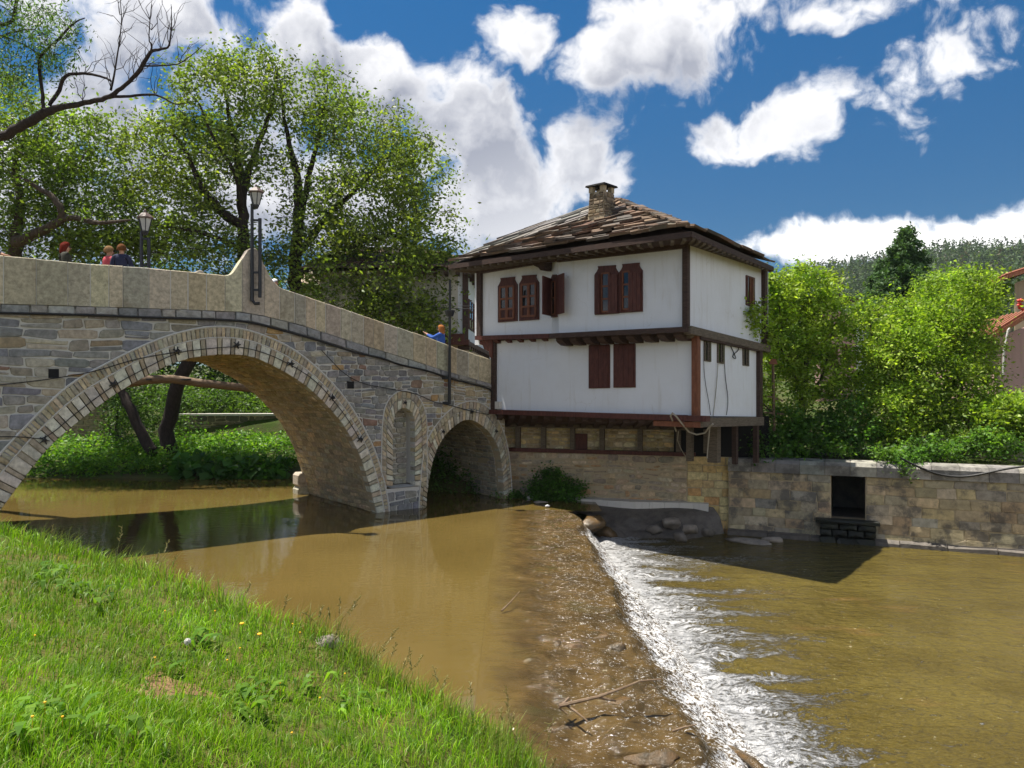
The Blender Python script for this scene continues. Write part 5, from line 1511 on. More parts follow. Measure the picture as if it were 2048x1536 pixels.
if len(xx) > 125000:
    q_ = nr.permutation(len(xx))[:125000]; xx, yy, zz, dd, clump = xx[q_], yy[q_], zz[q_], dd[q_], clump[q_]
n = len(xx)
big = fbm(xx*.9+3, yy*.9, 3, 83)
h = nr.uniform(.05, .13, n)*(0.7+.8*big)*(1+.7*np.clip(1-np.abs(dd)/.35, 0, 1)) 
w = nr.uniform(.004, .008, n)*(.7+yy*.06)
dirn = nr.normal(.5, 1.0, n) + 2*big
patch = fbm(xx*.7, yy*.7, 3, 91)[:, None]
col = greens(n, (.105, .255, .006), (.260, .420, .010), jit=.4) * (0.55+.9*patch) * np.array([1.0, 1.0, 1.0])
dry = nr.random(n) < .05; col[dry] = np.array([.30, .25, .09])*nr.uniform(.7, 1.2, (dry.sum(), 1))
blades(xx, yy, zz-.01, h, w, nr.uniform(0, np.pi, n), (dirn, nr.uniform(.15, .95, n)), col, 'grass', 'sunlit green grass covering the near bank')
for c_, ra, rb in ((ps_[0], .34, .18), (ps_[1], .3, .1)):
    aa = np.linspace(0, 2*np.pi, 25)[:-1]; rr0 = 1+.25*np.sin(3*aa+1)+.12*np.sin(7*aa)
    vx = np.r_[c_.x, c_.x+np.cos(aa)*ra*rr0*.5, c_.x+np.cos(aa)*ra*rr0]; vy = np.r_[c_.y, c_.y+np.sin(aa)*rb*rr0*.5, c_.y+np.sin(aa)*rb*rr0]
    vz = bank_z(vx, vy)[0]+.006; vz[25:] -= .012
    ff = [(0, 1+k_, 1+(k_+1) % 24) for k_ in range(24)] + [(1+k_, 25+k_, 25+(k_+1) % 24, 1+(k_+1) % 24) for k_ in range(24)]
    mk('bare_soil', [Vector(q) for q in zip(vx, vy, vz)], ff, MATS['bare_soil'])['kind'] = 'structure'
# taller seeding grass along the water's edge
N = 2600
k = nr.random(N)*(len(EDGE)-7)+4; i = k.astype(int); t = (k-i)[:, None]; p = EDGE[i]*(1-t)+EDGE[i+1]*t
xx = p[:, 0]+nr.normal(0, .14, N); yy = p[:, 1]+nr.normal(0, .16, N); zz, dd = bank_z(xx, yy)
cl = fbm(xx*2.2, yy*2.2, 2, 95); kp = (cl > .45) & (dd > -.35); xx, yy, zz = xx[kp], yy[kp], zz[kp]; n = len(xx)
blades(xx, yy, zz-.01, nr.uniform(.16, .36, n), nr.uniform(.004, .007, n), nr.uniform(0, np.pi, n), (nr.normal(.4, .9, n), nr.uniform(.1, .6, n)), greens(n, (.13, .20, .03), (.26, .27, .09)), 'tall_grass', 'taller grass along the water edge')
mb = MB()
for j in range(42):
    q = nr.integers(0, n); b0 = Vector((xx[q], yy[q], zz[q])); hh = nr.uniform(.25, .48); ln = Vector((nr.normal(.05, .08), nr.normal(0, .06), 0))
    tp = b0 + Vector((0, 0, hh)) + ln; mb.tube([b0, b0.lerp(tp, .5)+ln*-.15, tp], [.0025, .002, .0015], 3, (.24, .24, .08), cap=False)
    for s_ in range(9):
        c = b0.lerp(tp, .66+.036*s_); o = Vector((nr.normal(0, .016), nr.normal(0, .016), .018)); mb.beam(c, c+o, .006, .006, tint=(.34, .29, .13))
tag(mb.build('grass_seed_heads', MATS['grass_blade']), 'thin seed heads of grass standing over the water edge', kind='stuff')

# broad-leaved weeds
vs, fs, cs = [], [], []
spots = [(150, 1185), (90, 1165), (200, 1200), (120, 1150), (480, 1405), (530, 1395), (500, 1440), (120, 1460), (60, 1435), (40, 1490), (350, 1345), (700, 1420), (390, 1290), (250, 1490), (600, 1385)]
for px, py in spots:
    c = bank_hit(px, py)
    for q in range(int(nr.integers(7, 15))):
        a = nr.uniform(0, 2*np.pi); L = nr.uniform(.07, .17); wd_ = L*nr.uniform(.22, .4)
        d = Vector((math.cos(a), math.sin(a), 0)); s_ = Vector((-d.y, d.x, 0))
        b0 = c + Vector((nr.normal(0, .08), nr.normal(0, .08), .02)); rise = nr.uniform(.3, .9)
        P_ = [b0, b0+d*L*.45+Vector((0, 0, L*rise*.7)), b0+d*L*.85+Vector((0, 0, L*rise*.75)), b0+d*L*1.1+Vector((0, 0, L*rise*.5))]
        k = len(vs)
        for p_, ww in zip(P_, (.15, 1, .8, .05)): vs += [p_ - s_*wd_*ww/2 + Vector((0, 0, .012*ww)), p_ + s_*wd_*ww/2 + Vector((0, 0, .012*ww))]
        col = greens(1, (.085, .20, .018), (.17, .30, .03))[0]
        for j in range(3): fs.append((k+2*j, k+2*j+1, k+2*j+3, k+2*j+2)); cs.append(col)
tag(mk('weeds', vs, fs, MATS['leaf'], None, np.array(cs)), 'broad-leaved weeds among the bank grass', kind='stuff')
mb = MB()
for px, py in [(90, 1455), (125, 1470), (65, 1490), (560, 1400), (640, 1425), (600, 1290), (585, 1268), (690, 1380), (430, 1255), (480, 1320), (310, 1355), (70, 1305)] + [(nr.uniform(10, 750), nr.uniform(1230, 1520)) for _ in range(3)]:
    c = bank_hit(px, py) + Vector((0, 0, nr.uniform(.09, .15)))
    mb.lathe([(.002, -.006), (.009, .003), (.007, .007)], c, 6); mb.tube([c-Vector((0, 0, .12)), c], .0015, 3, cap=False)
tag(mb.build('buttercups', MATS['yellow_flower']), 'scattered tiny yellow flowers in the grass', kind='stuff')
for px, py, lab in ((484, 1262, 'yellow dandelion in the grass, the one nearer the water'), (519, 1285, 'yellow dandelion in the grass, nearer the white seed head')):
    c = bank_hit(px, py+16); tp = c + Vector((0, 0, .13))
    t = thing('dandelion', lab, 'flower', tuple(c), 'dandelions')
    MB().tube([c, c.lerp(tp, .5)+Vector((.004, 0, 0)), tp], .0025, 5).build('stem', MATS['soil_grass'], t)
    MB().lathe([(.004, -.012), (.012, -.004), (.021, .004), (.017, .010), (.006, .013)], tp, 12).build('flower_head', MATS['yellow_flower'], t)
c = bank_hit(375, 1330); tp = c + Vector((0, 0, .17))
t = thing('seed_head', 'round white dandelion seed head standing in the grass', 'flower', tuple(c))
MB().tube([c, c.lerp(tp, .5)+Vector((.004, 0, 0)), tp], .0025, 5).build('stem', MATS['soil_grass'], t)
mb = MB()
for j in range(150):
    d = Vector((nr.normal(), nr.normal(), nr.normal())).normalized(); mb.beam(tp+d*.006, tp+d*.024, .0016, .0016)
    mb.beam(tp+d*.023, tp+d*.026, .006, .006)
mb.build('seed_ball', MATS['seed_white'], t)
c = bank_hit(645, 1290)
o = rock('bank_stone', (c.x, c.y+.06, c.z-.02), (.22, .17, .13), 'pale_rock', None, 207, .3, rough=.5); tag(o, 'rounded pale stone half buried at the grass edge', 'rock')
c = bank_hit(735, 1345); o = rock('bank_stone', (c.x+.05, c.y+.1, c.z-.12), (.14, .10, .08), 'pale_rock', None, 202, -.3); tag(o, 'small dull stone under the grass edge beside the pool', 'rock')

# ------------------------------------------------------------------ land upstream and behind
def land_z(x, y):
    hl = np.interp(y, [26, 29.2, 30.0, 33, 36.6, 37.4, 60, 200, 900], [-1.4, -.35, .12, .55, .8, 2.05, 3.0, 6, 25])
    db = -((x-W0.x)*wn.x + (y-W0.y)*wn.y)
    hrl = np.interp(db, [-.5, .3, 1.2, 3, 6, 60, 900], [-1.5, .2, .7, 2.2, 3.9, 6, 25])
    dv = -((x-V0.x)*vn.x + (y-V0.y)*vn.y)
    hrr = np.interp(dv, [2.9, 3.4, 4.5, 8, 30, 100, 900], [-3, 1.3, 1.7, 2.5, 5, 8, 25])
    m1 = sstep((x+9)/3.0); m2 = sstep((x-3)/3.0)
    hr = hrl*(1-m2) + hrr*m2
    return hl*(1-m1) + hr*m1 + (fbm(x*.4, y*.4, 4, 101)-.5)*.3*np.clip((y-28)/10+.4, 0, 1)
xs_ = np.r_[np.linspace(-600, -45, 24), np.linspace(-44, 32, 190), np.linspace(34, 700, 40)]
ys_ = np.r_[np.linspace(19.5, 48, 130), np.exp(np.linspace(math.log(49), math.log(1500), 50))]
X, Y = np.meshgrid(xs_, ys_); Z = land_z(X, Y)
tag(grid_mesh('ground', X, Y, Z, MATS['far_ground']), kind='structure')

X, Y = np.meshgrid(np.linspace(-2.2, 26, 80), np.linspace(.55, 4.2, 14)); A_x = V0.x + vd.x*X - vn.x*Y; A_y = V0.y + vd.y*X - vn.y*Y
tag(grid_mesh('bank_top', A_x, A_y, 1.36 + (fbm(A_x*1.1, A_y*1.1, 4, 105)-.5)*.2 + .06*Y, MATS['far_ground']), kind='structure')
# walls upstream seen through the arch
def ground_wall(pxa, pxb, D0, D1, ytop, ybot, label, seed, tn):
    a = W(pxa, ytop, D0); b_ = W(pxb, ytop, D1); dv = P3(b_-a, 0); L = dv.length; dv.normalize(); nn = Vector((dv.y, -dv.x, 0))
    zt = a.z; zb = W(pxa, ybot, D0).z - .6
    t = thing('garden_wall', label, 'wall', (a.x, a.y, zb), 'garden walls upstream')
    FG = lambda s, z, q: P3(a, 0) + dv*s - nn*q + Vector((0, 0, z))
    MB().box8([FG(0, zb, .02), FG(L, zb, .02), FG(L, zb, .45), FG(0, zb, .45), FG(0, zt, .02), FG(L, zt, .02), FG(L, zt, .45), FG(0, zt, .45)]).build('core', MATS['old_mortar'], t)
    emit(courses(0, L, zb+.3, zt, (.16, .28), (.3, .7), .018, None, seed=seed), FG, t, 'stone', 'stone', tn, .03, 300, 'rubble', toward=nn, jit=.014, cut=.2)
    MB().box8([FG(-.02, zt+.003, -.08), FG(L, zt+.003, -.08), FG(L, zt+.003, .5), FG(-.02, zt+.003, .5), FG(-.02, zt+.1, -.08), FG(L, zt+.1, -.08), FG(L, zt+.1, .5), FG(-.02, zt+.1, .5)]).build('coping', MATS['concrete'], t)
ground_wall(338, 640, 37.0, 37.6, 832, 902, 'low grey stone wall with pale coping seen through the big arch', 201, pal([(.17, .145, .10), (.20, .17, .12), (.14, .125, .095)], 67))
ground_wall(60, 214, 36.0, 36.6, 795, 882, 'tan stone wall upstream seen at the left of the big arch', 202, pal([(.30, .24, .15), (.26, .21, .14)], 68))
# footbridge beam seen under the arch
t = thing('timber_beam', 'weathered round timber spanning just behind the big arch', 'beam', tuple(W(262, 768, 27)))
MB().tube([W(225, 770, 27.0), W(300, 759, 27.2), W(345, 758, 27.4), W(400, 766, 27.6), W(580, 785, 28.2)], [.17, .16, .15, .15, .14], 10).build('log', MATS['twig_wood'], t, smooth=True)
for px in (300, 372): 
    q = W(px, 759, 27.2); MB().lathe([(.175, -.03), (.18, 0), (.175, .03)], q, 10).build('iron_band', MATS['black_metal'], t)

# ------------------------------------------------------------------ wooded hill
xs_ = np.linspace(40, 620, 90); ys_ = np.linspace(140, 700, 80); X, Y = np.meshgrid(xs_, ys_)
def hill_z(x, y):
    px = 1024 + x/520*F
    ridge = np.interp(px, [1150, 1450, 1580, 1700, 1850, 2000, 2200, 2600], [36, 52, 64, 70, 75, 79, 77, 62])
    up = sstep((y-150)/370); dnn = 1-.6*sstep((y-540)/200)
    return 4 + ridge*up*dnn + (fbm(x*.02, y*.02, 4, 111)-.5)*9*up
tag(grid_mesh('hill', X, Y, hill_z(X, Y), MATS['hill_ground']), kind='structure')
N = 7000
yy = nr.uniform(190, 545, N); px = nr.uniform(1470, 2160, N); xx = (px-1024)/F*yy; zz = hill_z(xx, yy)
kp = (nr.random(N) < np.clip((yy/545)**1.3, .2, 1)) & (nr.random(N) < .8); xx, yy, zz = xx[kp], yy[kp], zz[kp]; n = len(xx)
H = nr.uniform(8, 17, n); con = nr.random(n) < .7; Rr_ = H*np.where(con, nr.uniform(.15, .24, n), nr.uniform(.28, .42, n)); H = np.where(con, H, H*.7)
M = 50
h = nr.random((n, M))**1.1; prof = np.where(con[:, None], (1-h)**.8, np.sqrt(np.clip(1-(2*h-1)**2, 0, 1))*.9)+.06
ang = nr.uniform(0, 6.283, (n, M)); rad = Rr_[:, None]*prof*nr.uniform(.5, 1.1, (n, M))
cc_ = np.stack([xx[:, None]+np.cos(ang)*rad, yy[:, None]+np.sin(ang)*rad, zz[:, None]+H[:, None]*(.12+.88*h)], -1).reshape(-1, 3)
kc = np.where(con[:, None], np.array([[.056, .098, .036]]), np.array([[.105, .165, .042]]))*nr.uniform(.6, 1.4, (n, 1))
brn = nr.random(n) < .07; kc[brn] = np.array([.110, .095, .055])*nr.uniform(.8, 1.2, (brn.sum(), 1))
kc = np.repeat(kc, M, 0)*nr.uniform(.65, 1.4, (n*M, 1)); m_ = n*M
d = nr.normal(size=(m_, 3))*np.array([1, 1, .5]); d[:, 2] -= .3; d /= np.linalg.norm(d, axis=1)[:, None]
u = nr.normal(size=(m_, 3)); u[:, 2] += .8; s_ = np.cross(d, u); s_ /= np.maximum(np.linalg.norm(s_, axis=1), 1e-6)[:, None]
L = nr.uniform(.35, .95, (m_, 1))
v = np.stack([cc_-d*L, cc_+s_*L*.6, cc_+d*L, cc_-s_*L*.6], 1).reshape(-1, 3)
o = mk('hill_forest', v, np.arange(m_*4).reshape(-1, 4), MATS['needle'], None, kc); tag(o, 'dense pine forest covering the far hill', kind='stuff')
# ------------------------------------------------------------------ trees
def leaf_quads(c, size, nrm_up, tint, r, droop=0.0, aspect=0.5):
    """kite-shaped leaves at c (n,3)"""
    n = len(c)
    d = r.normal(size=(n, 3)); d[:, 2] = d[:, 2]*.6 - droop; d /= np.linalg.norm(d, axis=1)[:, None]
    u = r.normal(size=(n, 3)) + np.array([0, 0, nrm_up]); s = np.cross(d, u); s /= np.maximum(np.linalg.norm(s, axis=1), 1e-6)[:, None]
    L = size*r.uniform(.4, 1.5, (n, 1))
    up = np.cross(s, d)
    v = np.stack([c-d*L*.5, c+s*L*aspect*.5+up*L*.06-d*L*.02, c+d*L*.5, c-s*L*aspect*.5+up*L*.06-d*L*.02], 1).reshape(-1, 3)
    f = (np.arange(n)[:, None]*4 + np.arange(4)[None]).astype(np.int32)
    return v, f, tint

def build_tree(name, label, cat, limbs, blobs, nclust, per, leaf, cols, seed, bark='bark', spread=0.42, droop=0.0, twig=.011, group=None, aspect=0.5, shell=0.55, gappy=0.0, base=None):
    """limbs: lists of (px,py,D,r). blobs: (px,py,D,rx_px,ry_px,rdepth_m,weight)."""
    r = np.random.default_rng(seed)
    first = limbs[0][0]; b0 = W(first[0], first[1], first[2])
    t = thing(name, label, cat, tuple(b0), group)
    mb = MB(); nodes = []
    for lb in limbs:
        pts = [W(a, b_, d) for a, b_, d, _ in lb]; rad = [q[3] for q in lb]
        # smooth and roughen
        P_ = []; Rd = []
        for i in range(len(pts)-1):
            m_ = 4
            for k in range(m_):
                w = k/m_
                p0 = pts[max(i-1, 0)]; p1 = pts[i]; p2 = pts[i+1]; p3 = pts[min(i+2, len(pts)-1)]
                q = (p1*2 + (p2-p0)*w + (p0*2-p1*5+p2*4-p3)*w*w + (p1*3-p0-p2*3+p3)*w**3)*.5
                P_.append(q + Vector(r.normal(0, rad[i]*.15, 3))); Rd.append(rad[i]*(1-w)+rad[i+1]*w)
        P_.append(pts[-1]); Rd.append(rad[-1])
        mb.tube(P_, Rd, 8)
        for p in P_[(0 if lb is not limbs[0] else len(P_)//3):]: nodes.append(tuple(p))
    # cluster centres
    wts = np.array([b_[6]*b_[3]*b_[4] for b_ in blobs], float); wts /= wts.sum()
    cen = []
    for b_, w in zip(blobs, wts):
        k = max(2, int(round(nclust*w)))
        c0 = W(b_[0], b_[1], b_[2]); sx, sz = b_[3]/F*b_[2], b_[4]/F*b_[2]
        d = r.normal(size=(k, 3)); d /= np.linalg.norm(d, axis=1)[:, None]
        rr_ = r.random((k, 1))**(1/3*shell+.02)
        cen.append(np.array(c0) + d*rr_*np.array([sx, b_[5], sz]))
    cen = np.vstack(cen)
    nodes = np.array(nodes); nbuf = np.zeros((len(nodes)+len(cen)*5, 3)); nbuf[:len(nodes)] = nodes; nn = len(nodes)
    root = np.array(nodes[0])
    d0 = np.array([np.min(np.linalg.norm(nodes-c, axis=1)) for c in cen])
    LV_, LC = [], []
    cols = np.array(cols)
    for ci in np.argsort(d0):
        c = cen[ci]; dv = nbuf[:nn]-c
        dist = np.sqrt((dv**2).sum(1)) + .5*np.maximum(dv[:, 2], 0)
        j = int(np.argmin(dist)); a = nbuf[j].copy(); L = np.linalg.norm(c-a)
        mid = (a+c)/2 + np.array([0, 0, .12*L]) + r.normal(0, .09*L, 3)
        tt = np.linspace(0, 1, 5)[:, None]
        pl_ = (1-tt)**2*a + 2*tt*(1-tt)*mid + tt**2*c
        r0 = min(.10, twig + .011*L)
        mb.tube([Vector(q) for q in pl_], list(np.linspace(r0, twig*.55, 5)), 4, cap=False)
        nbuf[nn:nn+4] = pl_[1:]; nn += 4
        if r.random() < gappy: continue
        k = int(per*r.uniform(.5, 1.5))
        # leaves sit along the outer twig and around its end
        q = r.random((k, 1))**.6; pos = (1-q)**2*a + 2*q*(1-q)*mid + q**2*c
        far = np.minimum(1, q+.25)
        pos = pos + r.normal(size=(k, 3))*spread*far*np.array([1, 1, .72]); pos[:, 2] -= droop*spread*np.abs(r.normal(size=k))*1.6
        LV_.append(pos)
        base_c = cols[r.integers(0, len(cols))]*r.uniform(.62, 1.3)
        LC.append(np.clip(base_c*(1+.22*r.normal(size=(k, 1))), .004, 1))
    mb.build('trunk', MATS[bark], t, smooth=True)
    pos = np.vstack(LV_); col = np.vstack(LC)
    v, f, c = leaf_quads(pos, leaf, .6, col, r, droop, aspect)
    mk('crown', v, f, MATS['leaf'], t, c)
    return t

olive = [(.155, .225, .036), (.195, .270, .042), (.120, .190, .034), (.250, .310, .060), (.165, .225, .048)]
bright = [(.240, .370, .038), (.300, .420, .048), (.190, .320, .036), (.335, .440, .066)]
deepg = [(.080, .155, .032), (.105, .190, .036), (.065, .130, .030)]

# the tall pair behind the crest
build_tree('willow_tree', 'tall leafy tree with dark forked trunk right behind the parapet crest', 'tree',
    [[(343, 925, 32.0, .34), (338, 860, 32, .30), (360, 760, 31.5, .28), (430, 640, 31.2, .26), (480, 550, 31, .25), (486, 470, 31, .23), (484, 390, 31, .20), (480, 340, 31, .17), (468, 280, 31, .11), (455, 210, 30.6, .06), (440, 150, 30.5, .02)],
     [(484, 400, 31, .17), (505, 320, 31.3, .12), (535, 240, 31.4, .09), (548, 190, 31.4, .05), (555, 140, 31.4, .02)],
     [(486, 450, 31, .16), (455, 430, 30.6, .14), (420, 395, 30.2, .12), (392, 350, 30, .10), (370, 300, 29.8, .07), (340, 260, 29.6, .04)],
     [(486, 460, 31, .12), (440, 425, 31.6, .10), (395, 375, 32, .08), (350, 340, 32.2, .05), (300, 310, 32.4, .03)],
     [(486, 430, 31, .10), (470, 350, 30, .08), (425, 270, 29.6, .06), (400, 210, 29.5, .03)],
     [(486, 500, 31, .10), (420, 470, 30, .08), (350, 455, 29.5, .06), (300, 450, 29.3, .03)]],
    [(430, 210, 31, 95, 95, 2.2, 1.0), (510, 165, 31, 60, 70, 1.6, .9), (340, 300, 31, 100, 90, 2.4, .95), (420, 330, 30.5, 120, 90, 2.2, .55), (300, 430, 31, 110, 80, 2.2, 1.0), (390, 470, 30.5, 120, 80, 2.2, .8), (500, 300, 31, 70, 90, 1.8, .4), (470, 540, 31, 80, 50, 1.6, .5), (300, 505, 31.5, 120, 45, 1.8, .9)],
    540, 62, .160, olive, 301, 'dark_bark', .46, gappy=.06)
build_tree('willow_tree', 'broad drooping leafy tree between the parapet crest and the white houses', 'tree',
    [[(600, 720, 33, .34), (598, 640, 32.8, .32), (590, 560, 32.5, .3), (592, 500, 32.3, .27), (598, 430, 32.2, .22), (596, 360, 32, .17), (580, 290, 32, .11), (566, 220, 31.8, .06), (560, 160, 31.8, .02)],
     [(598, 450, 32.2, .17), (612, 380, 32, .14), (628, 310, 31.8, .10), (645, 240, 31.6, .06), (655, 170, 31.5, .02)],
     [(592, 520, 32.3, .18), (640, 450, 31.8, .14), (690, 400, 31.2, .11), (740, 350, 30.8, .07), (790, 300, 30.4, .03)],
     [(590, 550, 32.4, .18), (660, 510, 31.5, .14), (740, 480, 30.8, .10), (810, 470, 30.2, .06), (870, 480, 29.8, .03)],
     [(590, 570, 32.5, .16), (660, 580, 31.4, .12), (730, 585, 30.6, .08), (790, 600, 30, .05), (850, 630, 29.6, .02)]],
    [(590, 190, 32, 75, 70, 1.8, .95), (660, 200, 31.5, 80, 75, 2.0, .9), (740, 270, 31, 95, 75, 2.4, 1.05), (640, 310, 31.5, 100, 100, 2.4, .6), (810, 350, 30.6, 85, 90, 2.2, 1.15), (740, 400, 30.6, 110, 100, 2.4, 1.0), (850, 460, 30, 72, 70, 1.9, 1.2),
     (740, 520, 30.4, 130, 80, 2.2, 1.25), (640, 480, 31, 100, 90, 2.2, .7), (830, 560, 29.8, 75, 70, 1.7, 1.3), (700, 600, 30.2, 90, 50, 1.6, 1.2), (790, 625, 29.6, 80, 45, 1.4, 1.2), (865, 625, 29.4, 45, 55, 1.2, 1.0), (600, 520, 31.5, 80, 70, 1.8, .7)],
    700, 72, .155, olive, 302, 'dark_bark', .44, droop=.35, gappy=.04)
# leafy mass on the left
build_tree('linden_tree', 'dense leafy tree with crooked brown bough at the left edge', 'tree',
    [[(20, 900, 31, .3), (30, 700, 31, .28), (30, 560, 30.5, .26), (32, 490, 30, .24), (38, 440, 30, .2), (40, 390, 30, .15), (30, 330, 30, .10), (50, 270, 30, .05)],
     [(30, 485, 29, .22), (80, 465, 28.6, .18), (118, 442, 28.2, .15), (122, 420, 28, .13), (105, 395, 28, .11), (75, 375, 28, .08), (50, 360, 28, .05)],
     [(118, 440, 28.2, .13), (150, 436, 28, .11), (200, 446, 27.8, .08), (260, 440, 27.6, .04)]],
    [(60, 260, 30, 110, 70, 2.4, 1.1), (160, 280, 30.5, 90, 65, 2.2, 1.1), (70, 350, 30, 120, 70, 2.4, .95), (190, 370, 30.5, 90, 80, 2.2, .95), (60, 440, 30.5, 110, 60, 2.2, .75), (180, 450, 30, 100, 60, 2.0, .9), (30, 190, 31, 70, 50, 2.0, .9), (220, 500, 30, 110, 40, 1.8, .9), (90, 505, 31, 120, 40, 1.8, .8), (-60, 350, 30, 90, 160, 2.2, .8)],
    500, 68, .155, [(0.143, 0.225, 0.036), (0.180, 0.277, 0.042), (0.120, 0.188, 0.033), (0.225, 0.307, 0.053)], 303, 'bark', .45, droop=.2, gappy=.05)

# half-dead leaning tree reaching in from the left, willow foliage above
def bare_tree():
    limbs = [[(-260, 620, 24, 0.1836), (-180, 420, 23, 0.1620), (-90, 300, 22, 0.1458), (0, 275, 21.5, 0.1296), (50, 250, 21.2, 0.1296), (90, 225, 21, 0.1242), (130, 213, 20.9, 0.0810), (180, 203, 20.8, 0.0702), (222, 192, 20.7, 0.0648), (250, 170, 20.6, 0.0513), (280, 140, 20.5, 0.0576), (300, 105, 20.4, 0.0468), (322, 98, 20.4, 0.0360), (338, 90, 20.4, 0.0252), (343, 45, 20.3, 0.0144), (342, 8, 20.2, 0.0058)],
             [(88, 222, 21, 0.0540), (84, 180, 21, 0.0459), (79, 130, 20.9, 0.0504), (84, 108, 20.9, 0.0432), (120, 75, 20.8, 0.0324), (150, 45, 20.7, 0.0216), (170, 36, 20.7, 0.0130)],
             [(98, 212, 21, 0.0486), (118, 180, 21, 0.0540), (132, 152, 20.9, 0.0468), (165, 147, 20.9, 0.0396), (200, 152, 20.8, 0.0324), (222, 162, 20.8, 0.0252)],
             [(222, 194, 20.7, 0.0432), (260, 192, 20.6, 0.0360), (310, 190, 20.5, 0.0288), (350, 208, 20.4, 0.0180), (370, 206, 20.4, 0.0086)],
             [(222, 180, 20.7, 0.0360), (230, 140, 20.8, 0.0252), (238, 90, 20.9, 0.0187), (243, 40, 21, 0.0130), (240, -5, 21, 0.0086)],
             [(290, 132, 20.5, 0.0252), (340, 130, 20.4, 0.0187), (360, 126, 20.4, 0.0144), (390, 105, 20.3, 0.0101), (412, 86, 20.3, 0.0043)],
             [(300, 108, 20.4, 0.0288), (303, 90, 20.3, 0.0216), (298, 78, 20.2, 0.0158), (300, 40, 20.2, 0.0115), (303, 8, 20.1, 0.0058)],
             [(0, 50, 21, 0.0540), (25, 40, 21, 0.0486), (32, 5, 21, 0.0432), (34, -20, 21, 0.0360)], [(0, 75, 21, 0.0360), (25, 65, 21, 0.0216), (70, 60, 21, 0.0144), (110, 85, 21, 0.0072)],
             [(84, 115, 20.9, 0.0216), (50, 90, 21, 0.0180), (0, 70, 21, 0.0216)]]
    t = build_tree('bare_tree', 'half-dead tree with bare dark boughs leaning in at the top left', 'tree', limbs,
        [(60, 60, 21, 85, 70, 1.0, 1.0), (15, 110, 21, 50, 50, .9, .8), (110, 70, 20.9, 50, 60, .8, .7), (30, 10, 21.2, 90, 40, 1.0, .8), (140, 100, 20.8, 25, 40, .5, .3), (60, 150, 21, 40, 25, .6, .3)],
        110, 46, .115, deepg, 304, 'dark_bark', .24, droop=.9, twig=.006, aspect=.28)
    # fine dead twigs
    r = np.random.default_rng(77); mb = MB()
    starts = [(230, 140), (238, 95), (243, 50), (303, 60), (300, 40), (342, 60), (340, 92), (322, 98), (280, 140), (260, 165), (360, 126), (300, 108), (222, 175), (165, 200), (310, 190), (170, 147), (240, 30), (285, 135), (268, 152)]
    for px, py in starts*3:
        a = W(px, py, 20.6); p = a; pts = [p]; ang = r.normal(1.45, .55); 
        for k in range(5):
            ang += r.normal(0, .28); L = r.uniform(.10, .26); p = p + Vector((math.cos(ang)*L, r.normal(0, .08), math.sin(ang)*L)); pts.append(p)
        mb.tube(pts, list(np.linspace(.011, .003, 6)), 4, cap=False)
        if r.random() < .7:
            q = pts[2]; a2 = ang + r.normal(0, .7); e = [q + Vector((math.cos(a2)*L*k_, r.normal(0, .03), math.sin(a2)*L*k_))*1.0 for k_ in (0, .8, 1.8)]
            mb.tube(e, [.007, .005, .002], 4, cap=False)
    mb.build('dead_twigs', MATS['dark_bark'], t)
bare_tree()

# shade trees filling the upstream bank behind the bridge
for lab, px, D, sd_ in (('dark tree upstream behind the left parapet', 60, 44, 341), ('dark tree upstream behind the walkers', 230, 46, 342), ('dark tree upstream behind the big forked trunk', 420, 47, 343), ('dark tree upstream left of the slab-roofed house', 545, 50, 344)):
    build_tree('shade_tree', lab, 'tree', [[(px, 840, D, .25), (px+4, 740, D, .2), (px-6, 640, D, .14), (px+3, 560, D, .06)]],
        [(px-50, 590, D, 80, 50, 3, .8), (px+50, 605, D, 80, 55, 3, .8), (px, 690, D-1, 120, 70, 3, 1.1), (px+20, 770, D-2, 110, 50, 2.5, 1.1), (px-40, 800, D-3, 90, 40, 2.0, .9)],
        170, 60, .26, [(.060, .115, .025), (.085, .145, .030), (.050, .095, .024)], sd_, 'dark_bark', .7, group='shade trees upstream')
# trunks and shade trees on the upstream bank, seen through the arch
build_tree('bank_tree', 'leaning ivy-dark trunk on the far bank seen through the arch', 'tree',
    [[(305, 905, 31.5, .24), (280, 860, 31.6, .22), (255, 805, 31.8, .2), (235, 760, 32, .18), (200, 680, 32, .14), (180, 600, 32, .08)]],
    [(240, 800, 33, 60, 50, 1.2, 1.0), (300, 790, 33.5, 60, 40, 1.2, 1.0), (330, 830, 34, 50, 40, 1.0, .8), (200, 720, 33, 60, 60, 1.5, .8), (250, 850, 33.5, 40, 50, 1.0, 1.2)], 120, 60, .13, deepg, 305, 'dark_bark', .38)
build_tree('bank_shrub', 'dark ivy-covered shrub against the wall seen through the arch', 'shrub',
    [[(235, 900, 34, .08), (232, 860, 34, .06), (235, 820, 34, .03)]], [(235, 850, 34.5, 30, 55, .7, 1.0), (390, 790, 39, 60, 40, 1.2, 1.0), (440, 800, 40, 50, 30, 1.2, .8), (330, 790, 38, 50, 40, 1.2, .8)], 90, 60, .14, deepg, 306, 'dark_bark', .34)
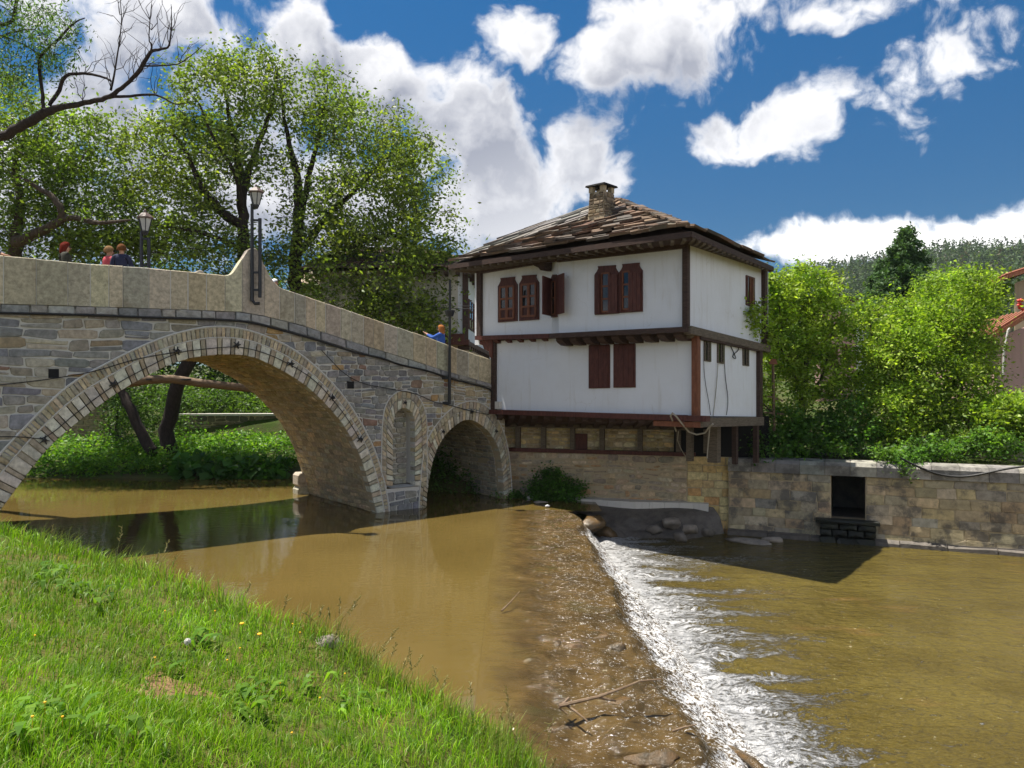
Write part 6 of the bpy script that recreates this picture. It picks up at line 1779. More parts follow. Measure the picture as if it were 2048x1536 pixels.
def plants(name, label, pts, n, hrange, leaf, cols, seed, spread=.3, cat=None, kind='stuff', droop=0.0, aspect=.45):
    r = np.random.default_rng(seed); P_ = []; Cc_ = []
    cols = np.array(cols)
    for (px, py, D, w, dep) in pts:
        k = int(n*w); c0 = W(px, py, D)
        x = c0.x + r.uniform(-1, 1, k)*w*D/F*100; y = c0.y + r.uniform(-1, 1, k)*dep
        z = land_z(x, y); hh = r.uniform(0, 1, k)*r.uniform(*hrange, k)*(0.5+1.0*fbm(x*1.4, y*1.4, 3, seed % 60))
        P_.append(np.stack([x, y, z+hh], 1)); Cc_.append(cols[r.integers(0, len(cols), k)]*r.uniform(.7, 1.35, (k, 1)))
    v, f, c = leaf_quads(np.vstack(P_), leaf, 1.2, np.vstack(Cc_), r, droop, aspect)
    return tag(mk(name, v, f, MATS['leaf'], None, c), label, cat, None, kind)
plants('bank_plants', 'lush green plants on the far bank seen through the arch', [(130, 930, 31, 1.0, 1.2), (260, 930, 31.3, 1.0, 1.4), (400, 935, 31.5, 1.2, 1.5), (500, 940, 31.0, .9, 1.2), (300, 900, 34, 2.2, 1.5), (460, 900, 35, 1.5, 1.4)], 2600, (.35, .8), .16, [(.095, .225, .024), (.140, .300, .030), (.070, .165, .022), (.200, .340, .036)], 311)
plants('upper_bank_plants', 'green growth above the grey garden wall seen through the arch', [(470, 822, 40, 1.2, 1.6), (360, 815, 41, 1.2, 1.6), (540, 820, 40, .8, 1.6)], 1500, (.5, 1.6), .2, [(.08, .15, .03), (.12, .2, .035)], 318)
plants('butterbur_leaves', 'big round leaves overhanging the far water edge', [(450, 950, 29.9, 1.0, .45), (510, 955, 29.8, .6, .4)], 420, (.3, .7), .36, [(0.053, 0.150, 0.030), (0.075, 0.195, 0.038)], 312, droop=.2, aspect=.9)
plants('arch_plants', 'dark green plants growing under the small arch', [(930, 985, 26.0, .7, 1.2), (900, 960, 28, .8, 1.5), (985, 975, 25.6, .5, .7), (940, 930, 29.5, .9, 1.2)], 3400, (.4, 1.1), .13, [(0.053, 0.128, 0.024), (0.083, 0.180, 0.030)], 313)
build_tree('wall_bush', 'rounded green bush growing at the foot of the plinth wall', 'bush',
    [[(1120, 1003, 24.4, .05), (1118, 985, 24.4, .04), (1112, 965, 24.4, .02)]], [(1100, 972, 24.3, 46, 30, .45, 1.0), (1140, 985, 24.2, 38, 20, .4, 1.0), (1085, 990, 24.3, 40, 14, .4, .9)], 90, 75, .085, [(0.075, 0.195, 0.027), (0.105, 0.247, 0.033), (0.068, 0.165, 0.027)], 314, 'bark', .17)
build_tree('wall_bush', 'low weeds creeping between the side arch and the ledge', 'bush',
    [[(1040, 1003, 24.9, .03), (1040, 996, 24.9, .02)]], [(1040, 994, 24.8, 40, 9, .4, 1.0), (1010, 990, 25, 25, 14, .4, 1.0)], 36, 60, .08, [(0.075, 0.180, 0.027), (0.120, 0.240, 0.045)], 315, 'bark', .12)

# right bank
build_tree('cherry_tree', 'airy bright green tree beside the house corner with sprays across the wall', 'tree',
    [[(1600, 905, 24, .13), (1602, 860, 24, .12), (1606, 800, 24, .10), (1612, 740, 24, .08), (1612, 680, 24, .06), (1620, 620, 24, .04), (1600, 560, 24, .02)],
     [(1606, 800, 24, .06), (1580, 730, 23.6, .05), (1545, 670, 23, .03), (1500, 640, 22, .02), (1462, 618, 21.3, .008)], [(1608, 790, 24, .05), (1570, 700, 23.6, .04), (1560, 620, 23.4, .025), (1540, 560, 23.4, .01)],
     [(1604, 830, 24, .05), (1640, 760, 24.4, .04), (1660, 690, 24.6, .03), (1665, 620, 24.6, .01)], [(1600, 860, 24, .04), (1560, 840, 23.4, .03), (1520, 800, 22.6, .012), (1505, 785, 22.4, .006)]],
    [(1615, 575, 24, 55, 55, 1.0, .8), (1565, 600, 23.6, 45, 60, .9, .9), (1590, 660, 24, 75, 55, 1.1, 1.0), (1640, 660, 24.4, 55, 65, 1.0, .8), (1570, 720, 23.8, 55, 45, .9, .8), (1630, 750, 24.2, 65, 55, 1.0, .7), (1495, 635, 21.9, 30, 30, .4, .9), (1530, 680, 22.8, 30, 35, .5, .9), (1560, 790, 23.6, 60, 45, .8, .6), (1520, 560, 23.4, 22, 30, .5, .7), (1515, 795, 22.5, 22, 16, .4, .4), (1670, 580, 24.5, 20, 40, .6, .5)],
    430, 74, .115, bright, 321, 'bark', .22, gappy=.05)
build_tree('elder_shrub', 'dark feathery shrub low behind the wall next to the undercroft', 'shrub',
    [[(1580, 912, 23.4, .08), (1585, 880, 23.4, .06), (1590, 840, 23.4, .03)], [(1580, 905, 23.4, .05), (1640, 870, 23.2, .03), (1690, 840, 23.2, .02)]],
    [(1560, 850, 23.3, 60, 50, .8, 1.0), (1630, 870, 23.2, 80, 42, .8, 1.0), (1690, 850, 23.2, 60, 60, .8, 1.0), (1560, 890, 22.8, 70, 20, .5, .8)], 170, 60, .12, [(0.083, 0.195, 0.030), (0.112, 0.240, 0.033), (0.068, 0.158, 0.030)], 322, 'bark', .24, droop=.2)
build_tree('hawthorn_tree', 'big rounded bright green tree in the middle of the right bank', 'tree',
    [[(1830, 900, 24.5, .17), (1832, 850, 24.5, .15), (1835, 790, 24.5, .12), (1840, 720, 24.5, .09), (1850, 650, 24.5, .05)], [(1832, 850, 24.5, .10), (1780, 780, 24.3, .08), (1750, 700, 24.2, .05), (1740, 640, 24.2, .02)],
     [(1834, 840, 24.5, .10), (1900, 770, 24.6, .08), (1930, 690, 24.6, .05), (1935, 610, 24.6, .02)], [(1832, 870, 24.5, .08), (1770, 850, 24, .05), (1730, 830, 23.8, .03)]],
    [(1760, 650, 24.3, 65, 60, 1.2, 1.0), (1915, 605, 24.6, 75, 62, 1.4, 1.1), (1845, 680, 24.3, 90, 70, 1.4, 1.0), (1935, 685, 24.5, 50, 60, 1.2, 1.0), (1770, 740, 24, 85, 75, 1.4, 1.1), (1870, 780, 23.9, 100, 80, 1.5, 1.1), (1932, 775, 24.2, 58, 75, 1.1, .9), (1780, 830, 23.6, 90, 60, 1.2, 1.0), (1880, 870, 23.4, 90, 45, 1.0, .9)],
    640, 110, .105, bright, 323, 'bark', .30)
build_tree('hedge_shrub', 'bright leafy shrub at the right edge below the pink house', 'shrub',
    [[(2030, 905, 22.5, .08), (2030, 850, 22.5, .06), (2030, 800, 22.5, .03)]], [(2030, 830, 22.4, 60, 40, .8, 1.0), (2000, 850, 22.6, 45, 40, .7, .8), (2060, 870, 22.2, 50, 50, .7, .9)], 200, 80, .115, bright, 324, 'bark', .22)
build_tree('ivy', 'ivy and brambles trailing over the river wall coping', 'ivy',
    [[(1760, 905, 22.4, .03), (1800, 915, 21.6, .025), (1820, 940, 21.0, .015)]], [(1720, 900, 22.3, 70, 12, .3, 1.0), (1800, 915, 21.4, 50, 20, .3, 1.1), (1815, 942, 20.95, 18, 18, .08, .8), (1880, 900, 21.8, 90, 26, .4, 1.0), (1980, 890, 21.6, 70, 30, .4, .9)], 150, 46, .10, [(0.105, 0.225, 0.033), (0.165, 0.300, 0.045), (0.083, 0.180, 0.030)], 325, 'bark', .16)
build_tree('garden_tree', 'pale green round tree top beyond the right bank', 'tree',
    [[(1950, 760, 34, .2), (1950, 680, 34, .15), (1945, 600, 34, .08)]], [(1915, 590, 34, 60, 50, 1.6, 1.0), (1970, 600, 34, 40, 40, 1.6, .8)], 160, 60, .15, [(0.180, 0.300, 0.045), (0.225, 0.360, 0.053)], 326, 'bark', .4)
plants('bank_undergrowth', 'green undergrowth along the top of the right bank', [(1560, 905, 23.2, .8, .8), (1650, 905, 22.9, .8, .8), (1750, 905, 22.6, .9, .8), (1850, 905, 22.4, .9, .8), (1950, 905, 22.2, .8, .8)], 1500, (.2, .6), .12, [(0.090, 0.210, 0.030), (.10, .2, .03)], 327)

# tall spruce behind
def spruce(name, label, px, ytop, ybot, D, wpx, seed):
    r = np.random.default_rng(seed); b0 = W(px, ybot, D); tp = W(px, ytop, D); H = tp.z-b0.z; Rm = wpx/F*D
    t = thing(name, label, 'tree', tuple(b0)); mb = MB(); mb.tube([b0, b0.lerp(tp, .5), tp], [.28, .15, .02], 7)
    P_, Cc_ = [], []
    for k in range(190):
        h = r.random()**.85; z = b0.z + H*(.04+.95*h); R_ = Rm*(1-h)**.85*r.uniform(.35, 1.45)+.12; a = r.uniform(0, 6.283)
        d = np.array([math.cos(a), math.sin(a), 0]); c = np.array([b0.x, b0.y, z]); e = c + d*R_ + np.array([0, 0, (-.12+.45*r.random())*R_])
        mb.tube([Vector(c), Vector((c+e)/2 + np.array([0, 0, .06*R_])), Vector(e)], [.05, .03, .01], 4, cap=False)
        m_ = int(130*R_)+30; q = r.random((m_, 1))**.7
        pos = c*(1-q)+e*q + r.normal(size=(m_, 3))*np.array([.16, .16, .10])*(1.3-q*.8); pos[:, 2] -= np.abs(r.normal(size=m_))*.10
        P_.append(pos); Cc_.append(np.array([.075, .145, .052])*r.uniform(.6, 1.6, (m_, 1)))
    mb.build('trunk', MATS['dark_bark'], t)
    v, f, c = leaf_quads(np.vstack(P_), .22, .4, np.vstack(Cc_), r, .25, .34); mk('crown', v, f, MATS['needle'], t, c)
spruce('spruce_tree', 'dark spruce rising above the bright trees on the right', 1812, 455, 690, 38, 84, 331)
spruce('spruce_tree', 'slimmer dark spruce top left of the tall spruce', 1765, 520, 660, 46, 45, 332)
# ------------------------------------------------------------------ neighbour houses
def win_simple(pt, x0, y0, x1, y1, parent, mat='red_wood', nb=1):
    v, f = pt.rect(x0, y0, x1, y1, .0, .05); w = mk('window', v, f, MATS[mat], parent)
    fw = (x1-x0)*.16
    v, f = pt.rect(x0+fw, y0-2.5, x1-fw, y1+2.5, .051, .056); mk('pane', v, f, MATS['glass'], w)
    bars(pt, x0+fw, y0-2.5, x1-fw, y1+2.5, [(i+1)/(nb+1) for i in range(nb)], (.33, .66), .057, .08, .05, mat, w)
    return w
nh = thing('neighbour_house', 'pale timbered house with narrow windows just left behind the white house', 'house', (-3, 32, 4))
n0 = xy(931, 30.0); nL = xy(640, 30.6); nRt = Vector((-1.15, 44, 0))
nl = Patch(P3(nL, 5.35), P3(n0, 5.35), P3(n0, 8.34), P3(nL, 8.34)); nrp = Patch(P3(n0, 5.33), P3(nRt, 5.33), P3(nRt, 8.25), P3(n0, 8.25))
for p_, m_ in ((nl, 'old_plaster'), (nrp, 'white_plaster')):
    v, f = p_.slab(.3); mk('wall', v, f, MATS[m_], nh)
low = Patch(P3(nL+Vector((0, .6, 0)), 3.6), P3(n0+Vector((.05, .6, 0)), 3.6), P3(n0+Vector((.05, .6, 0)), 5.3), P3(nL+Vector((0, .6, 0)), 5.3)); v, f = low.slab(.3); mk('wall', v, f, MATS['tan_plaster'], nh)
lowr = Patch(P3(n0+Vector((.1, .65, 0)), 3.6), P3(nRt, 3.6), P3(nRt, 5.2), P3(n0+Vector((.1, .65, 0)), 5.2)); v, f = lowr.slab(.3); mk('wall', v, f, MATS['tan_plaster'], nh)
MB().beam(P3(n0, 5.3)+Vector((0, -.05, 0)), P3(n0, 8.05)+Vector((0, -.05, 0)), .22, .2, (0, 1, 0)).build('corner_post', MATS['dark_wood'], nh)
MB().beam(P3(nL, 5.28)+Vector((0, -.05, 0)), P3(n0, 5.28)+Vector((.15, -.05, 0)), .25, .2).build('jetty_beam', MATS['red_wood'], nh)
MB().beam(P3(n0, 5.25)+Vector((.02, 0, 0)), P3(nRt, 5.25), .2, .18).build('jetty_beam', MATS['red_wood'], nh)
for i in range(16):
    q = n0.lerp(nRt, (i+.5)/16); MB().beam(P3(q, 5.08)+Vector((-.35, 0, 0)), P3(q, 5.08)+Vector((.12, 0, 0)), .14, .16).build('joist_end', MATS['dark_wood'], nh)
v, f = nl.rect(880, 682, 930, 668, .02, .18); mk('balcony_board', v, f, MATS['red_wood'], nh)
win_simple(nrp, 936, 657, 944, 606, nh); win_simple(nrp, 946.3, 664, 952.3, 614, nh)
def slab_roof(parent, lo, hi, rows, tn, seed, deck=True):
    global slabs
    slabs = []; roof_face(lo, hi, rows, (.4, .9), .05, .05, tn, seed)
    rf = mk('roof', [q+Vector((0, 0, -.06)) for q in lo]+[q+Vector((0, 0, -.06)) for q in reversed(hi)], [tuple(range(len(lo)+len(hi)))], MATS['dark_wood'], parent)
    for ar, v, f, t_ in slabs: mk('roof_slab', v, f, MATS['roof_slab'], rf, t_)
    return rf
e0 = P3(nL, 8.05)+Vector((-.6, -.9, 0)); e1 = P3(n0, 8.05)+Vector((.75, -.9, 0)); e2 = P3(nRt, 8.05)+Vector((.75, 0, 0))
rg0, rg1 = Vector((-7, 34, 9.7)), Vector((-3.6, 35, 9.7))
slab_roof(nh, [e0, e1], [rg0, rg1], 7, tanp, 401); slab_roof(nh, [e1, e2], [rg1, rg1+Vector((0, 6, 0))], 7, tanp, 402)
for i in range(12):
    q = e1.lerp(e2, (i+.3)/14) + Vector((-.05, 0, -.12)); MB().beam(q, q+Vector((-.75, 0, -.02)), .12, .14).build('rafter_end', MATS['dark_wood'], nh)
for i in range(8):
    q = e1.lerp(e0, (i+.3)/16) + Vector((0, .05, -.12)); MB().beam(q, q+Vector((0, .8, -.02)), .12, .14).build('rafter_end', MATS['dark_wood'], nh)

fh = thing('far_house', 'low house with tan slab roof peeping out behind the parapet crest', 'house', tuple(W(600, 620, 44)))
a, b_ = W(575, 572, 43), W(760, 600, 42); c_, d_ = W(610, 545, 46), W(720, 545, 46)
slab_roof(fh, [a, b_], [c_, d_], 8, pal([(.36, .29, .18), (.30, .25, .17), (.4, .33, .22)], 73), 403)
fw_ = Patch(P3(a+Vector((.5, .6, 0)), 3.2), P3(b_+Vector((-.5, .6, 0)), 3.2), P3(b_+Vector((-.5, .6, 0)), b_.z+.1), P3(a+Vector((.5, .6, 0)), a.z)); v, f = fw_.slab(.3); mk('wall', v, f, MATS['old_plaster'], fh)

# pink house at the right edge
ph = thing('pink_house', 'pink rendered house with tiled roofs cut off by the right edge', 'house', tuple(W(2060, 800, 27)))
p0 = xy(1992, 27.5); p1 = p0 + Vector((5.5, -1.6, 0))
pw_ = Patch(P3(p0, 1.6), P3(p1, 1.6), P3(p1, 7.5), P3(p0, 5.3)); v, f = pw_.slab(.3); mk('wall', v, f, MATS['pink_plaster'], ph)
sd2 = Patch(P3(p0+Vector((1.2, 6, 0)), 1.6), P3(p0, 1.6), P3(p0, 5.3), P3(p0+Vector((1.2, 6, 0)), 5.3)); v, f = sd2.slab(.3); mk('wall', v, f, MATS['pink_plaster'], ph)
def tile_roof(parent, lo0, lo1, hi0, hi1, n, m, name='roof'):
    rf = mk(name, [lo0, lo1, hi1, hi0], [(0, 1, 2, 3)], MATS['terracotta'], parent)
    nn = (lo1-lo0).cross(hi0-lo0).normalized(); nn = nn if nn.z > 0 else -nn
    for i in range(n):
        a_, c2 = lo0.lerp(lo1, (i+.5)/n), hi0.lerp(hi1, (i+.5)/n)
        MB().tube([a_+nn*.03-(c2-a_)*.01, c2+nn*.03], .075, 6).build('tile_row', MATS['terracotta'], rf)
    MB().beam(lo0-nn*.06, hi0-nn*.06, .06, .14).build('verge_board', MATS['warm_wood'], rf)
    MB().beam(lo0-nn*.06, lo1-nn*.06, .05, .14).build('eave_board', MATS['warm_wood'], rf)
    return rf
ea = W(1976, 676, 27.0); eb = ea + Vector((1.6, 6, 0)); ha = W(2062, 622, 26.2); hb = ha + Vector((1.6, 6, 0))
tile_roof(ph, ea, eb, ha, hb, 14, 1)
ea2 = W(2016, 550, 30); hb2 = W(2110, 520, 29)
tile_roof(ph, ea2, ea2+Vector((1.6, 5, 0)), hb2, hb2+Vector((1.6, 5, 0)), 12, 1, 'upper_roof')
uw = Patch(P3(xy(2030, 30.2), 5), P3(xy(2130, 29.4), 5), P3(xy(2130, 29.4), 8.3), P3(xy(2030, 30.2), 7.6)); v, f = uw.slab(.3); mk('wall', v, f, MATS['tan_plaster'], ph)
MB().tube([W(x, y, 26.6) for x, y in ((2006, 750), (2008, 700), (2016, 660), (2034, 640), (2050, 634))], .035, 6).build('drain_pipe', MATS['seed_white'], ph)
for k in range(9):
    q = W(2040+rng.uniform(-4, 8), 604+rng.uniform(-5, 16), 27.4); MB().lathe([(.02, -.05), (.08, 0), (.03, .05)], q, 6).build('flower', MATS['red_flower'], ph)
# tan outbuilding below it
ob = thing('outbuilding', 'small tan outbuilding low at the right edge behind the shrubs', 'building', tuple(W(2030, 860, 24.6)))
o0 = xy(2012, 24.8); o1 = o0 + Vector((4, -1.0, 0)); op = Patch(P3(o0, 1.5), P3(o1, 1.5), P3(o1, 3.1), P3(o0, 2.5)); v, f = op.slab(.3); mk('wall', v, f, MATS['tan_plaster'], ob)
MB().beam(W(2004, 838, 24.6), W(2060, 812, 24.4), .3, .08).build('roof', MATS['terracotta'], ob)
v, f = op.rect(2028, 868, 2044, 842, .0, .04); mk('window', v, f, MATS['glass'], ob)
# house hidden behind the airy tree
hh_ = thing('hidden_house', 'pinkish house glimpsed between the two bright trees', 'house', tuple(W(1680, 760, 33)))
h0_, h1_ = xy(1640, 33), xy(1712, 33.8); hp = Patch(P3(h0_, 2), P3(h1_, 2), P3(h1_, 6.6), P3(h0_, 7.0)); v, f = hp.slab(.3); mk('wall', v, f, MATS['pink_plaster'], hh_)
hs = Patch(P3(h1_, 2), P3(h1_+Vector((3, 5, 0)), 2), P3(h1_+Vector((3, 5, 0)), 6.6), P3(h1_, 6.6)); v, f = hs.slab(.3); mk('wall', v, f, MATS['white_plaster'], hh_)
MB().beam(W(1640, 592, 32.6), W(1698, 604, 33.2), 1.2, .16).build('roof', MATS['dark_wood'], hh_)
win_simple(hp, 1684, 735, 1700, 690, hh_); win_simple(hp, 1660, 735, 1674, 690, hh_)

# bird table and stakes beside the house
t = thing('bird_table', 'weathered post with a little tan roof beside the house corner', 'post', tuple(W(1548, 862, 22.9)))
MB().tube([W(1548, 862, 22.9), W(1546, 728, 22.9)], [.05, .045], 6).build('post', MATS['twig_wood'], t)
MB().box8([W(x, y, D) for x, y, D in ((1538, 728, 22.8), (1555, 729, 22.8), (1555, 728, 23.1), (1538, 727, 23.1), (1541, 718, 22.9), (1552, 718, 22.9), (1552, 718, 23.05), (1541, 718, 23.05))]).build('roof', MATS['terracotta'], t)
MB().beam(W(1530, 790, 22.9), W(1566, 802, 22.9), .05, .05).build('rail', MATS['twig_wood'], t); MB().beam(W(1528, 825, 22.9), W(1568, 828, 22.9), .05, .05).build('rail', MATS['twig_wood'], t)
for i, (x, y0, y1) in enumerate(((1926, 872, 836), (1938, 872, 838), (1950, 870, 830), (1962, 872, 834), (1975, 870, 832), (1986, 872, 836))):
    o = MB().beam(W(x, y0, 23.0), W(x+rng.uniform(-2, 2), y1, 23.0), .06, .03).build('fence_stake', MATS['twig_wood'])
    tag(o, ('first', 'second', 'third', 'fourth', 'fifth', 'last')[i] + ' grey wooden fence stake from the left among the right bank shrubs', 'fence stake', 'fence stakes on the right bank')
o = MB().tube([W(1996, 864, 22.6), W(2000, 857, 22.6), W(2004, 849, 22.6)], [.03, .045, .02], 7).build('watering_bottle', MATS['blue_plastic']); tag(o, 'small blue plastic bottle among the shrubs at far right', 'bottle')

# overhead wires near the neighbour house
for k, (y0, y1) in enumerate(((609, 613), (615, 618))):
    o = MB().tube([W(880, y0, 27), W(920, (y0+y1)/2+1, 26.8), W(964, y1, 24.6)], .012, 4).build('overhead_wire', MATS['rubber']); tag(o, ('upper' if k == 0 else 'lower') + ' of two thin wires strung to the house corner post', 'wire')

# ------------------------------------------------------------------ people on the bridge
def skin_mesh(name, pts, edges, rad, mat, parent, sub=2):
    me = bpy.data.meshes.new(name); off = origin(parent)
    me.from_pydata([tuple(Vector(p)-off) for p in pts], edges, []); me.materials.append(MATS[mat])
    o = bpy.data.objects.new(name, me); C.objects.link(o); o.parent = parent
    sk = o.modifiers.new('skin', 'SKIN'); sk.use_smooth_shade = True
    if not me.skin_vertices: pass
    for i, sv in enumerate(me.skin_vertices[0].data):
        r_ = rad[i]; sv.radius = (r_, r_) if not hasattr(r_, '__len__') else r_
        sv.use_root = (i == 0)
    sb = o.modifiers.new('subdivision', 'SUBSURF'); sb.levels = sub; sb.render_levels = sub
    return o

def person(label, base, yaw, h, shirt, trousers, hair, hair_len, arms, shirt_name='top', sleeves='long', glasses=False, cap=None, lean=0.0, head_yaw=0.0):
    """base: where the feet stand. yaw: facing (0 = +Y). arms: two of (elbow, wrist, finger direction) in body space"""
    t = thing('person', label, 'person', tuple(base), 'people on the bridge'); k = h/1.70
    rot = Matrix.Rotation(yaw, 3, 'Z'); b0 = Vector(base)
    G = lambda x, y, z: b0 + rot @ Vector((x*k, y*k + lean*max(0, z-.9)*k, z*k))
    pts, ed, rad = [], [], []
    def add(p, r_, par=None):
        pts.append(p); rad.append((r_*k if not hasattr(r_, '__len__') else (r_[0]*k, r_[1]*k))); i = len(pts)-1
        if par is not None: ed.append((par, i))
        return i
    pel = add(G(0, 0, .95), (.145, .11)); wa = add(G(0, 0, 1.10), (.125, .10), pel); chs = add(G(0, 0, 1.30), (.155, .11), wa)
    nb_ = add(G(0, 0, 1.43), .075, chs); nk = add(G(0, .01, 1.49), .052, nb_); jw = add(G(0, .02, 1.545), (.068, .082), nk); sk_ = add(G(0, .015, 1.61), (.078, .096), jw); tp_ = add(G(0, .01, 1.67), (.055, .065), sk_)
    hand_pts = []
    for sx, (el, wr, fdir) in zip((-1, 1), arms):
        sh = add(G(sx*.17, 0, 1.395), .062, nb_); e_ = add(G(*el), .044, sh); w_ = add(G(*wr), .030, e_)
        fd_ = Vector(fdir).normalized(); sd_ = fd_.cross(Vector((0, 0, 1))); sd_ = sd_.normalized() if sd_.length > .1 else Vector((1, 0, 0))
        wrv = Vector(wr); pm = wrv + fd_*.065; p_ = add(G(*pm), (.040, .018), w_)
        for q in range(4):
            o_ = sd_*(-.027+.018*q); L = (.068, .080, .076, .060)[q]
            f1 = add(G(*(pm+fd_*.04+o_)), .0095, p_); f2 = add(G(*(pm+fd_*(.04+L*.55)+o_*1.1+Vector((0, 0, -.012)))), .0085, f1); add(G(*(pm+fd_*(.04+L)+o_*1.1+Vector((0, 0, -.034)))), .007, f2)
        tb = add(G(*(wrv+fd_*.035-sd_*.04)), .011, w_); add(G(*(wrv+fd_*.075-sd_*.055+Vector((0, 0, -.012)))), .009, tb)
    for sx in (-1, 1):
        hp_ = add(G(sx*.09, 0, .90), .098, pel); kn = add(G(sx*.10, .02, .50), .062, hp_); an = add(G(sx*.10, 0, .09), .042, kn); ft = add(G(sx*.105, .13, .035), (.04, .03), an)
    body = skin_mesh('body', pts, ed, rad, 'skin', t)
    # clothes
    c_pts = [G(0, 0, .93), G(0, 0, 1.10), G(0, 0, 1.30), G(0, 0, 1.43)]; c_r = [(.165*k, .13*k), (.145*k, .12*k), (.175*k, .13*k), (.088*k, .085*k)]; c_e = [(0, 1), (1, 2), (2, 3)]
    for sx, (el, wr, fdir) in zip((-1, 1), arms):
        i = len(c_pts); c_pts += [G(sx*.17, 0, 1.395), G(*el)]; c_r += [.078*k, .060*k]; c_e += [(3, i), (i, i+1)]
        if sleeves == 'long':
            wv_ = Vector(el).lerp(Vector(wr), .92); c_pts.append(G(*wv_)); c_r.append(.045*k); c_e.append((i+1, i+2))
    MATS[shirt[0]] if shirt[0] in MATS else simple(shirt[0], shirt[1], .9)
    skin_mesh('top', c_pts, c_e, c_r, shirt[0], t)
    MATS[trousers[0]] if trousers[0] in MATS else simple(trousers[0], trousers[1], .9)
    tr_p = [G(0, 0, .96)]; tr_r = [(.15*k, .12*k)]; tr_e = []
    for sx in (-1, 1):
        i = len(tr_p); tr_p += [G(sx*.09, 0, .88), G(sx*.10, .02, .50), G(sx*.10, 0, .12)]; tr_r += [.105*k, .078*k, .062*k]; tr_e += [(0, i), (i, i+1), (i+1, i+2)]
    skin_mesh('trousers', tr_p, tr_e, tr_r, trousers[0], t)
    for sx in (-1, 1): skin_mesh('shoe', [G(sx*.10, -.05, .045), G(sx*.105, .08, .04), G(sx*.108, .17, .035)], [(0, 1), (1, 2)], [.048*k, .05*k, .04*k], 'rubber', t, 1)
    # hair as a shaped shell
    MATS[hair[0]] if hair[0] in MATS else simple(hair[0], hair[1], .95, 0.0, **{'Specular IOR Level': 0.05})
    hr_ = Matrix.Rotation(head_yaw, 3, 'Z'); hc = Vector((0, .015, 1.605)); v, f = [], []
    nu, nw = 18, 10
    for j in range(nw+1):
        ph_ = j/nw
        for i in range(nu):
            a_ = 2*math.pi*i/nu; front = max(0, math.sin(a_))
            low_ = (math.pi*.60 - front*math.pi*.30) if hair_len < .1 else (math.pi*.62 - front*math.pi*.32)
            pa = ph_*low_; wob = 1 + .05*math.sin(3*a_+j)*ph_ + rng.uniform(-.035, .05)
            q = Vector((.114*math.sin(pa)*math.cos(a_)*wob, .132*math.sin(pa)*math.sin(a_)*wob - .012, .142*math.cos(pa)))
            if hair_len > .1 and ph_ > .7: q.z -= (ph_-.7)/.3*hair_len*(1-front)*(.8+.2*math.sin(2*a_)); q.y -= .02*(ph_-.7)/.3
            q = hc + hr_ @ q; v.append(G(*q))
    for j in range(nw):
        for i in range(nu): f.append((j*nu+i, (j+1)*nu+i, (j+1)*nu+(i+1) % nu, j*nu+(i+1) % nu))
    hm = mk('cap' if cap else 'hair', v, f, MATS[cap or hair[0]], t, None, True)
    # face
    def face_pt(x, y, z): return G(*(hc + hr_ @ Vector((x, y, z))))
    MB().tube([face_pt(0, .085, .0), face_pt(0, .112, -.03), face_pt(0, .092, -.04)], [.012*k, .018*k, .012*k], 6).build('nose', MATS['skin'], body, True)
    MB().beam(face_pt(-.022, .094, -.062), face_pt(.022, .094, -.062), .012*k, .008*k).build('mouth', MATS['terracotta'], body)
    for sx in (-1, 1):
        MB().lathe([(.002, -.012), (.011, -.004), (.011, .004), (.002, .012)], face_pt(sx*.032, .088, .0), 8).build('eye', MATS['rubber'], body)
        MB().tube([face_pt(sx*.082, .0, -.03), face_pt(sx*.088, -.005, .0), face_pt(sx*.082, -.01, .025)], [.012*k, .016*k, .01*k], 6).build('ear', MATS['skin'], body)
    if glasses:
        gl = MB(); 
        for sx in (-1, 1): gl.beam(face_pt(sx*.012, .100, .004), face_pt(sx*.062, .090, .004), .012*k, .038*k); gl.beam(face_pt(sx*.062, .088, .008), face_pt(sx*.085, .0, .01), .006*k, .008*k)
        gl.build('sunglasses', MATS['rubber'], t)
    return t

def deck_at(px, t_):
    s, _ = bpx(px, 600)
    for _ in range(20):  # slide along the deck until the photo column matches
        p = BW(s, 0, t_); e = (p.x/p.y)*F + 1024 - px; s -= e/90.0
    p = BW(s, 0, t_); return Vector((p.x, p.y, f_pb(s)-.02)), s
down = lambda sx: ((sx*.24, .02, 1.12), (sx*.22, .14, .90), (0, .3, -.9))
# red-haired woman walking right
b_, s = deck_at(131, 1.1); hgt = W(131, 487, b_.y).z - b_.z
person('woman with long red hair and sunglasses in a dark sleeveless top', b_, R(-70), hgt/1.0*1.0, ('dark_top', (.035, .035, .022, 1)), ('dark_trousers', (.03, .03, .04, 1)), ('red_hair', (.13, .020, .012, 1)), .17, (down(-1), down(1)), sleeves='none', glasses=True)
b_, s = deck_at(218, 1.6); hgt = W(218, 495, b_.y).z - b_.z
person('person with short fair hair in a pink top', b_, R(-35), hgt, ('pink_top', (.55, .08, .10, 1)), ('dark_trousers', (.03, .03, .04, 1)), ('fair_hair', (.24, .14, .065, 1)), .0, (down(-1), down(1)))
b_, s = deck_at(243, 1.0); hgt = W(243, 491, b_.y).z - b_.z
person('person with brown hair and navy jacket standing close beside the pink top', b_, R(15), hgt, ('navy_jacket', (.016, .020, .055, 1)), ('dark_trousers', (.03, .03, .04, 1)), ('brown_hair', (.13, .055, .022, 1)), .05, (down(-1), down(1)))
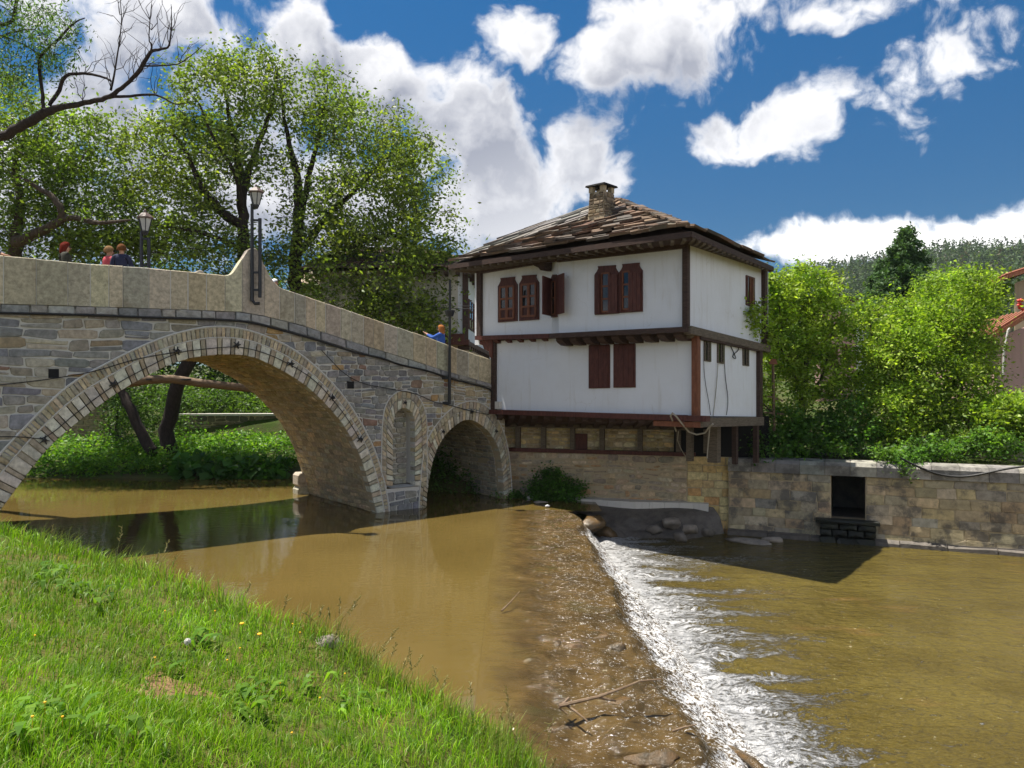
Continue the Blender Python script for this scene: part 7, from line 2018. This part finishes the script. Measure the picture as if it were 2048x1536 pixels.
# man at the edge, hand on the parapet
b_, s = deck_at(-38, .62); topz_ = W(18, 513, BW(bpx(18, 513)[0], 0).y).z
yaw = R(37)-R(90); rotm = Matrix.Rotation(-yaw, 3, 'Z'); kk = 1.78/1.70
hnd = BW(bpx(6, 510)[0], 0, .08); loc = rotm @ (Vector((hnd.x, hnd.y, 0)) - Vector((b_.x, b_.y, 0)))/kk
wr = (loc.x, loc.y, (f_pt(bpx(2, 510)[0])+.035-b_.z)/kk)
dr = rotm @ BU
sxl = 1
el = (.17*.6+wr[0]*.4+.06, wr[1]*.4, (1.39+wr[2])/2-.06)
person('man in navy sleeve at the left edge resting his hand on the parapet', b_, yaw, 1.78, ('navy_jacket', (.016, .020, .055, 1)), ('dark_trousers', (.03, .03, .04, 1)), ('brown_hair', (.13, .055, .022, 1)), .0, (down(-1), (el, wr, (dr.x, dr.y, -.10))))
# woman in blue holding up a phone
b_, s = deck_at(882, 1.0); hgt = W(882, 652, b_.y).z - b_.z
arm = lambda sx: ((sx*.20, .24, 1.28), (sx*.06, .50, 1.43), (-sx*.1, .7, .55))
ladyyaw = R(75)
lp = person('blonde woman in a blue jacket taking a picture with her phone', b_, ladyyaw, hgt, ('blue_jacket', (.025, .09, .38, 1)), ('dark_trousers', (.03, .03, .04, 1)), ('ginger_hair', (.34, .13, .04, 1)), .13, (arm(-1), arm(1)), glasses=True)
rotm = Matrix.Rotation(ladyyaw, 3, 'Z'); pc = b_ + rotm @ Vector((0, .60*hgt/1.7, 1.53*hgt/1.7)); fwd = rotm @ Vector((0, 1, 0)); sdv = rotm @ Vector((1, 0, 0))
ph_ = MB(); 
ph_.box8([pc + sdv*a_ + fwd*b2 + Vector((0, 0, c2)) for a_, b2, c2 in ((-.04, -.006, -.08), (.04, -.006, -.08), (.04, .006, -.08), (-.04, .006, -.08), (-.04, -.006, .08), (.04, -.006, .08), (.04, .006, .08), (-.04, .006, .08))])
o = ph_.build('phone', MATS['rubber']); tag(o, 'black phone held up by the woman in blue', 'phone')
# child whose white cap just shows over the parapet
b_, s = deck_at(549, 2.2); hgt = W(549, 560, b_.y).z - b_.z
person('child in red with a white cap barely showing over the parapet', b_, R(-100), hgt, ('red_top', (.5, .03, .025, 1)), ('dark_trousers', (.03, .03, .04, 1)), ('brown_hair', (.13, .055, .022, 1)), .0, (down(-1), down(1)), cap='white_plastic')
# ------------------------------------------------------------------ thin spring haze over the valley
m, b = material('haze')
vol = b.n('ShaderNodeVolumePrincipled', {'Color': (0.80, 0.87, 0.95, 1), 'Density': 0.00013, 'Anisotropy': 0.2})
outn = b.n('ShaderNodeOutputMaterial'); b.link(vol.outputs[0], outn.inputs['Volume'])
hz = MB().box((-900, -60, -7.6), (900, 1520, 125)).build('haze', MATS['haze'])
hz['kind'] = 'stuff'
